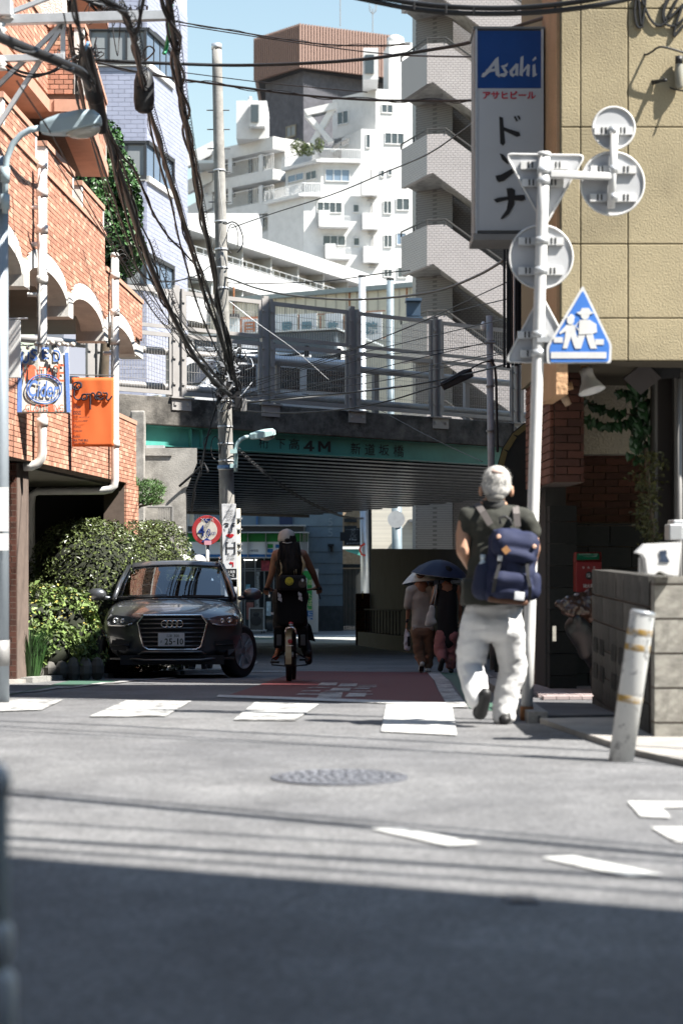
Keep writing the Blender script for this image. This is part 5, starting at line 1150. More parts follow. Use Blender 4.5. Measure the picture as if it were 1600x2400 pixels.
for px, y0, m, lb, r in ((848,646,GALV,'white steel pole standing behind the bridge fence',.18),(914,653,GPOLE,'dark grey steel pole right of the white one behind the bridge fence',.18)):
    a = thing('street_pole', lb, 'pole', (PX(px,50*K_),50*K_,gz(50*K_))); MB().cyl((PX(px+3,50*K_),50*K_,gz(50*K_)), (PX(px,50*K_),50*K_,PZ(y0,50*K_)), r, n=18).build('pole', m, a, True); MB().cyl(P(px,y0-1,50*K_), P(px,y0+4,50*K_), r*1.08, n=18).build('cap', BLACKM, a, True)
t = thing('switch_box', 'dark blue lattice electrical box on brackets beside the stair tower', 'electrical box', P(967,745,56)); BLX = mat('dark_blue_box', (.04,.07,.11), .5)
mb = MB(); fbox(mb, 952, 708, 985, 740, 56, 56.4); mb.build('box', BLX, t); mb = MB(); fbox(mb, 950, 698, 988, 704, 55.8, 56.5); fbox(mb, 950, 742, 990, 745, 55.8, 56.6); fbox(mb, 957, 745, 961, 752, 56, 56.2); mb.build('bracket', BLX, t)
# stair tower
STL = tile_mat('grey_stair_tile', (.40,.365,.355), (.20,.185,.18), .145, .073, .008); STD = tile_mat('shaded_stair_tile', (.20,.185,.18), (.09,.085,.08), .145, .073, .008)  # second tile is a darker copy, wall shade put into its colour
t = thing('stair_tower', 'grey tiled open stair tower with zigzag parapets behind the bridge', 'building', (PX(1050,60),60,gz(60)))
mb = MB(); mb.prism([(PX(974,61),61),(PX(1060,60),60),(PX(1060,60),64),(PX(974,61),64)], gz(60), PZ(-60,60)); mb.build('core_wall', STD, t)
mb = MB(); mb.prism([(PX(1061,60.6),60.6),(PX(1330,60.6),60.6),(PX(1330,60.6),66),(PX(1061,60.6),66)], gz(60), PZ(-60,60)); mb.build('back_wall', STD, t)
DH = mat('dark_handrail', (.04,.038,.036), .5)
df = 57.6
for k_ in range(-1, 5):
    y = 100+213*k_
    pf = [(1000,y+2),(1043,y),(1118,y+55),(1330,y+209),(1330,y+325),(1118,y+170),(1014,y+92),(1000,y+97)]
    mb = MB(); mb.slab([P(px,py,df) for px, py in pf], (0,1,0), .16); mb.build('flight_parapet', STL, t)
    a = P(1000,y+2,df); b = Vector((PX(940,59.8),59.8,a.z)); a2 = P(1000,y+97,df); b2 = Vector((b.x,b.y,a2.z+.0))
    nn = Vector((-(b-a).y, (b-a).x, 0)).normalized(); nn = nn if nn.dot(Vector((1,.3,0))) > 0 else -nn
    mb = MB(); mb.slab([a+Vector((0,.001,0)), b, b2, a2+Vector((0,.001,0))], nn, .16); mb.build('landing_parapet', STL, t)
    z = P(1000,y+88,df).z; mb = MB(); mb.slab([Vector((a.x+.03,a.y+.05,z)), Vector((PX(1060,df),df+.05,z)), Vector((PX(1060,60.5),60.5,z)), Vector((PX(974,61),61,z)), Vector((b.x+.05,b.y+.1,z))], (0,0,1), .16); mb.build('landing', CONC, t)
    mb = MB(); c0 = [P(px,py,df+.4) for px, py in ((1030,y+86),(1330,y+305))]; mb.slab([c0[0], c0[1], c0[1]+Vector((0,2.2,0)), c0[0]+Vector((0,2.2,0))], (.3,0,.95), .14); mb.build('flight', CONC, t)
    mb = MB(); up = Vector((0,0,.16)); mb.tube([b+up, a+up, P(1043,y,df)+up, P(1330,y+209,df)+up], .03, 6)
    for q in (b, a, b.lerp(a,.5), P(1043,y,df)): mb.cyl(q, q+up, .025, n=6)
    mb.build('handrail', DH, t)
# distant tree line and city fill so that nothing floats on the horizon
t = thing('distant_building', 'plain pale building far down the street behind the store', 'building', (0,130,gz(130))); mb = MB(); mb.bb(-30,30,150,170,-2.4,6.5); mb.build('wall', WBLD, t)
# ================================================================== right: yellow building, its passage and sign
YEL_W = mat('yellow_stucco', (.375,.315,.20), .9, rnd=.07, var=.12, scale=1.1, bump=.005, bscale=70, stain=.14); ORW = mat('peach_stucco', (.60,.36,.20), .9, var=.1, scale=3, bump=.01, bscale=30)
d0 = 14.3; xw = PX(1312,d0)
yb = thing('corner_building', 'yellow stucco corner building with an open passage below on the right', 'building', (4,16,gz(15)))
mb = MB(); mb.bb(xw, 9, d0+.022, 17.4, 2.55, 6.9); mb.build('upper_wall', mat('stucco_joint', (.32,.27,.175), .95), yb)
fy = Face((xw, d0), (9, d0)); zj = [PZ(848,d0)+.0, PZ(744,d0), PZ(571,d0), PZ(300,d0)-.0, PZ(30,d0), 6.9]
zj = [PZ(846,d0), PZ(572,d0), PZ(298,d0), PZ(20,d0), 6.9]; xj = [1313,1359,1470,1612,1760,1910,2060,2300,2560,3200]
for i in range(len(zj)-1):
    for x0, x1 in zip(xj, xj[1:]):
        u0, u1 = PX(x0,d0)-xw, min(PX(x1,d0), 9)-xw; zs = [zj[i], zj[i+1]]
        if i == 0: zs = [zj[0], PZ(746,d0), zj[1]]
        for z0, z1 in zip(zs, zs[1:]): mb = MB(); fy.ubox(mb, u0+.004, u1-.004, z0+.004, z1-.004, -.02, .0); mb.build('panel', YEL_W, yb, bevel=.006)
mb = MB(); mb.bb(PX(1309,14.32)-.02, xw+.06, d0+.03, 15.35, 2.26, 6.9); mb.build('side_wall', ORW, yb)
mb = MB(); mb.prism([(PX(1300,14.6),14.45),(9,14.45),(9,16.6),(1.74,16.6)], 2.52, 2.60); mb.build('soffit', mat('dark_soffit', (.10,.085,.06), .9), yb)
mb = MB(); mb.bb(1.74, 1.98, 15.36, 17.4, 1.62, 2.9); mb.bb(1.78, 2.1, 15.36, 17.4, 2.9, 7.0); mb.build('pier', MORT, yb)
MB().bb(1.80,1.98,16.6,17.4,gz(17)-.1,1.62).build('pier_base', DARKIN, yb)
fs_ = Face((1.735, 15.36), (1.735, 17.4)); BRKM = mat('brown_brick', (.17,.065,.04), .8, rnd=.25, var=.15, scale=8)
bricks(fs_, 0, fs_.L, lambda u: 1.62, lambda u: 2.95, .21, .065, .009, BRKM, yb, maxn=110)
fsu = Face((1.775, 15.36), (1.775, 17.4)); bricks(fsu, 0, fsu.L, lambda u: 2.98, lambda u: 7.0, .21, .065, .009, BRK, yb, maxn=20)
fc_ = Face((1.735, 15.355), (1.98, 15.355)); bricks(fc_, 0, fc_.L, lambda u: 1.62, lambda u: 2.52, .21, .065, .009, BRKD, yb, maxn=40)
mb = MB(); fbox(mb, 1340, 880, 1560, 1064, 16.6, 16.9); mb.build('stucco_panel', mat('cream_rough_stucco', (.50,.46,.38), .95, var=.12, scale=3, bump=.03, bscale=45), yb)
mb = MB(); mb.bb(1.8, 9, 17.41, 17.6, -.6, 2.6); mb.build('back_wall', MORT, yb)
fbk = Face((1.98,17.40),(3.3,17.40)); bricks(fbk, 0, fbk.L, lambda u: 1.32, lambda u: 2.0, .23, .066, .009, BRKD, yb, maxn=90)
BLKW = mat('black_block_wall', (.013,.014,.0135), .85, rnd=.3, var=.3)
bw = thing('block_wall', 'black painted block wall at the back of the passage behind the red box', 'wall', (2.5,16.9,gz(17)))
fb_ = Face((1.82,16.85),(3.4,16.85)); bricks(fb_, 0, fb_.L, lambda u: gz(16.85), lambda u: PZ(1226,16.85), .39, .19, .008, BLKW, bw, maxn=60, thick=.12, name='block', off=-.12)
fb_ = Face((1.79,16.2),(2.03,16.2)); bricks(fb_, 0, fb_.L, lambda u: gz(16.2), lambda u: PZ(1184,16.2), .39, .19, .008, BLKW, bw, maxn=20, thick=.19, name='block', off=-.19, stagger=0)
mb = MB(); mb.bb(PX(1532,15.2), PX(1700,15.2), 15.2, 15.4, gz(15), 2.5); mb.build('door_panel', mat('dark_door', (.03,.022,.018), .5), yb); 
mb = MB(); 
for x in (1532,1578,1592): mb.bb(PX(x,15.1), PX(x+7,15.1), 15.08, 15.2, gz(15), 2.5)
mb.build('door_frame', mat('brown_frame', (.09,.085,.08), .5), yb)
MB().cyl((PX(1591,14.6),14.6,.1),(PX(1591,14.6),14.6,2.4), .022, n=10).build('conduit', STEELG, yb, True)
mb = MB(); fbox(mb, 1567, 1228, 1600, 1266, 13.4, 13.6); fbox(mb, 1577, 1218, 1602, 1240, 13.45, 13.7); mb.build('meter_box', GALV, yb, bevel=.01)
# hidden neighbour whose height shades the street
NB_ = thing('neighbour_building', 'tall dark building behind the yellow corner building', 'building', (5,26,gz(26)))
mb = MB(); mb.prism([(2.35,18.6),(9,18.6),(11.7,33.1),(3.7,33.1)], -1.5, 7.7); mb.prism([(3.72,33.15),(11.7,33.15),(13,40),(4.35,40)], -1.5, 13.6); mb.build('wall', BRKM, NB_)
# building across the corner, right of the photographer
DKC = mat('dark_render', (.13,.13,.13), .9, var=.2)
lr = thing('added_sky_blocker', 'unseen grey building added on the left to block sky light', 'building', (-9,-6,0)); MB().bb(-18, -5.2, -34, 11.5, -.8, 18).build('wall', DKC, lr)  # unseen, added to cut the sky light on the road
br2 = thing('added_sky_blocker', 'unseen tall grey building added behind the camera to block sky light', 'building', (0,-30,0)); MB().bb(-5, 22, -48, -26, -1.2, 22).build('wall', DKC, br2)  # likewise unseen, added so less sky reaches the shaded foreground
oc = thing('corner_house', 'grey building at the near right corner outside the picture', 'building', (8,0,0)); mb = MB(); mb.prism([(3.0,4.75),(3.0,-9),(14,-9),(14,-.14)], -.8, 15); mb.build('wall', DKC, oc)
# passage fittings
t = thing('spot_lamp', 'white cone spot lamp hanging under the yellow building', 'lamp', P(1375,860,14.8)); ax = (Vector((.25,-.2,-.95)).normalized())
u = ax.orthogonal().normalized(); MB().lathe(P(1370,862,14.8), [(.03,0),(.055,.02),(.05,.06),(.06,.11),(.085,.15),(.105,.19),(.11,.20),(.1,.19),(.02,.12)], 20, (u, ax.cross(u), ax)).build('shade', WPAINT, t, True); MB().cyl(P(1368,846,14.8), P(1370,866,14.8), .03).build('stem', ORW, t)
t = thing('spot_lamp', 'smaller tan spot lamp among the leaves left of the white one', 'lamp', P(1330,900,15.0)); MB().cyl(P(1327,898,15), P(1330,915,15), .045).build('stem', ORW, t, True); MB().cyl(P(1314,918,15), P(1331,950,15), .035, .028).build('shade', mat('tan_shade', (.45,.32,.22), .6), t, True)
t = thing('ceiling_lamp', 'flat grey ceiling panel lamp in the passage', 'lamp', P(1505,880,14.9)); MB().slab([P(1460,888,14.9),P(1510,848,14.9),P(1548,886,14.9),P(1500,925,14.9)], (.1,1,.25), .06).build('panel', mat('dull_panel', (.10,.09,.09), .4), t); MB().slab([P(1510,846,14.95),P(1600,846,14.95),P(1590,886,14.95),P(1548,888,14.95)], (0,1,.2), .3).build('housing', BLACKM, t)
t = thing('fire_extinguisher_box', 'red fire extinguisher box with a green lid label standing in the dark passage', 'fire equipment', P(1378,1390,15.8)); FRED = mat('box_red', (.20,.010,.013), .45)
D = 15.8; MB().slab([P(1349,1388,D),P(1409,1388,D),P(1409,1316,D),P(1349,1316,D)], (0,1,0), .2).build('box', FRED, t, bevel=.008)
MB().slab([P(1347,1316,D-.01),P(1409,1316,D-.01),P(1408,1294,D+.08),P(1349,1295,D+.08)], (0,1,0), .16).build('lid', FRED, t, bevel=.005)
MB().slab([P(1350,1312.5,D-.014),P(1403,1311.5,D-.014),P(1402.5,1297,D+.045),P(1351,1297.5,D+.045)], (0,-1,.2), .004).build('label', mat('label_green', (.01,.20,.10), .4), t)
WLET = mat('white_lettering', (.6,.6,.6), .5)
tt(t,'消火器設置場所・ご使用',1377,1299,44,2.6,D+.02,WLET,0,.02); tt(t,'EXTINGUISHER',1382,1304,30,1.8,D,WLET,0,.005); tt(t,'119',1394,1303,6,2.5,D,WLET,.02,.012)
for b_, x in (('強',1366),('化',1378),('液',1391)): tt(t,b_,x,1330,5,5.5,D,WLET,.0,.004)
MB().lathe(P(1380,1349,D), [(.034,0),(.034,.006)], 20, AXY).build('knob', BLACKM, t); tt(t,'吸',1378,1349,9,9,D,WLET,.0,.012); tt(t,'消火器',1378,1373,26,9,D,WLET,.02,.004)
# ivy garlands in the passage
IVY = leaf_mat('ivy_leaf', (.03,.085,.03), .5, .3); t = thing('ivy', 'ivy garlands strung across the pale wall in the passage', 'climbing plant', P(1500,1000,15.6)); rr = random.Random(21); mb = MB(); st_ = MB()
hm_ = MB().add([(0,0,0),(.45,0,.12),(.42,0,-.3),(0,0,-.95),(-.42,0,-.3),(-.45,0,.12),(0,-.14,-.3)], [(0,1,6),(1,2,6),(2,3,6),(3,4,6),(4,5,6),(5,0,6)]); HM = bpy.data.meshes.new('leaf'); HM.from_pydata([tuple(v) for v in hm_.v], [], hm_.f); HM.materials.append(IVY)
def heart(mb, c, s_, r_):
    o = bpy.data.objects.new('leaf', HM); COL.objects.link(o); o.parent = t; o.location = Vector(c)-wloc(t); o.scale = (s_,s_,s_); o.rotation_euler = (r_.uniform(-.35,.35), r_.uniform(-.5,.5), r_.uniform(-.6,.6))
for pts in ([(1345,915),(1360,930),(1385,946),(1420,960),(1455,968),(1490,975)],[(1345,955),(1360,972),(1385,985),(1410,993),(1440,995),(1470,985),(1490,985)],[(1440,915),(1465,920),(1490,930),(1515,940)],[(1490,960),(1500,985),(1505,1010),(1510,1040),(1512,1060)]):
    q = [P(x,y,15.6) for x, y in pts]; st_.tube(q, .006, 5)
    for a, b in zip(q, q[1:]):
        for _ in range(7): heart(mb, a.lerp(b, rr.random())+Vector((rr.gauss(0,.012), rr.gauss(0,.04), rr.gauss(0,.012))), rr.uniform(.05,.085), rr)
for _ in range(110): heart(mb, P(1500+rr.gauss(0,16), 985+rr.gauss(0,40), 15.6+rr.gauss(0,.1)), rr.uniform(.05,.09), rr)
for _ in range(40): heart(mb, P(1338+rr.gauss(0,10), 925+rr.gauss(0,18), 15.4), rr.uniform(.05,.08), rr)
st_.build('stem', BARK, t)
YG = leaf_mat('yellow_green_leaf', (.055,.055,.012), .5, .4); t = thing('climbing_plant', 'dim yellow green climber hanging at the right of the passage', 'climbing plant', P(1520,1300,15)); mb = MB()
for _ in range(900):
    y = rr.uniform(1060,1420); x = 1525+14*math.sin(y*.03)+rr.gauss(0,14)-(30*math.exp(-((y-1120)/25)**2)*rr.random()*2); leaf(mb, P(x,y,15+rr.gauss(0,.12)), (rr.gauss(0,.6),-1,rr.gauss(0.2,.5)), .045, rr)
tag(mb.build('leaf_mass', YG, t), kind='stuff'); MB().tube([P(1530,1520,15),P(1522,1400,15),P(1530,1250,15),P(1515,1100,15),P(1512,1050,15)], .016, 7).build('stem', BARK, t, True)
# covered scooter in the passage
t = thing('covered_scooter', 'scooter under a shiny crumpled brown cover half hidden by the block wall', 'scooter', (2.15,15.2,gz(15.2))); COVR = mat('shiny_brown_cover', (.06,.03,.02), .35, .2, var=.7, scale=9, coat=.25)
mb = MB(); c = P(1350,1420,15.0); mb.cap(P(1318,1418,15), P(1400,1405,15.3), .05, .10); mb.cap(P(1335,1430,15), P(1420,1440,15.4), .06, .10); o = blob('cover', mb, COVR, t, .014, 3, folds=((.03,(14,14,18)),(.012,(40,40,50))))
mb = MB(); mb.cap(P(1350,1450,15), P(1370,1530,15.2), .04, .06); mb.cap(P(1350,1470,15.1), P(1420,1560,15.5), .10, .13); blob('body', mb, mat('scooter_black', (.006,.006,.007), .5), t, .016, 3); MB().box(P(1298,1485,14.95), (.028,.01,.12)).build('reflector', mat('reflector_strip', (.4,.38,.33), .5, var=.4, scale=60), t)
MB().lathe(P(1402,1575,15.3), [(.1,-.05),(.17,-.05),(.18,0),(.17,.05),(.1,.05)], 20, (Vector((0,1,0)),Vector((0,0,1)),Vector((1,0,0)))).build('wheel', BLACK, t, True)
# dark shuttered wall and curved canopy beyond the man
t = thing('canopy', 'dark green black curved canopy side with a yellow edge left of the leaning pole', 'canopy', (2.4,27,gz(27))); d = 26.5; DG = mat('dark_green_sheet', (.016,.024,.022), .6, var=.2); YED = mat('dull_yellow_edge', (.20,.18,.07), .7)
pp_ = [(1158,1600),(1158,1150),(1163,1095),(1176,1050),(1198,1015),(1226,992),(1262,982),(1300,980),(1300,1600)]
MB().slab([P(x,y,d) for x, y in pp_], (.1,1,0), 5).build('side_panel', DG, t)
mb = MB(); ed = [(1160,1215),(1160,1150),(1165,1095),(1178,1052),(1200,1017),(1228,994),(1262,984)]
for a, b in zip(ed, ed[1:]): mb.slab([P(a[0],a[1],d-.02),P(b[0],b[1],d-.02),P(b[0]+10,b[1]+8,d-.02),P(a[0]+13,a[1]+4,d-.02)], (0,1,0), .015)
mb.build('edge_trim', YED, t)
t = thing('slatted_screen', 'black vertical slatted screen under the tall beer sign', 'screen', P(1215,865,20.2)); mb = MB(); rr = random.Random(3)
for i in range(9):
    x = 1181+i*9.5; y1 = 865-i*3+rr.uniform(-8,8); o = piece('slat', BLACKM, P(x,(556+y1)/2,20.1+.04*(i%3)), (.024+.012*(i%2),.05,(y1-556)/F*20.1), 0, t)
mb = MB(); mb.bb(PX(1188,20.3), PX(1262,20.3), 20.25, 20.3, PZ(850,20.3), PZ(552,20.3)); mb.build('backing', BLACKM, t)
for x in (1204,1240): MB().cyl(P(x,556,20.02), P(x,840,20.02), .012, n=6).build('pale_rod', GALV, t)
t = thing('steel_pole', 'slim pale steel pole with cables at the right end of the bridge', 'pole', (PX(1152,30),30,gz(30))); MB().cyl((PX(1156,30),30,gz(30)), (PX(1146,30),30,PZ(740,30)), .062, .052, n=16).build('pole', mat('pale_grey_pole', (.40,.38,.37), .6, var=.15, scale=6), t, True)
for y in (800,845,905,1010): MB().cyl(P(1148,y-2,30),P(1148,y+2,30), .07, n=16).build('strap', STEELG, t)
MB().tube([P(1150,842,29.9),P(1159,860,29.9),P(1162,900,29.9),P(1163,960,29.9),P(1165,1060,29.9)], .022, 7).build('cable', BLACK, t); MB().lathe(P(1132,768,29.9), [(.02,.1),(.05,.04),(.045,-.02),(.03,-.05)], 10).build('insulator', INS, t)
mb = MB(); mb.cyl(P(1136,803,29.9), P(1160,803,29.9), .022, n=6); mb.build('cross_arm', STEELG, t)
# ------------------------------------------------------------------ tall beer sign
D = 15.1; ABLU = mat('beer_blue', (.012,.075,.30), .3, var=.06, scale=3, stain=.12); AWH = mat('sign_acrylic_white', (.62,.63,.65), .3, var=.04, scale=2); ARED = mat('katakana_red', (.60,.02,.045), .4)
t = thing('tall_sign', 'tall blue and white sign box lettered Asahi above black vertical katakana', 'sign', P(1192,556,D))
mb = MB(); mb.slab([P(1111,548,D),P(1273,548,D),P(1273,62,D),P(1111,62,D)], (0,1,0), .38); mb.build('case', mat('sign_case', (.20,.205,.21), .5, .3, var=.1), t, bevel=.01)
MB().slab([P(1118,207,D-.012),P(1267,206,D-.012),P(1267,72,D-.012),P(1118,72,D-.012)], (0,1,0), .012).build('panel', ABLU, t); MB().slab([P(1118,540,D-.011),P(1267,540,D-.011),P(1267,207,D-.011),P(1118,207,D-.011)], (0,1,0), .011).build('panel', AWH, t)
mb = MB(); fbox(mb, 1108, 548, 1276, 562, D-.05, D+.42); mb.build('bottom_frame', STEELG, t)
mb = MB(); fbox(mb, 1108, 62, 1276, 67, D-.02, D+.4); mb.build('top_frame', STEELG, t)
for x0, x1 in ((1113,1118),(1267,1273)): mb = MB(); fbox(mb, x0, 67.5, x1, 547.5, D-.02, D); mb.build('side_frame', GALV, t)
# drawn letters of the beer name: wedge-shaped strokes
mb = MB()
SK = [0]
def stroke(*pts): SK[0] += 1; mb.slab([P(x,y,D-.013) for x, y in pts], (0,-1,0), .003+.0004*(SK[0] % 9))
stroke((1127,180),(1133,181),(1168,141),(1167,133),(1160,138)); stroke((1156,146),(1167,133),(1170,182),(1161,176)); stroke((1138,163),(1166,160),(1166,166),(1137,171)); stroke((1127,180),(1130,172),(1142,167),(1146,170),(1134,181))
stroke((1176,155),(1190,148),(1187,156),(1177,159)); stroke((1173,155),(1178,153),(1190,170),(1184,174)); stroke((1168,178),(1172,173),(1185,171),(1188,175),(1181,181))
stroke((1193,166),(1208,149),(1213,152),(1199,170)); stroke((1193,166),(1198,166),(1203,174),(1200,180),(1194,176)); stroke((1208,149),(1214,150),(1213,179),(1206,175)); stroke((1199,179),(1213,164),(1212,171),(1201,181))
stroke((1219,134),(1226,131),(1224,179),(1216,176)); stroke((1223,166),(1236,150),(1237,156),(1224,172)); stroke((1235,150),(1241,153),(1239,180),(1232,176))
stroke((1247,153),(1253,150),(1255,176),(1247,180)); stroke((1247,140),(1254,132),(1256,138),(1248,144)); stroke((1247,178),(1258,172),(1257,176),(1249,181))
mb.build('lettering', AWH, t)
tt(t,'アサヒビール',1192.5,223,124,19,D,ARED,.03,.014)
mb = MB(); BR_ = mat('brush_black', (.012,.012,.014), .6)
stroke((1169,273),(1178,276),(1183,335),(1178,342),(1171,336)); stroke((1178,297),(1190,302),(1216,310),(1219,318),(1210,321),(1180,306)); stroke((1203,274),(1207,272),(1213,283),(1209,285)); stroke((1211,272),(1215,271),(1219,279),(1216,281))
stroke((1170,360),(1178,362),(1192,378),(1190,386),(1176,374)); stroke((1160,412),(1172,410),(1205,392),(1222,385),(1212,398),(1180,424),(1168,427),(1163,422))
stroke((1156,468),(1166,464),(1206,458),(1228,457),(1231,468),(1222,471),(1190,468),(1163,475)); stroke((1186,442),(1198,441),(1206,446),(1204,480),(1192,502),(1176,514),(1172,512),(1186,492),(1190,470))
mb.build('lettering', BR_, t)
for a, b in (((1276,100),(1316,112)),((1276,158),(1328,158)),((1280,160),(1328,206)),((1276,462),(1334,460)),((1300,466),(1334,512))): MB().cyl(P(*a,D+.1), P(*b,D-.3), .014, n=6).build('bracket', STEELG, t)
mb = MB(); mb.slab([P(1276,250,18.2),P(1308,246,18.2),P(1306,162,18.2)], (0,1,0), .1); mb.build('gusset', mat('brown_gusset', (.20,.11,.04), .8), t)
# ------------------------------------------------------------------ leaning sign pole
SB = mat('sign_back_grey', (.60,.61,.63), .42, .15, var=.05, scale=4); SPW = mat('pole_white', (.78,.78,.77), .4, var=.06, scale=5, stain=.15); RUSTY = mat('rusty_base', (.30,.13,.05), .85, var=.5, scale=20)
D = 12.6; base = G(1232,1688); D = base.y
sp = thing('sign_pole', 'leaning white steel pole carrying grey road sign backs beside the walking man', 'sign pole', base)
def pcx(y): return 1233+(1688-y)*(1274-1233)/(1688-365)
pts_ = [P(pcx(y),y,D) for y in (1694,1500,1250,1000,750,500,362)]
MB().tube(pts_, .040, 22).build('pole', SPW, sp, True); MB().tube([P(pcx(1692),1694,D),P(pcx(1662),1655,D)], .0445, 20).build('rust_collar', RUSTY, sp, True); MB().cyl(P(pcx(366),367,D), P(pcx(360),357,D), .044, n=20).build('cap', SPW, sp, True)
def rounded(pts, r, n=5):
    out = []; k = len(pts)
    for i in range(k):
        p = Vector((*pts[i],0)); a = Vector((*pts[i-1],0)); b = Vector((*pts[(i+1)%k],0)); da = (a-p).normalized()*r; db = (b-p).normalized()*r
        for j in range(n+1): q = j/n; out.append(tuple((p+da*(1-q)**2+db*q*q)[:2]))
    return out
def signback(pts, d, label=None, rails=(), name='sign_back'):
    o = MB().slab([P(x,y,d) for x, y in pts], (0,1,0), .004).build(name, SB, sp, bevel=.0015)
    c = (sum(p[0] for p in pts)/len(pts), sum(p[1] for p in pts)/len(pts)); rim = MB(); q = [P(x,y,d-.004) for x, y in pts]; rim.tube(q+[q[0]], .0075, 6, False); rim.build('rim', SPW, o, True)
    for x0, x1, y in rails:
        mb = MB(); fbox(mb, x0, y-8, x1, y+10, d-.022, d); mb.build('rail', SPW, o)
        mb = MB()
        for xx in (x0+16, x1-30):
            for s_ in (0, 9): fbox(mb, xx+s_, y-7, xx+s_+3.5, y+7, d-.025, d-.021)
        tag(mb.build('slot', BLACKM, o), kind='stuff')
    return o
DS = D+.055
def disc(cx, cy, r): return [(cx+r*math.cos(2*math.pi*i/40), cy+r*math.sin(2*math.pi*i/40)) for i in range(40)]
signback(rounded([(1184,361),(1370,364),(1276,530)], 16), DS, rails=((1220,1330,386),(1222,1320,427)))
signback(disc(1267,602,74), DS, rails=((1214,1320,564),(1214,1318,634)))
signback(rounded([(1267,690),(1352,850),(1184,848)], 14), DS, rails=((1212,1282,784),(1218,1282,828)))
for y in (400,425,564,634,784,828): MB().cyl(P(pcx(y),y+8,D), P(pcx(y),y-8,D), .047, n=18).build('clamp', GALV, sp, True)
mb = MB(); mb.box((P(1288,408,D)+P(1432,414,D))/2, ((P(1432,414,D)-P(1288,408,D)).length,.05,.048), ((P(1432,414,D)-P(1288,408,D)).normalized(), Vector((0,1,0)), Vector((0,0,1)))); mb.build('arm', SPW, sp, bevel=.006)
MB().cyl(P(1431,487,D), P(1439,300,D), .026, n=16).build('drop_post', SPW, sp, True)
signback(disc(1437,300,49), D+.04, rails=((1392,1482,305),)); signback(disc(1434,430,74), D+.04, rails=((1384,1490,396),(1382,1490,462)))
for y in (305,396,462): MB().cyl(P(1436,y+8,D), P(1436,y-8,D), .031, n=14).build('clamp', GALV, sp, True)
# blue pedestrian sign on the same pole
BLS = mat('pedestrian_blue', (.07,.22,.66), .4, var=.05, scale=4); D3 = D-.05
ps = thing('pedestrian_sign', 'blue triangular pedestrian crossing sign with two white walking figures on the leaning pole', 'road sign', P(1356,850,D3))
o_ = rounded([(1365,668),(1433,808),(1431,851),(1281,852),(1280,812)], 7)
MB().slab([P(x,y,D3) for x, y in o_], (0,1,0), .004).build('border', SPW, ps); ins = [(1364+(x-1364)*.915, 777+(y-777)*.915+3) for x, y in o_]
MB().slab([P(x,y,D3-.003) for x, y in ins], (0,1,0), .003).build('face', BLS, ps)
mb = MB()
def fig(cx, top, h, hat):
    k = h/100.
    def q(x, y): return P(cx+x*k, top+y*k, D3-.0045)
    def pl(*p): SK[0] += 1; mb.slab([q(x,y) for x, y in p], (0,-1,0), .0015+.0003*(SK[0] % 9))
    pl(*[(11*math.cos(a), 14+13*math.sin(a)) for a in [2*math.pi*i/14 for i in range(14)]])
    if hat: pl((-22,9),(-12,6),(-8,-2),(10,-2),(14,6),(22,10),(12,14),(-14,14))
    else: pl((-14,5),(-4,1),(0,-6),(6,-4),(10,-1),(14,7),(0,12))
    pl((-14,28),(12,27),(18,62),(-16,64)); pl((-16,60),(2,60),(-10,98),(-24,98),(-22,92)); pl((0,58),(18,58),(28,94),(30,99),(14,99),(10,90))
    if hat: pl((12,28),(28,38),(30,58),(18,62)); pl((-14,30),(-28,52),(-36,60),(-38,54),(-30,46))
    else: pl((-14,30),(-34,50),(-32,56),(-10,44)); pl((10,28),(30,44),(34,40),(38,46),(30,52))
fig(1336,740,78,False); fig(1370,724,94,True)
for x0,y0,x1,y1 in ((1297,790,1318,803),(1394,795,1414,808)): mb.slab([P(x0,y1,D3-.0045),P(x1,y1,D3-.0045),P(x1,y0,D3-.0045),P(x0,y0,D3-.0045)], (0,-1,0), .002)
for x0,y0,x1,y1 in ((1290,825,1420,840),): mb.slab([P(x0,y1,D3-.0045),P(x1,y1,D3-.0045),P(x1,y0,D3-.0045),P(x0,y0,D3-.0045)], (0,-1,0), .002)
mb.build('pictogram', SPW, ps); mb = MB(); fbox(mb, 1258, 790, 1300, 802, D-.045, D+.03); mb.build('bracket', GALV, ps)
# ------------------------------------------------------------------ bollard
bb_ = G(1454,1783); bo = thing('bollard', 'worn white tubular bollard with yellow bands leaning by the concrete block wall', 'bollard', bb_)
WORNW = mat('worn_white_post', (.74,.74,.72), .5, var=.08, scale=5); 
_n = WORNW.node_tree.nodes; _l = WORNW.node_tree.links; _b = _n['Principled BSDF']; _s = _b.inputs['Base Color'].links[0].from_socket
_t = _n.new('ShaderNodeTexCoord'); _z = _n.new('ShaderNodeTexNoise'); _z.inputs['Scale'].default_value = 14; _z.inputs['Detail'].default_value = 9; _z.inputs['Roughness'].default_value = .7; _l.new(_t.outputs['Object'], _z.inputs[0]); _c = _n.new('ShaderNodeValToRGB'); _c.color_ramp.elements[0].position = .36; _c.color_ramp.elements[1].position = .44; _l.new(_z.outputs[0], _c.inputs[0]); _q = _n.new('ShaderNodeMix'); _q.data_type = 'RGBA'; _l.new(_c.outputs[0], _q.inputs[0]); _q.inputs[6].default_value = (.16,.16,.17,1); _l.new(_s, _q.inputs[7]); _l.new(_q.outputs[2], _b.inputs['Base Color'])
d = bb_.y; top = P(1505,1434,d); ax = (top-bb_).normalized(); L = (top-bb_).length; u = ax.orthogonal().normalized(); AX3 = (u, ax.cross(u), ax)
MB().lathe(bb_-ax*.05, [(.064,0),(.064,L+.04),(.06,L+.05),(.02,L+.052)], 28, AX3).build('post', WORNW, bo, True)
YB = worn_paint('yellow_band', (.60,.37,.09), (.7,.7,.68), .47, sc=14.)
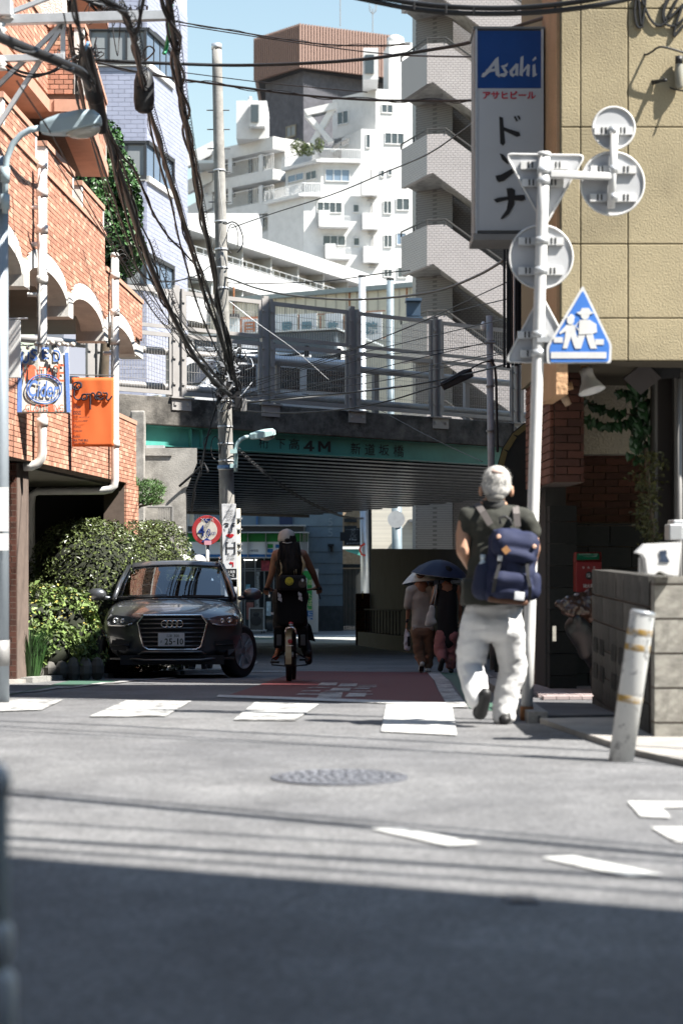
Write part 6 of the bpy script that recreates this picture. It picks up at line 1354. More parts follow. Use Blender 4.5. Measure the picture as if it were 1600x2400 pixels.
for y, h in ((1482,.034),(1518,.034),(1638,.036)):
    k_ = (1783-y)/(1783-1434); MB().lathe(bb_+ax*(L*k_-h/2), [(.0645,0),(.0655,.002),(.0655,h-.002),(.0645,h)], 28, AX3).build('band', YB, bo, True)
MB().lathe(bb_+ax*(L+.002), [(.066,-.02),(.066,.0),(.05,.006)], 24, AX3).build('cap', GALV, bo, True)
# ------------------------------------------------------------------ concrete block wall with its corner pier
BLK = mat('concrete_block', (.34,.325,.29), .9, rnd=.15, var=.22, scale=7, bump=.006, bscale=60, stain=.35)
bk = thing('block_wall', 'grey concrete block wall with a lit end beside the bollard', 'wall', (1.9,12.2,gz(12)))
fw_ = Face((1.80,10.85),(1.88,14.1)); ztop = .93
mb = MB(); fw_.ubox(mb, .02, fw_.L-.02, -.35, ztop-.03, -.13, -.012); fr2 = Face((1.80,10.84),(5.2,10.84)); fr2.ubox(mb, .01, 3.3, -.2, ztop-.03, -.11, -.012); mb.build('mortar', MORT, bk)
BLKS = mat('stained_shaded_block', (.065,.062,.057), .9, rnd=.25, var=.3, scale=6, bump=.006, bscale=60, stain=.6, stretch=(1,1,.35))  # darker block copy for the shaded side, staining and shade both in colour
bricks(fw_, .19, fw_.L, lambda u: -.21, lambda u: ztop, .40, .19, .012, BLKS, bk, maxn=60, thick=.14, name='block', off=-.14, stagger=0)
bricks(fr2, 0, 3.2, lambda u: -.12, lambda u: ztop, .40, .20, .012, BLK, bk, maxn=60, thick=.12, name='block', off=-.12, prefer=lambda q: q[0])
mb = MB()
for z in (.10,.29):
    for u in (1.3,1.7,2.4,2.8): 
        for i in range(3): fw_.ubox(mb, u+.06+i*.09, u+.10+i*.09, z+.03, z+.14, -.002, .012)
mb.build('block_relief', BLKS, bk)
wp = thing('meter_cover', 'white moulded cover with a dark blot hung on top of the block wall', 'cover', P(1545,1345,10.7)); D = 10.7
MB().slab([P(x,y,D) for x, y in rounded([(1490,1296),(1512,1275),(1596,1271),(1589,1350),(1566,1348),(1545,1338),(1532,1347),(1516,1345),(1511,1308),(1503,1298)], 3, 3)], (0,1,0), .12).build('cover', WPAINT, wp, bevel=.006)
MB().slab([P(x,y,D-.003) for x, y in rounded([(1543,1292),(1552,1290),(1560,1289),(1562,1297),(1560,1302),(1566,1312),(1568,1318),(1556,1319),(1543,1318),(1547,1308),(1544,1300)], 2, 3)], (0,-1,0), .002).build('sticker', mat('dark_blot', (.03,.05,.09), .6, var=.6, scale=60), wp)
MB().box(P(1507,1325,10.85), (.05,.06,.09)).build('bracket', SPW, wp)
# ================================================================== parked car (local: x right, y away from the camera, z up)
CARP = mat('graphite_car_paint', (.115,.122,.135), .32, .6, coat=1.); CHR = mat('chrome', (.75,.76,.77), .12, 1.); GLC = glass_mat('car_glass', (.50,.56,.60), .90); DASH = mat('dash_black', (.03,.03,.032), .8); SEATW = mat('pale_seat_cover', (.62,.64,.62), .8); HLG = mat('headlight_clear', (.45,.47,.49), .06, .3, spec=.9, coat=1.); BLKP = mat('black_plastic', (.02,.021,.023), .5); LED = mat('lamp_bowl', (.82,.83,.84), .12, .8)
GALV_D = mat('satin_trim', (.16,.165,.17), .35, .8)
cd = 23.6; cz = gz(25.5); car = thing('parked_car', 'dark graphite grey car facing the camera at the left kerb, plate 25-10', 'car', (PX(404,23.6), 23.6, gz(23.6)-.0)); car.rotation_euler = (-math.atan((gz(23.6)-gz(28))/4.4), 0, .065)
S_ = [(-.02,.52,.66,.62,.32,.52,.74,.79),(.10,.68,.84,.76,.24,.54,.80,.845),(.35,.80,.905,.80,.22,.56,.87,.925),(.75,.82,.92,.82,.22,.58,.94,1.0),(1.15,.83,.92,.81,.22,.6,1.0,1.06),(1.5,.84,.925,.80,.22,.6,1.03,1.07),(2.6,.84,.93,.82,.22,.6,1.05,1.08),(3.7,.84,.925,.82,.24,.62,1.05,1.08),(4.2,.78,.88,.78,.3,.64,1.03,1.06),(4.38,.62,.76,.68,.36,.62,.96,1.0)]
mb = MB(); vs = []
for y, hb, hm, hs, zb_, zm, zs, zt in S_:
    half = [(0,zb_),(hb*.8,zb_),(hb,zb_+.07),(hm,zm),(hm*.985,(zm+zs)/2+.03),(hs,zs),(hs*.62,zs+(zt-zs)*.75),(0,zt)]
    ring = half+[(-x,z) for x, z in half[-2:0:-1]]; vs += [(x, y+.22*abs(x)**3*(y < .5), z) for x, z in ring]
k = 14; n = len(S_); mb.add(vs, [(i*k+j, i*k+(j+1)%k, (i+1)*k+(j+1)%k, (i+1)*k+j) for i in range(n-1) for j in range(k)]+[tuple(range(k)), tuple(range((n-1)*k, n*k))])
body = mb.build('body', CARP, car, True, True); q = body.modifiers.new('s', 'SUBSURF'); q.levels = 2; q.render_levels = 2
arch = []
for y in (.82, 3.55):
    for s_ in (-1, 1):
        a = MB(); a.cyl((s_*.60,y,.36),(s_*1.2,y,.36), .40, n=32); o = a.build('cut', BLKP, car, local=True); arch.append(o); m_ = body.modifiers.new('b', 'BOOLEAN'); m_.object = o; m_.operation = 'DIFFERENCE'; m_.solver = 'EXACT'
bake(body); body.data.polygons.foreach_set('use_smooth', [True]*len(body.data.polygons))
for o in arch: bpy.data.objects.remove(o)
def fyc(x): return -.075+.40*abs(x)**2.6
def cpoly(name, pts, m, th=.02, off=0., par=car, bev=.0):
    """plate following the curved nose: pts (x, z)"""
    mb = MB(); k = len(pts); a = [Vector((x, fyc(x)-off, z)) for x, z in pts]; b = [p+Vector((0,th,0)) for p in a]; c0 = sum(a, Vector())/k; mb.add(a+b+[c0], [(i,(i+1)%k,2*k) for i in range(k)]+[(i,(i+1)%k,(i+1)%k+k,i+k) for i in range(k)]); return mb.build(name, m, par, local=True, bevel=bev)
gp = [(-.36,.795),(.36,.795),(.435,.70),(.36,.40),(.30,.365),(-.30,.365),(-.36,.40),(-.435,.70)]
gr_ = cpoly('grille', gp, BLACKM, .05, .0)
mb = MB(); q = [Vector((x, fyc(x)-.012, z)) for x, z in gp]; mb.tube(q+[q[0]], .013, 8, False); mb.build('grille_frame', CHR, gr_, True, True)
for i in range(7):
    z = .745-.056*i; w = .40 if z > .6 else .40-.5*(.6-z)*.5
    w = .405 if z > .68 else .43-(.70-z)*.22
    mb = MB(); mb.tube([(-w,fyc(w)-.006,z),(-w*.5,fyc(w*.5)-.014,z),(0,fyc(0)-.016,z),(w*.5,fyc(w*.5)-.014,z),(w,fyc(w)-.006,z)], .0085, 6); mb.build('grille_bar', mat('grille_bar_grey', (.20,.205,.21), .35, .7), gr_, True, True)
mb = MB()
for i in range(4):
    c = (-.093+.062*i, -.105, .685); mb.tube([(c[0]+.042*math.cos(a), c[1], c[2]+.042*math.sin(a)) for a in [2*math.pi*j/24 for j in range(25)]], .0075, 6, False)
mb.build('badge_rings', CHR, car, True, True)
pl = MB().box((-.01,-.115,.488), (.33,.012,.165)).build('licence_plate', PLW, car, local=True, bevel=.006)
def ct(body, x, z, w, h, m=INK, bold=.0): return text('plate_lettering', body, (x,-.1225,z), (1,0,0), (0,0,1), w, h, m, pl, .002, bold, local=True)
PGR = mat('plate_green', (.01,.03,.02), .6)
ct('江東', -.035, .537, .07, .035, PGR); ct('300', .055, .537, .065, .034, PGR); ct('す', -.135, .462, .03, .035, PGR)
for b_, x, w in (('2',-.07,.042),('5',-.018,.042),('-',.028,.022),('1',.072,.017),('0',.117,.042)): ct(b_, x, .465, w, .012 if b_ == '-' else .078, PGR, .02)
for s_ in (-1, 1):
    X = lambda x: s_*x
    pts = [(X(.44),.752),(X(.56),.785),(X(.77),.805),(X(.825),.75),(X(.80),.675),(X(.60),.668),(X(.50),.69)]
    h_ = cpoly('headlight', pts, HLG, .06, -.005)
    mb = MB(); qq = [Vector((x, fyc(x)-.008, z)) for x, z in pts]; mb.tube([qq[6],qq[5],qq[4],qq[3],qq[2]], .011, 6); mb.build('lamp_strip', LED, h_, True, True)
    mb = MB()
    for x, z, r in ((.715,.735,.036),(.625,.727,.03)): mb.lathe((X(x), fyc(x)-.003, z), [(r,0),(r*.95,.012),(r*.55,.016),(r*.5,.006)], 18, (Vector((1,0,0)),Vector((0,0,1)),Vector((0,-1,0))))
    mb.build('projector', LED, h_, True, True)
    cpoly('lens', [(x*1.0, z) for x, z in pts], glass_mat('lamp_glass', (.9,.92,.95), .93), .003, .022, h_)
    cpoly('side_intake', [(X(.53),.47),(X(.76),.49),(X(.78),.37),(X(.58),.35)], BLACKM, .03, .0)
    for z in (.42,): mb = MB(); mb.tube([(X(.54),fyc(.54)-.01,z),(X(.79),fyc(.79)-.01,z+.01)], .008, 6); mb.build('intake_bar', BLKP, car, True, True)
    # mirror, wheel, side glass, rail
    mb = MB(); mb.ell((X(1.03),1.32,1.10), (.13,.075,.085), 16, 10); mb.cap((X(.86),1.36,1.05),(X(.95),1.34,1.06), .03,.03); mb.build('wing_mirror', CARP, car, True, True)
    for y in (.82, 3.55):
        st_ang = (.55 if y < 1 else 0.)
        wv = Vector((math.cos(st_ang)*s_, math.sin(st_ang)*s_*(1 if True else 1), 0)); wv = Vector((s_*math.cos(st_ang), -math.sin(st_ang) if s_ > 0 else math.sin(st_ang), 0)); wv.normalize()
        AXW = (wv.cross(Vector((0,0,1))), Vector((0,0,1)), wv); cw = (s_*.825, y, .345)
        w = MB().lathe(cw, [(.20,-.10),(.31,-.11),(.343,-.085),(.348,0),(.343,.085),(.31,.11),(.235,.105)], 36, AXW, False).build('tyre', BLACK, car, True, True)
        MB().lathe(cw, [(.235,-.02),(.24,.10),(.225,.108),(.215,.07),(.05,.05)], 30, AXW).build('rim', GALV, w, True, True)
        mb = MB(); c0 = Vector(cw)+wv*.085
        for i in range(5):
            a = 2*math.pi*i/5; dv = AXW[0]*math.cos(a)+AXW[1]*math.sin(a); tv = AXW[0]*-math.sin(a)+AXW[1]*math.cos(a)
            mb.slab([c0+dv*.04+tv*.03, c0+dv*.225+tv*.045, c0+dv*.225+tv*.012, c0+dv*.08], wv, .016); mb.slab([c0+dv*.04-tv*.03, c0+dv*.225-tv*.045, c0+dv*.225-tv*.012, c0+dv*.08], wv, .016)
        mb.build('spoke', GALV, w, local=True)
    mb = MB(); mb.tube([(X(.60),1.95,1.60),(X(.60),2.1,1.625),(X(.60),3.8,1.615),(X(.6),3.95,1.58)], .02, 8); mb.build('roof_rail', CHR, car, True, True)
    for p4 in ([(X(.82),1.45,1.09),(X(.83),2.45,1.10),(X(.63),2.45,1.51),(X(.62),2.05,1.50)],[(X(.83),2.52,1.10),(X(.82),3.9,1.12),(X(.66),3.75,1.46),(X(.63),2.52,1.51)]): MB().slab(p4, (s_,0,.3), .006).build('side_window', GLC, car, local=True)
    for pq, pr in (([(X(.79),1.10,1.04),(X(.735),1.45,1.25),(X(.63),1.98,1.52)], [.035,.034,.03]), ([(X(.80),2.48,1.08),(X(.62),2.48,1.53)], .035), ([(X(.80),3.95,1.08),(X(.63),3.85,1.50)], .05)): MB().tube(pq, pr, 8).build('roof_pillar', CARP, car, True, True)
mb = MB(); vs = []
for y, hw, z in ((1.94,.60,1.505),(2.02,.62,1.55),(2.5,.635,1.585),(3.2,.64,1.58),(3.8,.62,1.53),(4.0,.60,1.47)):
    vs += [(-hw,y,z-.045),(-hw*.97,y,z),(-hw*.5,y,z+.022),(0,y,z+.03),(hw*.5,y,z+.022),(hw*.97,y,z),(hw,y,z-.045)]
mb.add(vs, [(i*7+j, i*7+j+1, (i+1)*7+j+1, (i+1)*7+j) for i in range(5) for j in range(6)]); o = mb.build('roof', CARP, car, True, True); q = o.modifiers.new('t', 'SOLIDIFY'); q.thickness = .03
vs = []
for i in range(7):
    t_ = i/6; y = 1.12+.84*t_; z = 1.045+.475*t_+.02*math.sin(math.pi*t_); hw = .755-.155*t_
    for j in range(9): u = -1+2*j/8; vs.append((hw*u, y+.10*u*u*(1-.4*t_), z-.01*u*u))
mb = MB(); mb.add(vs, [(i*9+j, i*9+j+1, (i+1)*9+j+1, (i+1)*9+j) for i in range(6) for j in range(8)]); mb.build('windshield', GLC, car, True, True)
mb = MB(); mb.tube([(-.74,1.16,1.052),(0,1.06,1.06),(.74,1.16,1.052)], .014, 6); mb.tube([(-.6,1.12,1.075),(-.1,1.10,1.085)], .008, 5); mb.tube([(.1,1.12,1.08),(.66,1.2,1.075)], .008, 5); mb.build('wiper', BLACKM, car, True, True)
MB().box((0,1.9,1.03), (1.5,1.1,.08)).build('dashboard', DASH, car, local=True); MB().box((0,3.6,1.0), (1.5,1.6,.06)).build('cabin_floor', DASH, car, local=True)
for x in (-.36, .36):
    st_ = MB(); st_.box((x,2.35,1.16), (.44,.16,.3)); st_.build('seat', SEATW, car, local=True, bevel=.05); MB().box((x,2.36,1.375), (.25,.1,.13)).build('headrest', SEATW, car, local=True, bevel=.04)
MB().tube([(-.36+.17*math.cos(a), 1.78+.06*math.sin(a), 1.10+.15*math.sin(a)) for a in [2*math.pi*i/24 for i in range(25)]], .014, 6).build('steering_wheel', DASH, car, True, True)
MB().box((0,1.92,1.42), (.22,.03,.06)).build('rear_view_mirror', DASH, car, local=True, bevel=.01); MB().box((0,1.75,1.13), (.28,.05,.14)).build('display', DASH, car, local=True, bevel=.02)
MB().box((0,3.6,1.2), (1.2,.1,.34)).build('rear_seat', SEATW, car, local=True, bevel=.05)
mb = MB(); mb.tube([(-.78,.115,.255),(-.5,.0,.25),(-.35,-.05,.235),(.35,-.05,.235),(.5,0,.25),(.78,.115,.255)], .015, 8); mb.tube([(-.42,-.055,.30),(-.36,-.07,.335),(.36,-.07,.335),(.42,-.055,.30)], .016, 8); mb.build('lower_lip', GALV_D, car, True, True)
MB().box((0,.15,.235), (1.3,.3,.12)).build('undertray', BLACKM, car, local=True); MB().box((0,2.2,.30), (1.4,4.0,.14)).build('underbody', BLACKM, car, local=True)
# ================================================================== people
SKIN = mat('skin', (.52,.29,.19), .55, var=.06, scale=9); SKIN2 = mat('tanned_skin', (.34,.16,.095), .55, var=.06, scale=9)
def hand(mb, w, dv, sd, up, k=1.0):
    """palm and five bent fingers from the wrist w along dv; sd towards the thumb side, up the back of the hand"""
    w = Vector(w); dv = Vector(dv).normalized(); up = Vector(up); up = (up-dv*up.dot(dv)).normalized(); sd = up.cross(dv) if up.cross(dv).dot(Vector(sd)) > 0 else -up.cross(dv)
    mb.cap(w, w+dv*.075*k, .028*k, .036*k, up, .55)
    for i, L in enumerate((.072,.08,.075,.06)):
        r = (.0095,.0095,.009,.0082)[i]*k; a = w+dv*.085*k+sd*((.030-.020*i)*k); b = a+(dv*.9-up*.35)*(L*.5*k); c = b+(dv*.25-up*.95)*(L*.5*k); mb.cap(a-dv*.02*k, b, r, r); mb.cap(b, c, r, r*.85)
    a = w+dv*.025*k+sd*.028*k; b = a+(dv*.6+sd*.6-up*.2)*.045*k; c = b+(dv*.8-up*.5)*.035*k; mb.cap(a, b, .012*k, .010*k); mb.cap(b, c, .010*k, .0085*k)
# ---- elderly man walking
D = 12.2
def Q(x, y, dd=0.): return P(x, y, D+dd)
man = thing('person', 'white haired man in dark shirt and baggy white trousers walking away beside the leaning pole', 'person', (PX(1150,D), D, gz(D)))
YD = Vector((0,1,0))
mb = MB(); mb.ell(Q(1162,1133,.0), (.083,.10,.112), 20, 14); mb.ell(Q(1160,1160,.05), (.068,.075,.07), 16, 10); mb.cap(Q(1158,1160,.01), Q(1156,1195,.0), .056, .062)
mb.ell(Q(1160,1140,.105), (.016,.022,.024)); 
for x in (1126,1198): mb.ell(Q(x,1151,-.01), (.016,.026,.040), 10, 8)
mb.cap(Q(1090,1225), Q(1086,1255), .05,.052); mb.cap(Q(1086,1250), Q(1085,1292,-.03), .052,.047); mb.cap(Q(1085,1292,-.03), Q(1110,1342,.12), .047,.03); hand(mb, Q(1113,1346,.18), (.1,.7,-.55), (1,0,0), (0,.4,.8))
mb.cap(Q(1238,1225), Q(1250,1285,.04), .05,.044); mb.cap(Q(1250,1285,.04), Q(1240,1342,.2), .044,.03); hand(mb, Q(1239,1347,.22), (-.1,.7,-.55), (-1,0,0), (0,.4,.8))
mb.cap(Q(1156,1195), Q(1154,1300), .10,.10, YD, .8)
blob('body', mb, SKIN, man, .0075, 3)
HAIRW = mat('white_hair', (.47,.455,.43), .85, var=.30, scale=6, bump=.006, bscale=9, stretch=(14,14,2.2)); 
mb = MB(); mb.ell(Q(1163,1128,-.005), (.094,.106,.104), 20, 14); mb.ell(Q(1162,1147,-.04), (.088,.07,.07), 16, 10); mb.ell(Q(1160,1165,-.055), (.06,.04,.045), 14, 8)
for x in (1134,1190): mb.ell(Q(x,1140,.0), (.022,.06,.05), 10, 8)
o = blob('hair', mb, HAIRW, man, .008, 2, folds=((.003,(45,45,25)),))
rr = random.Random(77); mb = MB()
for _ in range(700):
    a = rr.uniform(0,6.283); e = rr.uniform(-.5,1.2); d_ = Vector((math.cos(a)*math.cos(e), math.sin(a)*math.cos(e), math.sin(e)))
    if d_.y > .55: continue
    p = Q(1163,1130,-.005)+Vector((d_.x*.091, d_.y*.103, d_.z*.101)); fl = (d_*1.0+Vector((rr.gauss(0,.35), rr.gauss(0,.3), -.5+rr.gauss(0,.3)))).normalized()*rr.uniform(.012,.028); w = fl.cross(d_).normalized()*.0016; mb.add([p-w, p+w, p+fl], [(0,1,2)])
mb.build('hair_strand', HAIRW, man)['kind'] = 'stuff'
MB().ell(Q(1160,1163,-.062), (.062,.04,.04), 14, 8).build('nape_hair', mat('grey_hair', (.26,.25,.23), .85, var=.3, scale=60), man, True)
MB().ell(Q(1166,1107,-.055), (.052,.05,.028), 14, 8).build('thinning_crown', mat('scalp', (.56,.42,.36), .7, var=.1, scale=40), man, True)
SHIRT = mat('dark_olive_shirt', (.034,.035,.028), .85, var=.15, scale=5, bump=.002, bscale=200)
mb = MB(); mb.cap(Q(1118,1212,-.01), Q(1204,1214,-.01), .078,.078, YD, .9); mb.cap(Q(1160,1235,-.02), Q(1158,1330,-.01), .160,.165, YD, .66); mb.cap(Q(1158,1300), Q(1157,1352), .166,.178, YD, .7)
mb.cap(Q(1133,1235,-.02), Q(1180,1235,-.02), .12,.12, YD, .7)
mb.cap(Q(1101,1214), Q(1092,1240), .076,.066); mb.cap(Q(1226,1217), Q(1243,1244,.02), .076,.066); mb.cap(Q(1157,1186), Q(1155,1200), .068,.085); mb.box(Q(1157,1388), (.415,.25,.17))
blob('shirt', mb, SHIRT, man, .011, 4, folds=((.016,(5,5,9)),(.006,(16,16,24))))
mb = MB(); mb.lathe(Q(1156,1195,0), [(.082,-.01),(.088,.02),(.078,.062),(.072,.06),(.074,.015)], 20); mb.build('collar', mat('black_collar', (.02,.02,.02), .8), man, True)
TRO = mat('white_trousers', (.74,.74,.74), .85, var=.04, scale=4, bump=.002, bscale=160)
mb = MB(); mb.cap(Q(1122,1428), Q(1192,1428), .095,.095, YD, .95); mb.cap(Q(1132,1470,-.03), Q(1184,1470,-.03), .098,.098)
mb.cap(Q(1118,1460), Q(1100,1566,.02), .112,.090); mb.cap(Q(1100,1564,.02), Q(1120,1638,-.2), .090,.076); mb.cap(Q(1188,1460), Q(1198,1570,.12), .112,.094); mb.cap(Q(1198,1568,.12), Q(1180,1674,.10), .094,.080)
blob('trousers', mb, TRO, man, .011, 4, folds=((.016,(4,4,5)),(.007,(10,10,20)),(.004,(24,24,36))))
SHOE = mat('black_shoe', (.015,.015,.016), .5)
mb = MB(); mb.cap(Q(1136,1628,-.26), Q(1124,1670,-.22), .043,.05, YD, .8); mb.cap(Q(1130,1628,-.2), Q(1128,1650,-.16), .05,.05); blob('shoe', mb, SHOE, man, .01, 3)
zf = gz(12.3)+.035
mb = MB(); mb.cap(Vector((PX(1180,12.3),12.22,zf)), Vector((PX(1182,12.3),12.44,zf)), .042,.04, Vector((0,0,1)), .8); mb.cap(Vector((PX(1183,12.3),12.26,zf+.04)), Vector((PX(1183,12.3),12.30,zf+.05)), .045,.04); blob('shoe', mb, SHOE, man, .01, 3)
# his backpack
NAVY = mat('navy_nylon', (.010,.0155,.052), .8, var=.15, scale=8, bump=.002, bscale=150); STRAP = mat('grey_brown_strap', (.13,.115,.11), .8); BSTR = mat('black_strap', (.02,.02,.022), .6); LEA = mat('tan_leather', (.36,.18,.07), .6, var=.1); 
bg_ = thing('backpack', 'navy blue backpack with tan diamond patch and white label worn by the white haired man', 'backpack', Q(1195,1415,-.25))
D_ = D; c = Q(1196,1322,-.245); rx = Vector((.995,0,-.10)).normalized(); uz = Vector((.10,0,.995)).normalized(); AXB = (rx, YD, uz)
def bx(name, m, dx, dz, w, h, y0, y1, bev=.03, par=bg_, it=2):
    """rounded pack volume: offsets dx, dz from the pack centre, depth y0..y1 (camera side negative)"""
    mb = MB(); mb.box(c+rx*dx+uz*dz+YD*((y0+y1)/2), (w, abs(y1-y0), h), AXB); o = mb.build(name, m, par, True); q = o.modifiers.new('b', 'BEVEL'); q.width = bev; q.segments = 4; return o
mb = MB(); 
for s_ in (-1,1): mb.cap(c+rx*(.075*s_)+uz*.15+YD*.03, c+rx*(.085*s_)-uz*.16, .075,.095)
mb.cap(c+uz*.14, c-uz*.15-YD*.02, .10,.115); mb.box(c+uz*.0+YD*.03, (.27,.14,.42), AXB); blob('pack_body', mb, NAVY, bg_, .009, 3, folds=((.012,(8,8,14)),(.005,(22,22,30))))
mb = MB(); mb.cap(c+rx*-.08+uz*.13-YD*.06, c+rx*.10+uz*.12-YD*.06, .07,.07, uz, 1.35); mb.cap(c+rx*-.04+uz*.06-YD*.10, c+rx*.09+uz*.055-YD*.10, .05,.05); blob('top_flap', mb, NAVY, bg_, .009, 3, folds=((.010,(9,9,16)),))
mb = MB(); mb.cap(c+rx*-.06-uz*.10-YD*.09, c+rx*.08-uz*.11-YD*.09, .062,.062); mb.cap(c+rx*-.065-uz*.17-YD*.085, c+rx*.08-uz*.18-YD*.085, .055,.055); blob('front_pocket', mb, NAVY, bg_, .009, 3, folds=((.010,(9,9,16)),))
mb = MB(); mb.cap(c+rx*-.165-uz*.06, c+rx*-.165-uz*.18, .06,.07); blob('side_pocket', mb, mat('dark_navy_mesh', (.012,.018,.05), .8), bg_, .01, 3)
mb = MB(); mb.cap(c+rx*.155-uz*.08+YD*.0, c+rx*.15-uz*.16, .05,.06); blob('side_pocket', mb, NAVY, bg_, .01, 3)
bx('base', mat('brown_leather_base', (.12,.055,.03), .6), .0, -.235, .25, .035, -.10, .06, .012)
mb = MB(); a = c+rx*-.052+uz*.085-YD*.157; mb.slab([a+uz*.03, a+rx*.03, a-uz*.03, a-rx*.03], -YD, .006); mb.build('leather_patch', LEA, bg_)
bx('label', PLW, .06, -.195, .063, .052, -.158, -.150, .004)
mb = MB()
for p in ((-.105,.165,-.14),(.125,.125,-.13)): mb.lathe(c+rx*p[0]+uz*p[1]+YD*p[2], [(.014,-.02),(.014,.006),(.01,.01)], 14, AXY)
mb.build('stud', mat('copper_stud', (.72,.45,.33), .4), bg_)
for s_, pts in ((-1,[(-.085,.04,-.13),(-.085,-.02,-.14),(-.10,-.10,-.155),(-.105,-.19,-.13)]),(1,[(.09,.02,-.13),(.10,-.06,-.15),(.12,-.13,-.16),(.13,-.21,-.12)])):
    q = [c+rx*x+uz*z+YD*y for x, z, y in pts]; mb = MB()
    for a, b in zip(q, q[1:]): mb.box((a+b)/2, (.022,.008,(b-a).length), (rx, YD, (b-a).normalized()))
    mb.build('front_strap', BSTR, bg_)
bx('buckle', GALV, -.085, .03, .03, .035, -.15, -.138, .003)
for x0, y0, x1, y1 in ((1148,1228,1118,1182),(1212,1232,1207,1188)):
    a = Q(x0,y0,-.15); b = Q((x0*.45+x1*.55),(y0*.45+y1*.55)-2,-.145); e = Q(x1,y1,-.02); mb = MB()
    for p, q in ((a,b),(b,e)): dv = (q-p).normalized(); w = dv.cross(YD).normalized(); mb.box((p+q)/2, (.042,.014,(q-p).length+.01), (w, w.cross(dv), dv))
    mb.build('shoulder_strap', STRAP, bg_)
MB().tube([Q(1172,1228,-.17),Q(1170,1214,-.16),Q(1182,1209,-.16),Q(1195,1218,-.16),Q(1198,1232,-.17)], .008, 7).build('grab_handle', BSTR, bg_, True)
btl = thing('water_bottle', 'clear plastic bottle in the side pocket of the navy backpack', 'bottle', Q(1132,1320,-.25)); MB().lathe(Q(1131,1330,-.25), [(.03,-.12),(.032,.0),(.03,.02),(.016,.04),(.016,.055),(.018,.056),(.018,.08),(.012,.082)], 16).build('bottle', mat('pale_bottle', (.55,.66,.74), .15, spec=.8), btl, True)
# ---- cyclist
D = 21.0
TANK = mat('black_tank_top', (.014,.014,.016), .8); HAIRB = mat('dark_hair', (.012,.009,.008), .75, bump=.004, bscale=80, spec=.25); BLOND = mat('bleached_tips', (.48,.36,.20), .6); CAPM = mat('beige_cap', (.55,.51,.46), .85, var=.06, scale=20); BIKEB = mat('black_frame_paint', (.018,.018,.02), .35)
cy = thing('person', 'long haired woman in beige cap and black top riding a bicycle away down the street', 'person', (PX(678,D), D+.1, gz(D)))
mb = MB(); mb.ell(Q(672,1268,.03), (.075,.09,.10), 16, 12); mb.cap(Q(675,1280,.03), Q(678,1302,.02), .05,.06); mb.cap(Q(650,1300,.0), Q(708,1300), .062,.062); mb.cap(Q(678,1310,.02), Q(678,1380,.0), .13,.12, YD, .65)
mb.cap(Q(646,1301), Q(637,1345,.12), .048,.038); mb.cap(Q(637,1345,.12), Q(627,1374,.36), .038,.027); mb.cap(Q(712,1301), Q(733,1342,.12), .048,.038); mb.cap(Q(733,1342,.12), Q(744,1372,.36), .038,.027)
hand(mb, Q(626,1375,.38), (-.1,.75,-.3), (1,0,0), (0,.3,.9)); hand(mb, Q(745,1373,.38), (.1,.75,-.3), (-1,0,0), (0,.3,.9))
mb.cap(Q(662,1500,.22), Q(650,1532,.05), .045,.032); mb.cap(Q(650,1534,.03), Q(645,1541,.2), .032,.034); mb.cap(Q(712,1500,.2), Q(722,1540,-.02), .045,.034); mb.cap(Q(722,1542,-.03), Q(722,1550,.15), .032,.034)
mb.cap(Q(668,1375), Q(657,1462,.33), .07,.05); mb.cap(Q(657,1462,.33), Q(652,1510,.2), .05,.045); mb.cap(Q(690,1375), Q(704,1462,.28), .07,.05); mb.cap(Q(704,1462,.28), Q(713,1505,.18), .05,.045); blob('body', mb, SKIN2, cy, .0085, 3)
mb = MB(); mb.cap(Q(678,1335,.02), Q(678,1400,.0), .15,.15, YD, .68); mb.cap(Q(664,1322,.02), Q(692,1322,.02), .10,.10, YD, .8); mb.cap(Q(657,1300,.03), Q(660,1325,.03), .025,.05); mb.cap(Q(700,1300,.03), Q(697,1325,.03), .025,.05); blob('tank_top', mb, TANK, cy, .011, 3)
mb = MB(); mb.cap(Q(660,1405,.05), Q(655,1470,.35), .10,.075); mb.cap(Q(655,1470,.35), Q(655,1520,.15), .075,.055); mb.cap(Q(698,1405,.05), Q(706,1468,.3), .10,.075); mb.cap(Q(706,1468,.3), Q(720,1532,.0), .075,.055); mb.cap(Q(665,1402), Q(695,1402), .14,.14); blob('trousers', mb, TANK, cy, .012, 3, folds=((.012,(6,6,12)),))
mb = MB(); mb.ell(Q(676,1268,-.0), (.092,.105,.11), 16, 10); mb.cap(Q(676,1285,-.06), Q(679,1325,-.12), .115,.15, YD, .5); mb.cap(Q(662,1325,-.12), Q(658,1352,-.13), .07,.03, YD, .6); mb.cap(Q(694,1325,-.12), Q(703,1352,-.13), .08,.035, YD, .6); mb.cap(Q(678,1325,-.13), Q(680,1350,-.14), .06,.03, YD, .6)
blob('hair', mb, HAIRB, cy, .01, 2, folds=((.014,(26,26,5)),(.006,(60,60,8)))); rr = random.Random(17); mb = MB(); mb2 = MB()
for i in range(90):
    x0 = rr.uniform(654,702); y0 = rr.uniform(1268,1300); x1 = 678+(x0-678)*rr.uniform(1.0,1.5)+rr.gauss(0,3); y1 = rr.uniform(1325,1358); dd = -.13-rr.random()*.05; q = [Q(x0,y0,-.09), Q((x0*.4+x1*.6),(y0+y1)/2,dd), Q(x1,y1,dd)]; mb.tube(q, [.006,.006,.002], 4)
for x0,y0,x1,y1 in ((706,1302,712,1345),(709,1310,715,1330),(710,1318,706,1348),(656,1312,659,1345),(683,1318,690,1350),(679,1338,671,1352),(688,1322,695,1348),(662,1336,653,1350),(708,1305,716,1338)): mb2.tube([Q(x0,y0,-.16),Q((x0+x1)/2+2,(y0+y1)/2,-.19),Q(x1,y1,-.18)], [.004,.010,.002], 5)
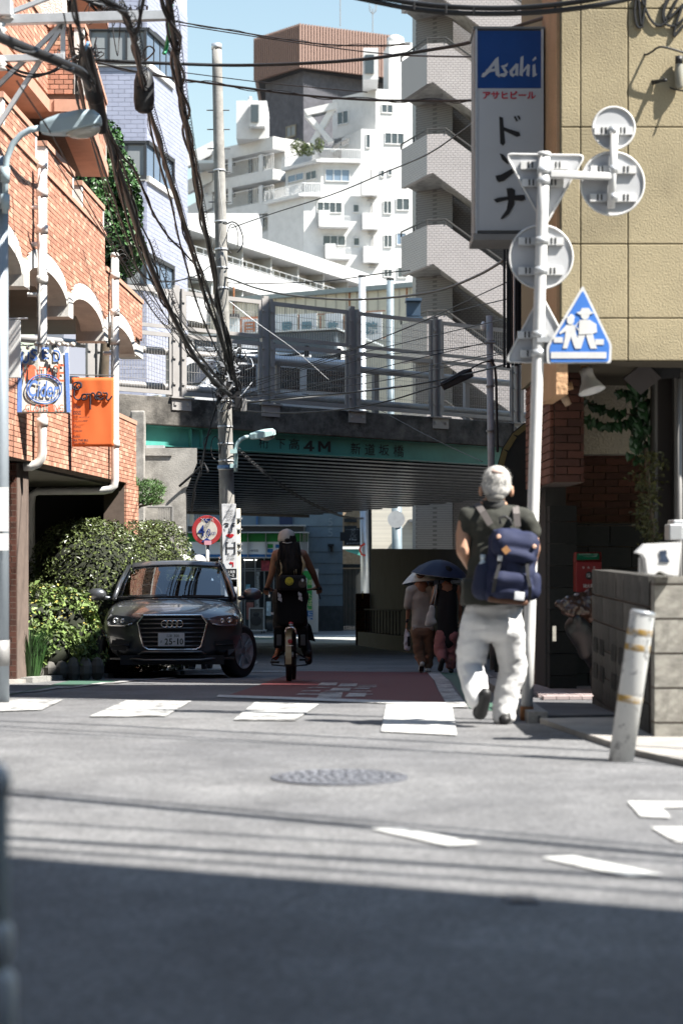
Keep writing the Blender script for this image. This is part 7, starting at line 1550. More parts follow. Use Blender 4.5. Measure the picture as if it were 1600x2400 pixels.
mb.build('hair_strand', HAIRB, cy, True)['kind'] = 'stuff'; tag(mb2.build('hair_tip', BLOND, cy, True), 'bleached blonde strands')
mb = MB(); c = Q(672,1262,.0)
mb.lathe(c-Vector((0,0,.03)), [(.100,0),(.101,.03),(.095,.07),(.078,.105),(.045,.128),(.01,.137)], 24); mb.build('cap', CAPM, cy, True); MB().ell(Q(672,1249,.13)-Vector((0,0,.05)), (.085,.11,.012), 16, 6).build('cap_peak', CAPM, cy, True); MB().ell(Q(673,1266,-.098), (.030,.012,.022), 12, 8).build('cap_opening', HAIRB, cy, True); MB().tube([Q(662,1271,-.10),Q(673,1273,-.112),Q(684,1271,-.10)], .006, 6).build('cap_strap', CAPM, cy, True); MB().ell(c+Vector((0,0,.107)), (.008,.008,.005), 8, 5).build('cap_button', CAPM, cy, True)
SAND = mat('red_sandal', (.45,.05,.03), .5)
mb = MB(); mb.cap(Q(648,1540,.0), Q(644,1543,.2), .034,.036, ZU, .5); mb.cap(Q(643,1535,.1), Q(652,1535,.1), .012,.012); blob('sandal', mb, SAND, cy, .009, 2); mb = MB(); mb.cap(Q(724,1530,-.06), Q(723,1550,.05), .036,.042, YD, .8); blob('shoe', mb, SHOE, cy, .009, 2)
# ---- her bicycle with covered child seat
bk_ = thing('bicycle', 'bicycle with black covered child seat and cream mudguard ridden by the woman', 'bicycle', (PX(678,D), D, gz(D))); zg = gz(D)
xw_ = PX(678,D); RW = .30; AXW = (Vector((0,1,0)), Vector((0,0,1)), Vector((1,0,0)))
def wheel(x, y, par):
    g = gz(y); w = MB(); prof = [(RW-.055+.0,-.02),(RW-.03,-.034),(RW-.008,-.030),(RW,-.012),(RW,.012),(RW-.008,.030),(RW-.03,.034),(RW-.055,.02)]
    o = w.lathe((x,y,g+RW), prof, 36, AXW); o.f = [f for f in o.f if len(f) == 4]; o.r = o.r[:len(o.f)]; o = o.build('tyre', BLACK, par, True); mb = MB(); pts = [(x, y+(RW-.055)*math.cos(a), g+RW+(RW-.055)*math.sin(a)) for a in [2*math.pi*i/32 for i in range(33)]]; mb.tube(pts, .012, 6, False)
    for i in range(18): a = 2*math.pi*i/18; mb.tube([(x+.015*(-1)**i,y,g+RW),(x,y+(RW-.06)*math.cos(a),g+RW+(RW-.06)*math.sin(a))], .0015, 3)
    mb.cyl((x-.05,y,g+RW),(x+.05,y,g+RW), .03); mb.build('rim', GALV, o)
wheel(xw_, D-.35+.3, bk_); wheel(xw_+.01, D+1.25, bk_); yr = D-.05; zr_ = zg+RW
CRM = mat('cream_mudguard', (.62,.50,.30), .35, var=.05)
pts = [(RW+.03)*1 for _ in range(1)]; mb = MB()
for i in range(14):
    a0, a1 = R(195+(-1)*i*11), R(195-(i+1)*11); r_ = RW+.03
    p0 = Vector((xw_, yr+r_*math.cos(a0), zr_+r_*math.sin(a0))); p1 = Vector((xw_, yr+r_*math.cos(a1), zr_+r_*math.sin(a1))); n_ = Vector((0,math.cos((a0+a1)/2),math.sin((a0+a1)/2))); mb.box((p0+p1)/2, (.066,(p1-p0).length+.004,.006), (Vector((1,0,0)), (p1-p0).normalized(), n_))
mb.build('mudguard', CRM, bk_); REFR = mat('red_reflector', (.42,.015,.02), .2, coat=.5)
yb_ = D-.40; MB().lathe(Q(679.5,1503,-.385), [(.025,-.02),(.025,.004),(.018,.008)], 18, AXY).build('reflector', REFR, bk_); MB().box(Q(680,1513,-.39), (.06,.01,.008)).build('mudguard_stay', CHR, bk_)
mb = MB(); mb.tube([(xw_,yr,zr_),(xw_,yr+.45,zr_-.02),(xw_,yr+.40,zr_+.42)], .02, 8); mb.tube([(xw_,yr+.45,zr_-.02),(xw_,yr+1.05,zr_+.38)], .024, 8); mb.tube([(xw_,yr+1.05,zr_+.42),(xw_,yr+1.3,zr_)], .02, 8); mb.tube([(xw_,yr+1.02,zr_+.38),(xw_,yr+.98,zr_+.62)], .016, 8)
for s_ in (-1,1): mb.tube([(xw_+.05*s_,yr,zr_),(xw_+.04*s_,yr+.40,zr_+.40)], .011, 6); mb.tube([(xw_+.06*s_,yr,zr_),(xw_+.06*s_,yr-.02,zr_+.35)], .008, 6)
mb.build('frame', BIKEB, bk_, True)
MB().box((xw_,yr+.0,zr_+.36), (.14,.42,.02)).build('rear_rack', BIKEB, bk_, bevel=.004); MB().ell((xw_,yr+.40,zr_+.52), (.09,.13,.04)).build('saddle', BIKEB, bk_, True)
hb = [Q(620,1380,.32),Q(632,1381,.42),Q(655,1386,.62),Q(678,1388,.72),Q(702,1386,.62),Q(735,1380,.42),Q(750,1380,.32)]
MB().tube(hb, .012, 8).build('handlebar', BIKEB, bk_, True)
for a, b in ((0,1),(5,6)): MB().cyl(hb[a], hb[b], .017, n=10).build('grip', BLACK, bk_, True)
MB().tube([Q(744,1385,.4),Q(748,1394,.35),Q(750,1404,.3)], .007, 6).build('brake_lever', BIKEB, bk_, True); MB().tube([Q(630,1385,.4),Q(631,1396,.35)], .006, 6).build('brake_lever', GALV, bk_, True); MB().box(Q(631,1396,.3), (.02,.01,.03)).build('bell', CHR, bk_)
COVB = mat('black_rain_cover', (.005,.005,.006), .85, var=.2, scale=6, spec=.2)
mb = MB(); 
mb.slab([Q(652,1346,-.15),Q(716,1347,-.15),Q(720,1400,-.32),Q(716,1466,-.34),Q(648,1466,-.34),Q(646,1400,-.32)], (0,1,0), .42); o = mb.build('child_seat_cover', COVB, bk_, True); q = o.modifiers.new('b', 'BEVEL'); q.width = .04; q.segments = 3; q = o.modifiers.new('s', 'SUBSURF'); q.levels = 1; q.render_levels = 1
mb = MB(); mb.slab([Q(654,1348,-.36),Q(714,1349,-.36),Q(717,1384,-.37),Q(650,1384,-.37)], (0,1,0), .3); mb.build('head_panel', mat('black_vinyl', (.006,.006,.007), .7, spec=.25), bk_, bevel=.03)
for x in (653,709): 
    MB().box(Q(x,1493,-.1), (.10,.34,.23)).build('foot_shield', COVB, bk_, bevel=.02); MB().box(Q(x+1,1500,-.28), (.055,.012,.12)).build('foot_panel', mat('grey_plastic', (.06,.065,.07), .5), bk_, bevel=.01)
MB().slab([Q(721,1458,-.1),Q(728,1466,-.1),Q(739,1504,-.15),Q(722,1500,-.1)], (0,1,0), .02).build('loose_flap', COVB, bk_)
SMY = mat('smiley_yellow', (.60,.50,.03), .5); c = Q(678,1362,-.375)
sm = MB().lathe(c, [(.046,0),(.046,.006)], 26, AXY).build('badge', SMY, bk_); mb = MB()
mb.tube([c+Vector((.033*math.cos(a),-.008,.033*math.sin(a)-.002)) for a in [R(200+140*i/12) for i in range(13)]], .003, 5); mb.ell(c+Vector((-.008,-.008,.017)), (.003,.002,.006)); mb.ell(c+Vector((.010,-.008,.017)), (.003,.002,.006)); mb.build('face_lines', INK, sm)
MB().lathe(Q(709,1368,-.375), [(.046,0),(.046,.005)], 24, AXY).build('badge', mat('dark_badge', (.04,.025,.02), .4, var=.6, scale=30), bk_); MB().ell(Q(709,1360,-.384), (.014,.003,.018)).build('badge_mark', PLW, bk_)
for x, y in ((655,1400),(703,1398)):
    mb = MB(); mb.ell(Q(x,y-4,-.372), (.020,.004,.022)); mb.ell(Q(x+1,y+4,-.374), (.022,.004,.020)); mb.ell(Q(x-3,y-9,-.372), (.007,.003,.012)); mb.ell(Q(x+4,y+9,-.372), (.008,.003,.01)); mb.build('sticker', mat('pale_sticker', (.55,.53,.55), .6, var=.4, scale=40), bk_)
MB().ell(Q(682,1461,-.40), (.027,.015,.018)).build('tail_light', REFR, bk_, True); MB().ell(Q(682,1464,-.405), (.022,.014,.011)).build('tail_light_lens', PLW, bk_, True)
MB().tube([Q(668,1484,-.33),Q(671,1473,-.33),Q(682,1470,-.33),Q(692,1473,-.33),Q(694,1487,-.33)], .012, 7).build('rack_loop', CHR, bk_, True); MB().box(Q(638,1438,-.1), (.03,.02,.024)).build('side_reflector', PLW, bk_)
mb = MB()
for s_, x0, x1 in ((-1,637,668),(1,692,720)): mb.tube([Q(x1 if s_ < 0 else x0,1528,-.05),Q(x0 if s_ < 0 else x1,1545,-.12),Q(x0 if s_ < 0 else x1,1558,-.12),Q(x1 if s_ < 0 else x0,1561,-.12),Q(x1 if s_ < 0 else x0,1530,-.05)], .010, 6)
mb.build('kickstand', BIKEB, bk_, True)
for s_, y in ((-1,1552),(1,1546)): MB().box(Q(678+s_*34,y,.18), (.10,.07,.022)).build('pedal', BLACK, bk_)
# ---- couple with parasols
D = 29.9
SHG = mat('taupe_tshirt', (.40,.36,.32), .85, var=.06, scale=5); TRB = mat('brown_trousers', (.21,.125,.08), .85, var=.1, scale=5); SNK = mat('pale_sneaker', (.58,.57,.53), .6); DRS = mat('black_dress', (.010,.010,.012), .85); PNK = mat('dusty_pink_trousers', (.40,.16,.155), .85, var=.15, scale=5)
p1 = thing('person', 'man in taupe T-shirt and brown trousers walking away with a plastic bag', 'person', (PX(985,D), D, gz(D)))
mb = MB(); mb.ell(Q(986,1345,.02), (.078,.095,.11), 14, 10); mb.cap(Q(986,1358), Q(986,1372), .05,.06); mb.cap(Q(962,1395), Q(957,1425,.02), .05,.042); mb.cap(Q(957,1425,.02), Q(954,1456,.08), .04,.028); hand(mb, Q(953,1459,.08), (-.05,.1,-1), (1,0,0), (-1,0,.1)); mb.cap(Q(1012,1392), Q(1018,1415,.14), .045,.04); mb.cap(Q(1018,1415,.14), Q(1010,1385,.36), .038,.028); hand(mb, Q(1010,1382,.37), (0,.2,1), (-1,0,0), (0,-1,.1)); mb.cap(Q(986,1375), Q(986,1450), .12,.12, YD, .7)
mb.cap(Q(976,1540), Q(990,1560,-.05), .04,.035); mb.cap(Q(1000,1540), Q(1003,1562,.1), .04,.035)
mb.cap(Q(980,1450), Q(981,1530,.02), .07,.05); mb.cap(Q(981,1528,.02), Q(986,1550,-.04), .05,.04); mb.cap(Q(1000,1450), Q(1004,1530,.1), .07,.05); mb.cap(Q(1004,1528,.1), Q(1003,1555,.1), .05,.04); blob('body', mb, SKIN2, p1, .009, 3)
mb = MB(); mb.cap(Q(968,1384), Q(1008,1384), .085,.085, YD, .85); mb.cap(Q(988,1400), Q(990,1468), .175,.175, YD, .6); mb.box(Q(990,1472), (.33,.2,.06)); mb.cap(Q(962,1386), Q(956,1418,.02), .085,.082); mb.cap(Q(1014,1386), Q(1019,1408,.08), .085,.08); blob('shirt', mb, SHG, p1, .013, 3, folds=((.018,(5,5,7)),(.008,(14,14,10))))
mb = MB(); mb.cap(Q(978,1480), Q(1002,1480), .12,.12); mb.cap(Q(978,1485), Q(981,1530,.02), .105,.085); mb.cap(Q(981,1528,.02), Q(990,1556,-.04), .085,.065); mb.cap(Q(1004,1485), Q(1005,1530,.1), .105,.085); mb.cap(Q(1005,1528,.1), Q(1003,1562,.1), .085,.065); blob('trousers', mb, TRB, p1, .013, 3, folds=((.016,(6,6,14)),(.006,(20,20,30))))
mb = MB(); mb.ell(Q(986,1338,-.01), (.088,.105,.10), 14, 10); blob('hair', mb, HAIRB, p1, .012, 2)
mb = MB(); mb.cap(Q(989,1556,-.12), Q(986,1570,-.02), .04,.045); blob('sneaker', mb, SNK, p1, .01, 2); MB().slab([Q(983,1562,-.165),Q(993,1562,-.165),Q(992,1574,-.13),Q(982,1574,-.13)], (0,1,0), .02).build('sole', SHOE, p1)
zf = gz(D)+.04; mb = MB(); mb.cap(Vector((PX(1003,D),D,zf)), Vector((PX(1003,D),D+.2,zf)), .045,.042, ZU, .85); blob('sneaker', mb, SNK, p1, .01, 2); MB().cyl(Q(951,1453,.07), Q(957,1455,.07), .037).build('wristwatch', SHOE, p1)
pb = thing('plastic_bag', 'white plastic carrier bag with dark print hanging from the walking man', 'bag', Q(953,1527)); BAGW = mat('white_plastic_film', (.62,.58,.62), .35, var=.08, scale=9)
mb = MB(); mb.cap(Q(953,1492,.08), Q(954,1518,.08), .055,.05, YD, .6); mb.cap(Q(952,1475,.08), Q(953,1490,.08), .015,.05, YD, .6); blob('bag', mb, BAGW, pb, .008, 2, folds=((.014,(16,16,16)),)); MB().slab([Q(955,1515,.03),Q(960,1514,.04),Q(961,1491,.035),Q(954,1492,.03)], (0,-1,0), .003).build('print', INK, pb)
p2 = thing('person', 'woman in black sleeveless dress and pink trousers walking away, right of the couple', 'person', (PX(1045,D), D, gz(D)))
D = 29.6
mb = MB(); mb.ell(Q(1048,1348,.02), (.075,.09,.105), 14, 10); mb.cap(Q(1048,1358), Q(1048,1374), .045,.055); mb.cap(Q(1020,1378), Q(1012,1412,.02), .045,.036); mb.cap(Q(1012,1412,.02), Q(1024,1392,.25), .034,.026); hand(mb, Q(1026,1388,.27), (.2,.2,1), (1,0,0), (0,-1,.1)); mb.cap(Q(1074,1378), Q(1079,1412,.03), .045,.037); mb.cap(Q(1079,1412,.03), Q(1077,1448,.1), .036,.026); hand(mb, Q(1077,1451,.1), (0,.1,-1), (-1,0,0), (1,0,.1)); mb.cap(Q(1046,1380), Q(1046,1450), .12,.12, YD, .7)
mb.cap(Q(1032,1535), Q(1036,1555,-.1), .035,.03); mb.cap(Q(1056,1545), Q(1057,1568,.1), .035,.03)
mb.cap(Q(1036,1450), Q(1033,1528,0), .07,.05); mb.cap(Q(1033,1526,0), Q(1035,1545,-.1), .05,.04); mb.cap(Q(1056,1450), Q(1056,1533,.09), .07,.05); mb.cap(Q(1056,1533,.09), Q(1057,1560,.1), .05,.035); blob('body', mb, SKIN2, p2, .009, 3)
mb = MB(); mb.cap(Q(1030,1378), Q(1064,1378), .065,.065, YD, .85); mb.cap(Q(1047,1395), Q(1047,1470), .155,.165, YD, .62); mb.cap(Q(1047,1470), Q(1046,1496), .165,.17, YD, .62); blob('dress', mb, DRS, p2, .013, 3, folds=((.012,(5,5,6)),))
mb = MB(); mb.cap(Q(1034,1490), Q(1032,1528,-.02), .11,.105); mb.cap(Q(1032,1526,-.02), Q(1036,1545,-.12), .10,.075); mb.cap(Q(1058,1490), Q(1056,1535,.08), .11,.10); mb.cap(Q(1056,1533,.08), Q(1056,1560,.08), .10,.08); blob('trousers', mb, PNK, p2, .013, 3, folds=((.022,(6,6,12)),(.008,(20,20,30))))
mb = MB(); mb.ell(Q(1048,1341,-.01), (.092,.11,.105), 14, 10); mb.ell(Q(1048,1356,-.05), (.07,.05,.05)); blob('hair', mb, HAIRB, p2, .012, 2, folds=((.008,(30,30,20)),))
mb = MB(); mb.cap(Q(1036,1548,-.2), Q(1031,1568,-.14), .040,.045, YD, .8); blob('shoe', mb, SHOE, p2, .01, 2); zf = gz(D)+.035; mb = MB(); mb.cap(Vector((PX(1057,D),D+.02,zf)), Vector((PX(1057,D),D+.2,zf)), .04,.04, ZU, .8); blob('shoe', mb, SHOE, p2, .01, 2)
tb = thing('tote_bag', 'off white cloth tote bag on the shoulder of the woman in black', 'bag', Q(1010,1475)); TOTE = mat('offwhite_canvas', (.62,.60,.55), .85, var=.08, scale=8)
mb = MB(); mb.cap(Q(1012,1425,-.1), Q(1008,1458,-.1), .05,.085, YD, .5); mb.cap(Q(1004,1462,-.1), Q(1014,1458,-.1), .06,.06, YD, .6); blob('bag', mb, TOTE, tb, .011, 3, folds=((.014,(7,7,10)),)); MB().tube([Q(1009,1418,-.08),Q(1017,1390,-.1),Q(1021,1370,-.06)], .012, 6).build('strap', TOTE, tb, True); MB().tube([Q(1017,1420,-.08),Q(1021,1390,-.1),Q(1023,1371,-.06)], .012, 6).build('strap', TOTE, tb, True)
def parasol(label, cpx, cpy, dd, rad, rise, tilt, out, inn, grip):
    """eight-panelled parasol; tilt leans the axis (x, y)"""
    C0 = Q(cpx, cpy, dd); ax = Vector((tilt[0], tilt[1], 1)).normalized(); u = ax.orthogonal().normalized(); w = ax.cross(u); t = thing('parasol', label, 'umbrella', C0); mb = MB(); n, m_ = 8, 6; vs = []
    for i in range(n*4):
        a = 2*math.pi*i/(n*4); ph = (i % 4)/4.; sag = 1-.06*math.sin(math.pi*ph)
        for j in range(m_+1): q = j/m_; rr_ = rad*q*(sag if q > .3 else 1); vs.append(C0+(u*math.cos(a)+w*math.sin(a))*rr_-ax*(rise*q*q))
    k = m_+1; fs = [(i*k+j, ((i+1)%(n*4))*k+j, ((i+1)%(n*4))*k+j+1, i*k+j+1) for i in range(n*4) for j in range(m_)]
    mb.add(vs, fs); mb.build('canopy', out, t, True); mb = MB(); mb.add([v-ax*.006 for v in vs], fs); mb.build('lining', inn, t, True)
    mb = MB()
    for i in range(n): a = 2*math.pi*i/n+0; dv = u*math.cos(a)+w*math.sin(a); mb.tube([C0+dv*(rad*q)-ax*(rise*q*q+.012) for q in (.05,.4,.75,1)], .004, 4); mb.tube([C0-ax*.28, C0+dv*rad*.5-ax*(rise*.25+.012)], .003, 4)
    mb.build('rib', STEELG, t); MB().tube([C0+ax*.03, C0-ax*.35, Vector(grip)], .007, 6).build('shaft', BLACKM, t, True)
D = 29.9
parasol('white parasol held by the man on the left, behind the navy one', 1012, 1322, .35, .50, .30, (-.05,.10), mat('white_parasol_cloth', (.66,.65,.62), .8), mat('silver_lining', (.60,.60,.60), .6), Q(1010,1380,.38))
parasol('navy blue parasol with pale lining held by the woman in black', 1034, 1312, -.1, .46, .24, (.10,-.05), mat('navy_parasol_cloth', (.006,.012,.045), .6), mat('silver_lining', (.6,.6,.6), .6), Q(1027,1386,-.02))
# ---- two riders in white helmets behind the car
for px, lb in ((433,'rider in a plain white helmet mostly hidden behind the car roof'),(466,'rider in a vented white helmet mostly hidden behind the car roof')):
    D = 30.5; t = thing('person', lb, 'person', (PX(px,D), D, gz(D))); z0 = gz(D); X_ = PX(px,D); UNI = mat('pale_blue_uniform', (.20,.27,.36), .8)
    mb = MB(); hz = PZ(1323,D); mb.ell((X_,D,hz), (.075,.09,.105), 14, 10); mb.cap((X_,D,hz-.1),(X_,D,hz-.2), .05,.055)
    for s_ in (-1,1): mb.cap((X_+.19*s_,D,hz-.27),(X_+.22*s_,D-.05,hz-.52), .045,.038); mb.cap((X_+.22*s_,D-.05,hz-.52),(X_+.16*s_,D-.3,hz-.62), .036,.026); hand(mb, (X_+.16*s_,D-.32,hz-.62), (0,-1,-.2), (-s_,0,0), (0,-.2,1))
    blob('body', mb, SKIN, t, .01, 2); mb = MB(); mb.cap((X_-.15,D,hz-.26),(X_+.15,D,hz-.26), .075,.075); mb.cap((X_,D,hz-.32),(X_,D,hz-.75), .16,.16, YD, .65)
    for s_ in (-1,1): mb.cap((X_+.18*s_,D,hz-.27),(X_+.21*s_,D,hz-.42), .065,.06)
    blob('shirt', mb, UNI, t, .014, 3); mb = MB()
    for s_ in (-1,1): mb.cap((X_+.09*s_,D,hz-.78),(X_+.10*s_,D-.05,(hz+z0)/2-.45), .10,.075); mb.cap((X_+.10*s_,D-.05,(hz+z0)/2-.45),(X_+.10*s_,D,z0+.1), .07,.055); mb.cap((X_+.10*s_,D,z0+.045),(X_+.10*s_,D-.17,z0+.04), .045,.04)
    blob('trousers', mb, TANK, t, .014, 3)
    MB().lathe((X_,D,hz+.015), [(.118,0),(.120,.03),(.112,.075),(.085,.115),(.04,.138),(.01,.142)], 24).build('helmet', WPAINT, t, True)
    if px > 450:
        mb = MB()
        for dx in (-.06,-.025,.025,.06): mb.ell((X_+dx,D-.095+abs(dx)*.5,hz+.09), (.010,.02,.032), 8, 6)
        mb.build('helmet_vent', BLACKM, t, True)

# ---- parked two-wheelers half hidden: riders' bicycles behind the car, scooter behind the shrub
for px, lb in ((425,'dark bicycle mostly hidden behind the car, left of two'),(480,'dark bicycle mostly hidden behind the car, right of two')):
    D = 29.9; X_ = PX(px,D); t = thing('bicycle', lb, 'bicycle', (X_, D, gz(D))); wheel(X_, D-.1, t); wheel(X_+.02, D+.95, t); z_ = gz(D)+.30
    mb = MB(); mb.tube([(X_,D-.1,z_),(X_,D-.05,z_+.6)], .02, 7); mb.tube([(X_,D-.05,z_+.35),(X_,D+.55,z_-.02),(X_,D+.95,z_)], .02, 7); mb.tube([(X_-.25,D-.02,z_+.66),(X_,D-.06,z_+.6),(X_+.25,D-.02,z_+.66)], .013, 7); mb.build('frame', BIKEB, t, True)
    MB().box((X_,D-.25,z_+.5), (.3,.24,.2)).build('basket', BLACKM, t)
D = 21.2; t = thing('scooter', 'parked scooter behind the light green shrub with only its mirror showing', 'scooter', (PX(20,D),D,gz(D)))
MB().ell(P(37,1367,D), (.045,.02,.03), 12, 8).build('mirror', CHR, t, True); MB().tube([P(34,1370,D),P(22,1377,D),P(18,1400,D)], .008, 6).build('mirror_stem', BLACKM, t, True)
mb = MB(); mb.cap(P(14,1400,D), P(8,1520,D), .07,.14); mb.cap(P(8,1520,D), P(-10,1560,D), .14,.12); blob('body', mb, BLACKM, t, .016, 3); wheel(PX(10,D), D-.1, t)
# ================================================================== overhead cables
def spl(pts, sub=8):
    p = [Vector(q) for q in pts]; out = []
    for i in range(len(p)-1):
        p0, p1, p2, p3 = p[max(i-1,0)], p[i], p[i+1], p[min(i+2,len(p)-1)]
        for s_ in range(sub):
            q = s_/sub; out.append(.5*((2*p1)+(p2-p0)*q+(2*p0-5*p1+4*p2-p3)*q*q+(3*p1-p0-3*p2+p3)*q**3))
    out.append(p[-1]); return out
def pxl(pts): return [P(x, y, d) for x, y, d in pts]
def DC(d): return 33-(33-d)*1.35 if d < 33 else d      # the bundles hang over the road, clear of the facade
def cable(label, pts, r, m=CABLE, group=None, coil=None, extra=0, seed=1, sub=8):
    """one hung cable; coil=(radius, pitch) winds a hanger spiral round it; extra adds loosely wound strands"""
    if pts[0][0] < 420 and pts[-1][2] >= 26 and pts[0][2] < 28.1 and pts[-1][0] < 570: pts = [(x, y, DC(d)) for x, y, d in pts]
    q = spl(pxl(pts), sub); t = thing('cable', label, 'cable', q[0], group); MB().tube(q, r, 7).build('strand', m, t, True); rr = random.Random(seed)
    for e in range(extra):
        ph = rr.uniform(0,6.28); fr = rr.uniform(.35,.8); am = r*rr.uniform(1.2,2.2); qq = [p+Vector((am*math.cos(ph+i*fr), am*.6*math.sin(ph*1.3+i*fr*.7), am*math.sin(ph+i*fr*.9))) for i, p in enumerate(q)]; MB().tube(qq, r*rr.uniform(.35,.6), 5).build('strand', m, t, True)
    if coil:
        R0, pitch = coil; mb = MB(); out = []; acc = 0
        for a, b in zip(q, q[1:]):
            L = (b-a).length; n = max(2, int(L/pitch*10)); tt_ = (b-a).normalized(); u = tt_.orthogonal().normalized()
            u = Vector((1,0,0))-tt_*tt_.x; u.normalize(); w = tt_.cross(u)
            for i in range(n): s_ = i/n; an = 2*math.pi*(acc+L*s_)/pitch; out.append(a.lerp(b,s_)+u*(R0*math.cos(an)+R0*.8)+w*(R0*math.sin(an)))
            acc += L
        mb.tube(out, .0032, 4); tag(mb.build('hanger_coil', m, t), kind='stuff')
    return t
# thick bundles from the top left down to the concrete pole
cable('thickest black cable bundle sweeping from the left splice closure down to the concrete pole', [(-20,78,18),(60,112,18.2),(150,150,18.6),(200,180,19.2),(232,255,20.5),(262,350,22),(305,480,24),(352,620,26.5),(405,740,28.5),(465,850,30.5),(515,905,32),(540,925,32.6)], .038, extra=1, seed=2)
cable('black cable with spiral hanger passing the barrel splice closure in the middle', [(200,-40,18),(285,25,18.6),(305,60,19),(322,130,20),(340,220,21.5),(372,330,23.5),(405,440,25.5),(440,560,27.5),(480,690,29.5),(515,790,31.2),(545,890,32.4)], .024, coil=(.034,.15), extra=2, seed=3)
cable('black cable bundle with spiral hanger, rightmost of the three falling to the concrete pole', [(388,-40,19),(402,40,19.6),(416,150,21),(432,260,22.5),(452,380,24.5),(478,520,27),(502,650,29.5),(525,770,31),(548,870,32.3),(558,915,32.7)], .029, coil=(.034,.16), extra=3, seed=4)
cable('slack thin cable hanging below the left bundle', [(190,120,19),(180,230,19.5),(225,340,21),(262,450,23),(300,560,25),(330,640,26.5),(375,660,28),(430,655,30),(470,640,32),(520,600,33)], .010, group='slack cables on the left', extra=1)
cable('wavy cable looping beside the left bundle', [(245,270,20.5),(262,320,21.5),(290,370,22.5),(310,390,23),(330,430,24),(360,500,25),(395,555,26.5),(430,590,28),(470,640,30),(505,720,31.5)], .014, extra=1, seed=6)
cable('coiled hanger wire swinging down to the pole from the left', [(235,520,26),(300,630,27),(335,690,28),(375,750,29),(430,790,30.5),(480,815,32),(525,870,32.7)], .006, coil=(.042,.13))
cable('second coiled hanger wire nearer the pole', [(350,560,27),(385,650,28),(410,720,29),(440,770,30.5),(480,800,32),(520,830,32.8)], .006, coil=(.04,.14))
for i, pts in enumerate(([(215,330,22),(265,480,24.5),(330,640,27),(420,790,30),(525,930,32.8)],[(100,330,20),(190,470,22.5),(300,630,26),(420,780,29.5),(520,900,32.8)],[(150,30,18),(180,190,19.5),(215,330,21.5),(240,420,23),(280,560,25.5),(340,660,27.5),(400,760,29.5)],[(255,300,21.5),(270,420,23),(300,470,24),(345,580,26),(370,640,27.5),(395,700,28.5)],[(40,190,18),(130,330,20),(220,500,23),(330,690,27),(440,830,31)])):
    cable('thin black drop wire towards the concrete pole, '+('crossing the long splice closure','starting under the lamp head','kinked, from the upper cross arm','nearest the leafy tree','leftmost and longest')[i], pts, .006, group='thin drop wires on the left')
# splice closures
t = thing('splice_closure', 'long black cable splice closure hanging at the upper left above the street lamp', 'cable closure', P(215,310,DC(20))); k_ = .76
mb = MB(); mb.cap(P(205,150,DC(19.4)), P(222,225,DC(19.8)), .085*k_, .10*k_); mb.cap(P(208,112,DC(19.2)), P(206,150,DC(19.4)), .03*k_, .08*k_); mb.cap(P(222,220,DC(19.8)), P(238,300,DC(20.3)), .095*k_, .075*k_); blob('shell', mb, CABLE, t, .010, 3); MB().tube([P(208,98,DC(19.1)),P(202,110,DC(19.1)),P(196,128,DC(19.2))], .011, 7).build('tie', mat('blue_tie', (.12,.30,.55), .4), t, True)
t = thing('splice_closure', 'black barrel shaped cable splice closure with strap in the upper centre left', 'cable closure', P(338,262,DC(21))); k_ = .81
MB().lathe(P(338,214,DC(21)), [(.06*k_,-.235*k_),(.10*k_,-.20*k_),(.115*k_,-.10*k_),(.112*k_,.10*k_),(.09*k_,.20*k_),(.03*k_,.245*k_)], 22).build('shell', CABLE, t, True); MB().tube([P(322,205,DC(21)-.1),P(338,200,DC(21)-.12),P(354,212,DC(21)-.09)], .010, 6).build('strap', BLACKM, t, True)
t = thing('cable_sleeve', 'black insulating sleeve on the cable near the right end of the bridge', 'cable sleeve', P(1072,890,29)); MB().slab([P(1030,897,29),P(1040,915,29),P(1110,882,29),P(1104,862,29),P(1085,866,29)], (0,1,0), .1).build('sleeve', CABLE, t, bevel=.02)
# lines across the street
cable('thick black service cable running level across the top of the picture', [(190,136,18),(245,142,18),(400,149,18),(560,153,18),(720,148,17.6),(860,138,17.2),(1000,118,16.8),(1105,98,16.3),(1230,55,15.6),(1320,28,15),(1460,-20,14.5)], .016)
cable('double black cable across the top right, upper of two', [(820,-18,15),(960,6,14.8),(1060,16,14.6),(1180,19,14.4),(1290,12,14.2),(1400,-4,14),(1480,-25,14)], .020); cable('double black cable across the top right, lower of two', [(830,-6,15),(960,20,14.8),(1060,30,14.6),(1180,32,14.4),(1290,26,14.2),(1400,12,14),(1520,-14,14)], .020)
mb = MB(); tcl = thing('cable_clip', 'small clips along the upper right double cable', 'cable clip', P(1180,26,14.4), 'cable clips')
for px, y, d in ((970,14,14.75),(1045,22,14.6),(1110,25,14.5),(1208,26,14.38),(1300,20,14.2)): mb.cyl(P(px,y-9,d), P(px,y+9,d), .010, n=6)
mb.build('clip', CABLE, tcl)
cable('thin twin wire sagging past the ribbed brown crown to the right', [(410,50,20),(520,68,20),(640,88,19.5),(760,104,19),(870,107,18.5),(960,103,18)], .008, extra=1)
cable('thin wire from the left crossing the brown crown below the twin wire', [(420,58,20.5),(560,80,20),(720,104,19.5),(860,122,19),(960,131,18.5)], .006)
cable('wire to the yellow wall crossing the blue sign panel', [(940,130,18),(1110,133,17),(1280,128,16),(1400,119,15),(1490,113,14.4),(1510,128,14.3),(1525,122,14.25),(1550,110,14.2),(1610,126,14.2)], .008)
cable('sagging wire from the splice closure across to the yellow wall under the blue panel', [(225,145,19),(330,170,19),(440,188,18.8),(560,204,18.4),(700,222,18),(860,234,17.4),(1000,236,16.8),(1110,235,16.2),(1280,227,15.4),(1400,213,14.8),(1500,195,14.4),(1560,188,14.2)], .012, extra=1)
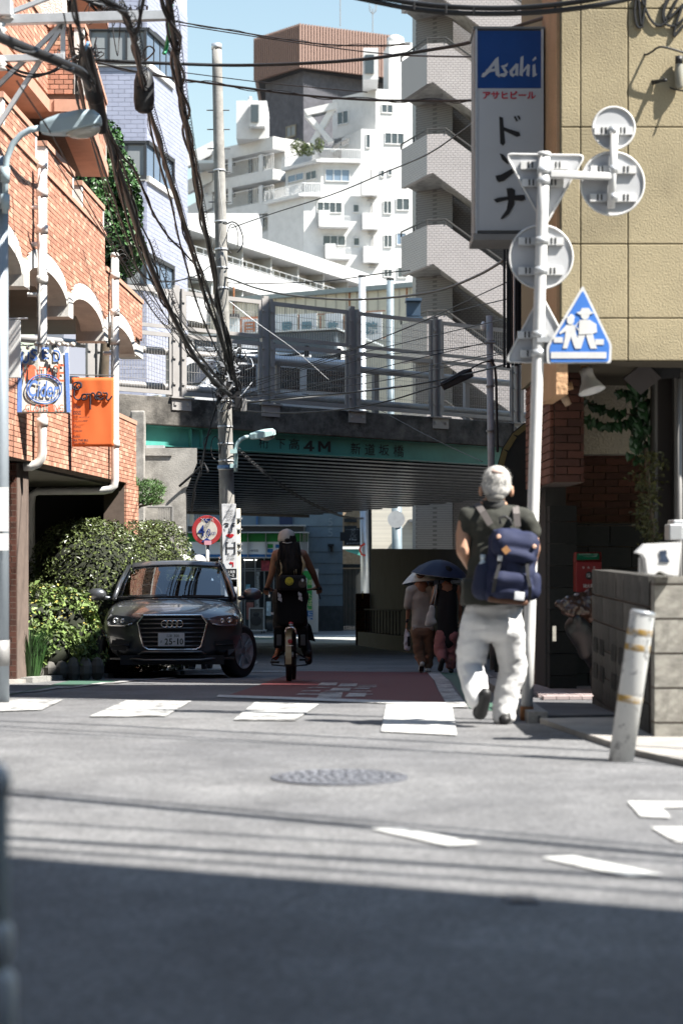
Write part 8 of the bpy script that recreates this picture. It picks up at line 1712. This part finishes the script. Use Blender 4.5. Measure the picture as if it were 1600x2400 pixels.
cable('faint wire above the sagging one towards the yellow wall', [(430,170,19),(640,196,18.6),(860,216,17.6)], .005); cable('thin wire to the top of the downpipe on the yellow wall', [(1280,199,15.6),(1380,192,15),(1540,184,14.4),(1570,206,14.3),(1605,214,14.2)], .006)
cable('guy wire rising from the concrete pole to the beer sign', [(540,535,33),(640,500,31),(780,455,28),(900,405,25),(1000,362,22),(1075,312,20),(1110,286,19)], .009)
cable('grey cable sagging from the concrete pole across the white buildings', [(500,640,33),(545,655,32.8),(600,675,32),(680,692,31),(800,702,29.5),(920,697,28),(1030,680,26),(1120,645,23.5),(1180,610,21)], .017, mat('grey_cable', (.12,.12,.115), .6))
cable('thin cable above the sagging grey cable', [(440,655,33),(560,664,32.8),(680,663,31),(780,657,30),(900,640,28),(960,634,27)], .009)
cable('white guy wire slanting down across the fence from the concrete pole', [(536,705,33),(600,755,33),(690,820,33.5),(770,890,34)], .007, GALV)
DWIRE = [[(560,925,32.8),(700,905,32),(860,880,30),(1000,858,28),(1160,828,25),(1250,806,22)],[(560,930,32.8),(720,915,32),(880,895,30.5),(1020,866,29),(1150,835,26),(1190,826,24)],[(558,905,32.8),(760,840,31),(950,770,28),(1190,660,22)],[(560,912,32.8),(800,830,30),(1000,750,27),(1190,700,23)],[(562,918,32.8),(760,850,31),(960,800,28),(1150,755,24),(1190,745,22)],[(560,935,32.8),(700,915,32.5),(900,860,30),(1130,805,30)],[(560,928,32.8),(720,880,32),(880,835,31),(1020,822,30),(1140,805,30)]]
for p, w_ in zip(DWIRE, ('fourth lowest, ending beside the curved canopy','lowest at its right end','steepest, ending below the beer sign','second steepest','ending by the slatted screen at fence top','sagging lowest before the slim steel pole','kinked, tied to the slim steel pole')): cable('thin black wire fanning from the concrete pole, '+w_, p, .007, group='wires fanning right from the concrete pole')
cable('thick black cable fanning from the pole over the fence to the right edge', [(575,945,32.8),(700,930,32),(800,922,31),(950,905,30),(1080,880,29),(1180,855,27),(1248,835,25)], .014); cable('low cable sagging along the girder to the black sleeve', [(545,960,32.8),(650,968,32),(780,962,31),(900,942,30),(1000,912,29.3),(1035,902,29),(1090,872,29),(1110,860,29),(1130,850,29.5),(1150,846,29.9)], .012); cable('pale banded cable from the pole crossing the fence', [(560,940,32.7),(640,938,32.5),(760,928,32),(860,915,31),(940,905,30)], .013, mat('pale_cable', (.35,.35,.34), .6))
cable('spiral cable swinging under the girder to the far pole', [(548,1045,32.7),(590,1085,34),(640,1125,37),(700,1165,42),(760,1195,48),(810,1212,54),(850,1215,60)], .010, coil=(.03,.14)); cable('thin diagonal wire under the bridge lettering at right', [(880,955,33),(980,1010,30),(1060,1050,27),(1130,1082,24)], .005)
cable('dark cable with green tie hanging down left of the concrete pole', [(520,910,32.7),(505,960,32.8),(490,1010,32.8),(478,1060,32.8),(470,1100,32.8),(455,1150,32.8),(450,1200,32.9)], .018, extra=1)
for i, (x0, y0, r_) in enumerate(((525,1060,14),(505,1050,17),(545,560,22))):
    pts = [(x0+r_*math.cos(a)*.6, y0+r_*1.6*math.sin(a), 32.75) for a in [R(90+300*j/9) for j in range(10)]]; cable(('small cable loop on the concrete pole beside the girder','wider cable loop on the concrete pole beside the girder','cable loop at the upper clamp of the concrete pole')[i], pts, .008)
cable('cable climbing the concrete pole from the upper clamp', [(516,520,32.8),(530,525,32.7),(545,520,32.7),(560,530,32.75),(570,560,32.8),(566,580,32.8),(556,592,32.8)], .012); cable('pale wire running down the face of the concrete pole', [(512,400,32.8),(516,450,32.75),(522,510,32.7),(515,560,32.7),(525,600,32.7),(520,680,32.7)], .007, mat('pale_cable', (.35,.35,.34), .6))
t = thing('cable_tangle', 'dense tangle of cables clips and small boxes on the concrete pole at fence height', 'cables', P(535,930,32.7)); rr = random.Random(31); mb = MB(); mg = MB()
for i in range(70):
    cx, cy = 532+rr.gauss(0,16), rr.uniform(820,950); q = [(cx+rr.gauss(0,14), cy+rr.gauss(0,14), 32.7+rr.uniform(-.15,.1)) for _ in range(4)]; (mb if i % 3 else mg).tube(spl(pxl(q), 5), rr.uniform(.005,.012), 5)
for i in range(26):
    a = P(532+rr.gauss(0,16), rr.uniform(850,955), 32.62+rr.uniform(-.1,.1)); (mg if i % 2 else mb).box(a, (rr.uniform(.03,.12), .05, rr.uniform(.03,.10)), (Vector((math.cos(i),0,math.sin(i))), Vector((0,1,0)), Vector((-math.sin(i),0,math.cos(i)))))
tag(mb.build('cable_loops', CABLE, t), kind='stuff'); tag(mg.build('metal_clips', GALV, t), kind='stuff')
for x, y, w, h in ((560,945,.14,.2),(548,925,.12,.14),(571,950,.10,.22)): MB().box(P(x,y,32.6), (w,.12,h)).build('terminal_box', CABLE if x < 565 else STEELG, t, bevel=.01)
# top-left tangle at the cross arms
t = thing('cable_tangle', 'tangle of black loops tied on the steel cross arm at the top left', 'cables', P(300,40,18)); mb = MB(); rr = random.Random(8)
for i in range(46):
    cx, cy = (rr.gauss(285,30), rr.gauss(28,9)) if i % 2 else (rr.gauss(205,26), rr.gauss(130,7)); q = [(cx+rr.gauss(0,14), cy+rr.gauss(0,11), 17.6+rr.uniform(-.2,.3)) for _ in range(4)]; mb.tube(spl(pxl(q), 5), rr.uniform(.004,.008), 5)
tag(mb.build('cable_loops', CABLE, t), kind='stuff')
cable('thick loop of cable sagging under the lower cross arm', [(-10,135,17.2),(40,165,17.2),(90,175,17.2),(130,165,17.2),(155,145,17.3)], .013); cable('second loop of cable sagging under the lower cross arm', [(-10,150,17.2),(60,180,17.2),(110,172,17.2),(150,150,17.3),(180,130,17.5)], .012)
cable('long thin loop hanging in front of the top dark window', [(262,40,18),(268,90,18),(276,130,18),(280,90,18.1),(283,45,18)], .006); cable('green tie hanging beside the rightmost bundle', [(402,12,19.5),(398,60,19.7),(390,110,20),(384,126,20)], .022, mat('green_tie', (.02,.28,.13), .5)); cable('short looped cable right of the barrel closure', [(334,150,20),(338,120,20),(350,108,20),(362,118,20.1),(352,132,20.2),(336,145,20.4)], .009)
cable('loose black cable bundle at the top edge left of centre', [(195,-20,18),(240,15,18.2),(275,35,18.4),(300,40,18.6)], .04, extra=4, seed=9)
# coils at the top right corner
t = thing('cable_tangle', 'loops and coils of cable on the yellow wall at the top right corner', 'cables', P(1560,40,14.1)); mb = MB()
for pts in ([(1490,-10),(1486,30),(1492,60),(1502,62),(1508,30),(1512,-10)],[(1500,-10),(1520,40),(1540,60),(1560,50),(1575,20),(1590,-10)],[(1560,0),(1552,30),(1558,55),(1580,60),(1605,40)],[(1600,10),(1585,50),(1578,85),(1590,70),(1605,55)],[(1495,-10),(1500,50),(1506,64)],[(1570,-10),(1555,25),(1562,45),(1600,10)]): mb.tube(spl(pxl([(x,y,14.285) for x, y in pts]), 6), .010, 6)
tag(mb.build('cable_loops', CABLE, t), kind='stuff')
t = thing('insulator_lamp', 'glass insulator fitting hanging on the yellow wall at the right edge', 'insulator', P(1590,180,14.15)); MB().lathe(P(1590,190,14.255), [(.02,-.06),(.034,-.04),(.036,.06),(.03,.14),(.015,.18)], 16).build('shell', mat('smoky_glass', (.30,.29,.24), .15, spec=.8), t, True); MB().cyl(P(1590,132,14.25), P(1590,150,14.25), .03).build('mount', CABLE, t, True)
# wires over the near crossing: the lines their shadows draw on the asphalt
he = math.tan(R(SUN_EL)); hd = Vector((TOSUN.x, TOSUN.y, 0)).normalized()
for i, (a, b, r, z) in enumerate((((0,1860),(1600,2008),.045,6.8),((0,1850),(1600,1990),.02,7.4),((0,1922),(1600,2022),.022,7.6),((0,1962),(1600,2062),.04,7.0),((0,1986),(1600,2096),.025,7.3),((0,1690),(1600,1770),.03,7.8),((0,1702),(1600,1796),.02,8.0),((0,1712),(1600,1790),.016,8.2))):
    A, Bq = G(*a), G(*b); dv = (Bq-A); A2 = A-dv*1.2; B2 = Bq+dv*1.2; s_ = z/he; q = [A2+hd*s_+Vector((0,0,z)), (A2+B2)/2+hd*s_+Vector((0,0,z-.12)), B2+hd*s_+Vector((0,0,z))]
    t = thing('cable', 'overhead cable above the near crossing, outside the picture', 'cable', q[0], 'cables above the near crossing'); MB().tube(spl(q, 10), r, 6).build('strand', CABLE, t, True)

# more wires in the tangle above the left pavement
for i, (pts, r) in enumerate((([(170,-30,17.6),(185,60,18),(200,130,18.6),(230,240,20),(270,400,22.5),(330,600,26.5),(430,780,29.8),(535,915,32.5)],.014),([(340,-20,18.6),(325,60,19),(318,110,19.4),(345,240,21.4),(395,400,24),(440,540,26.4),(500,720,30),(550,890,32.5)],.014),([(160,0,18),(170,100,18.6),(188,200,19.6),(205,280,20.8)],.016),([(345,250,21.5),(362,340,23.2),(400,470,25.5),(430,600,27.8),(480,760,30.5),(535,870,32.4)],.012),([(260,320,21.8),(300,420,23.6),(318,500,24.6),(352,570,26),(365,620,27)],.010))):
    cable('black strand beside the upper left bundles, '+('running along the thickest bundle','crossing the lower cross arm tip','short one behind the long splice closure','hanging from the barrel closure','wavy one under the lamp')[i], pts, r, extra=1, seed=20+i)
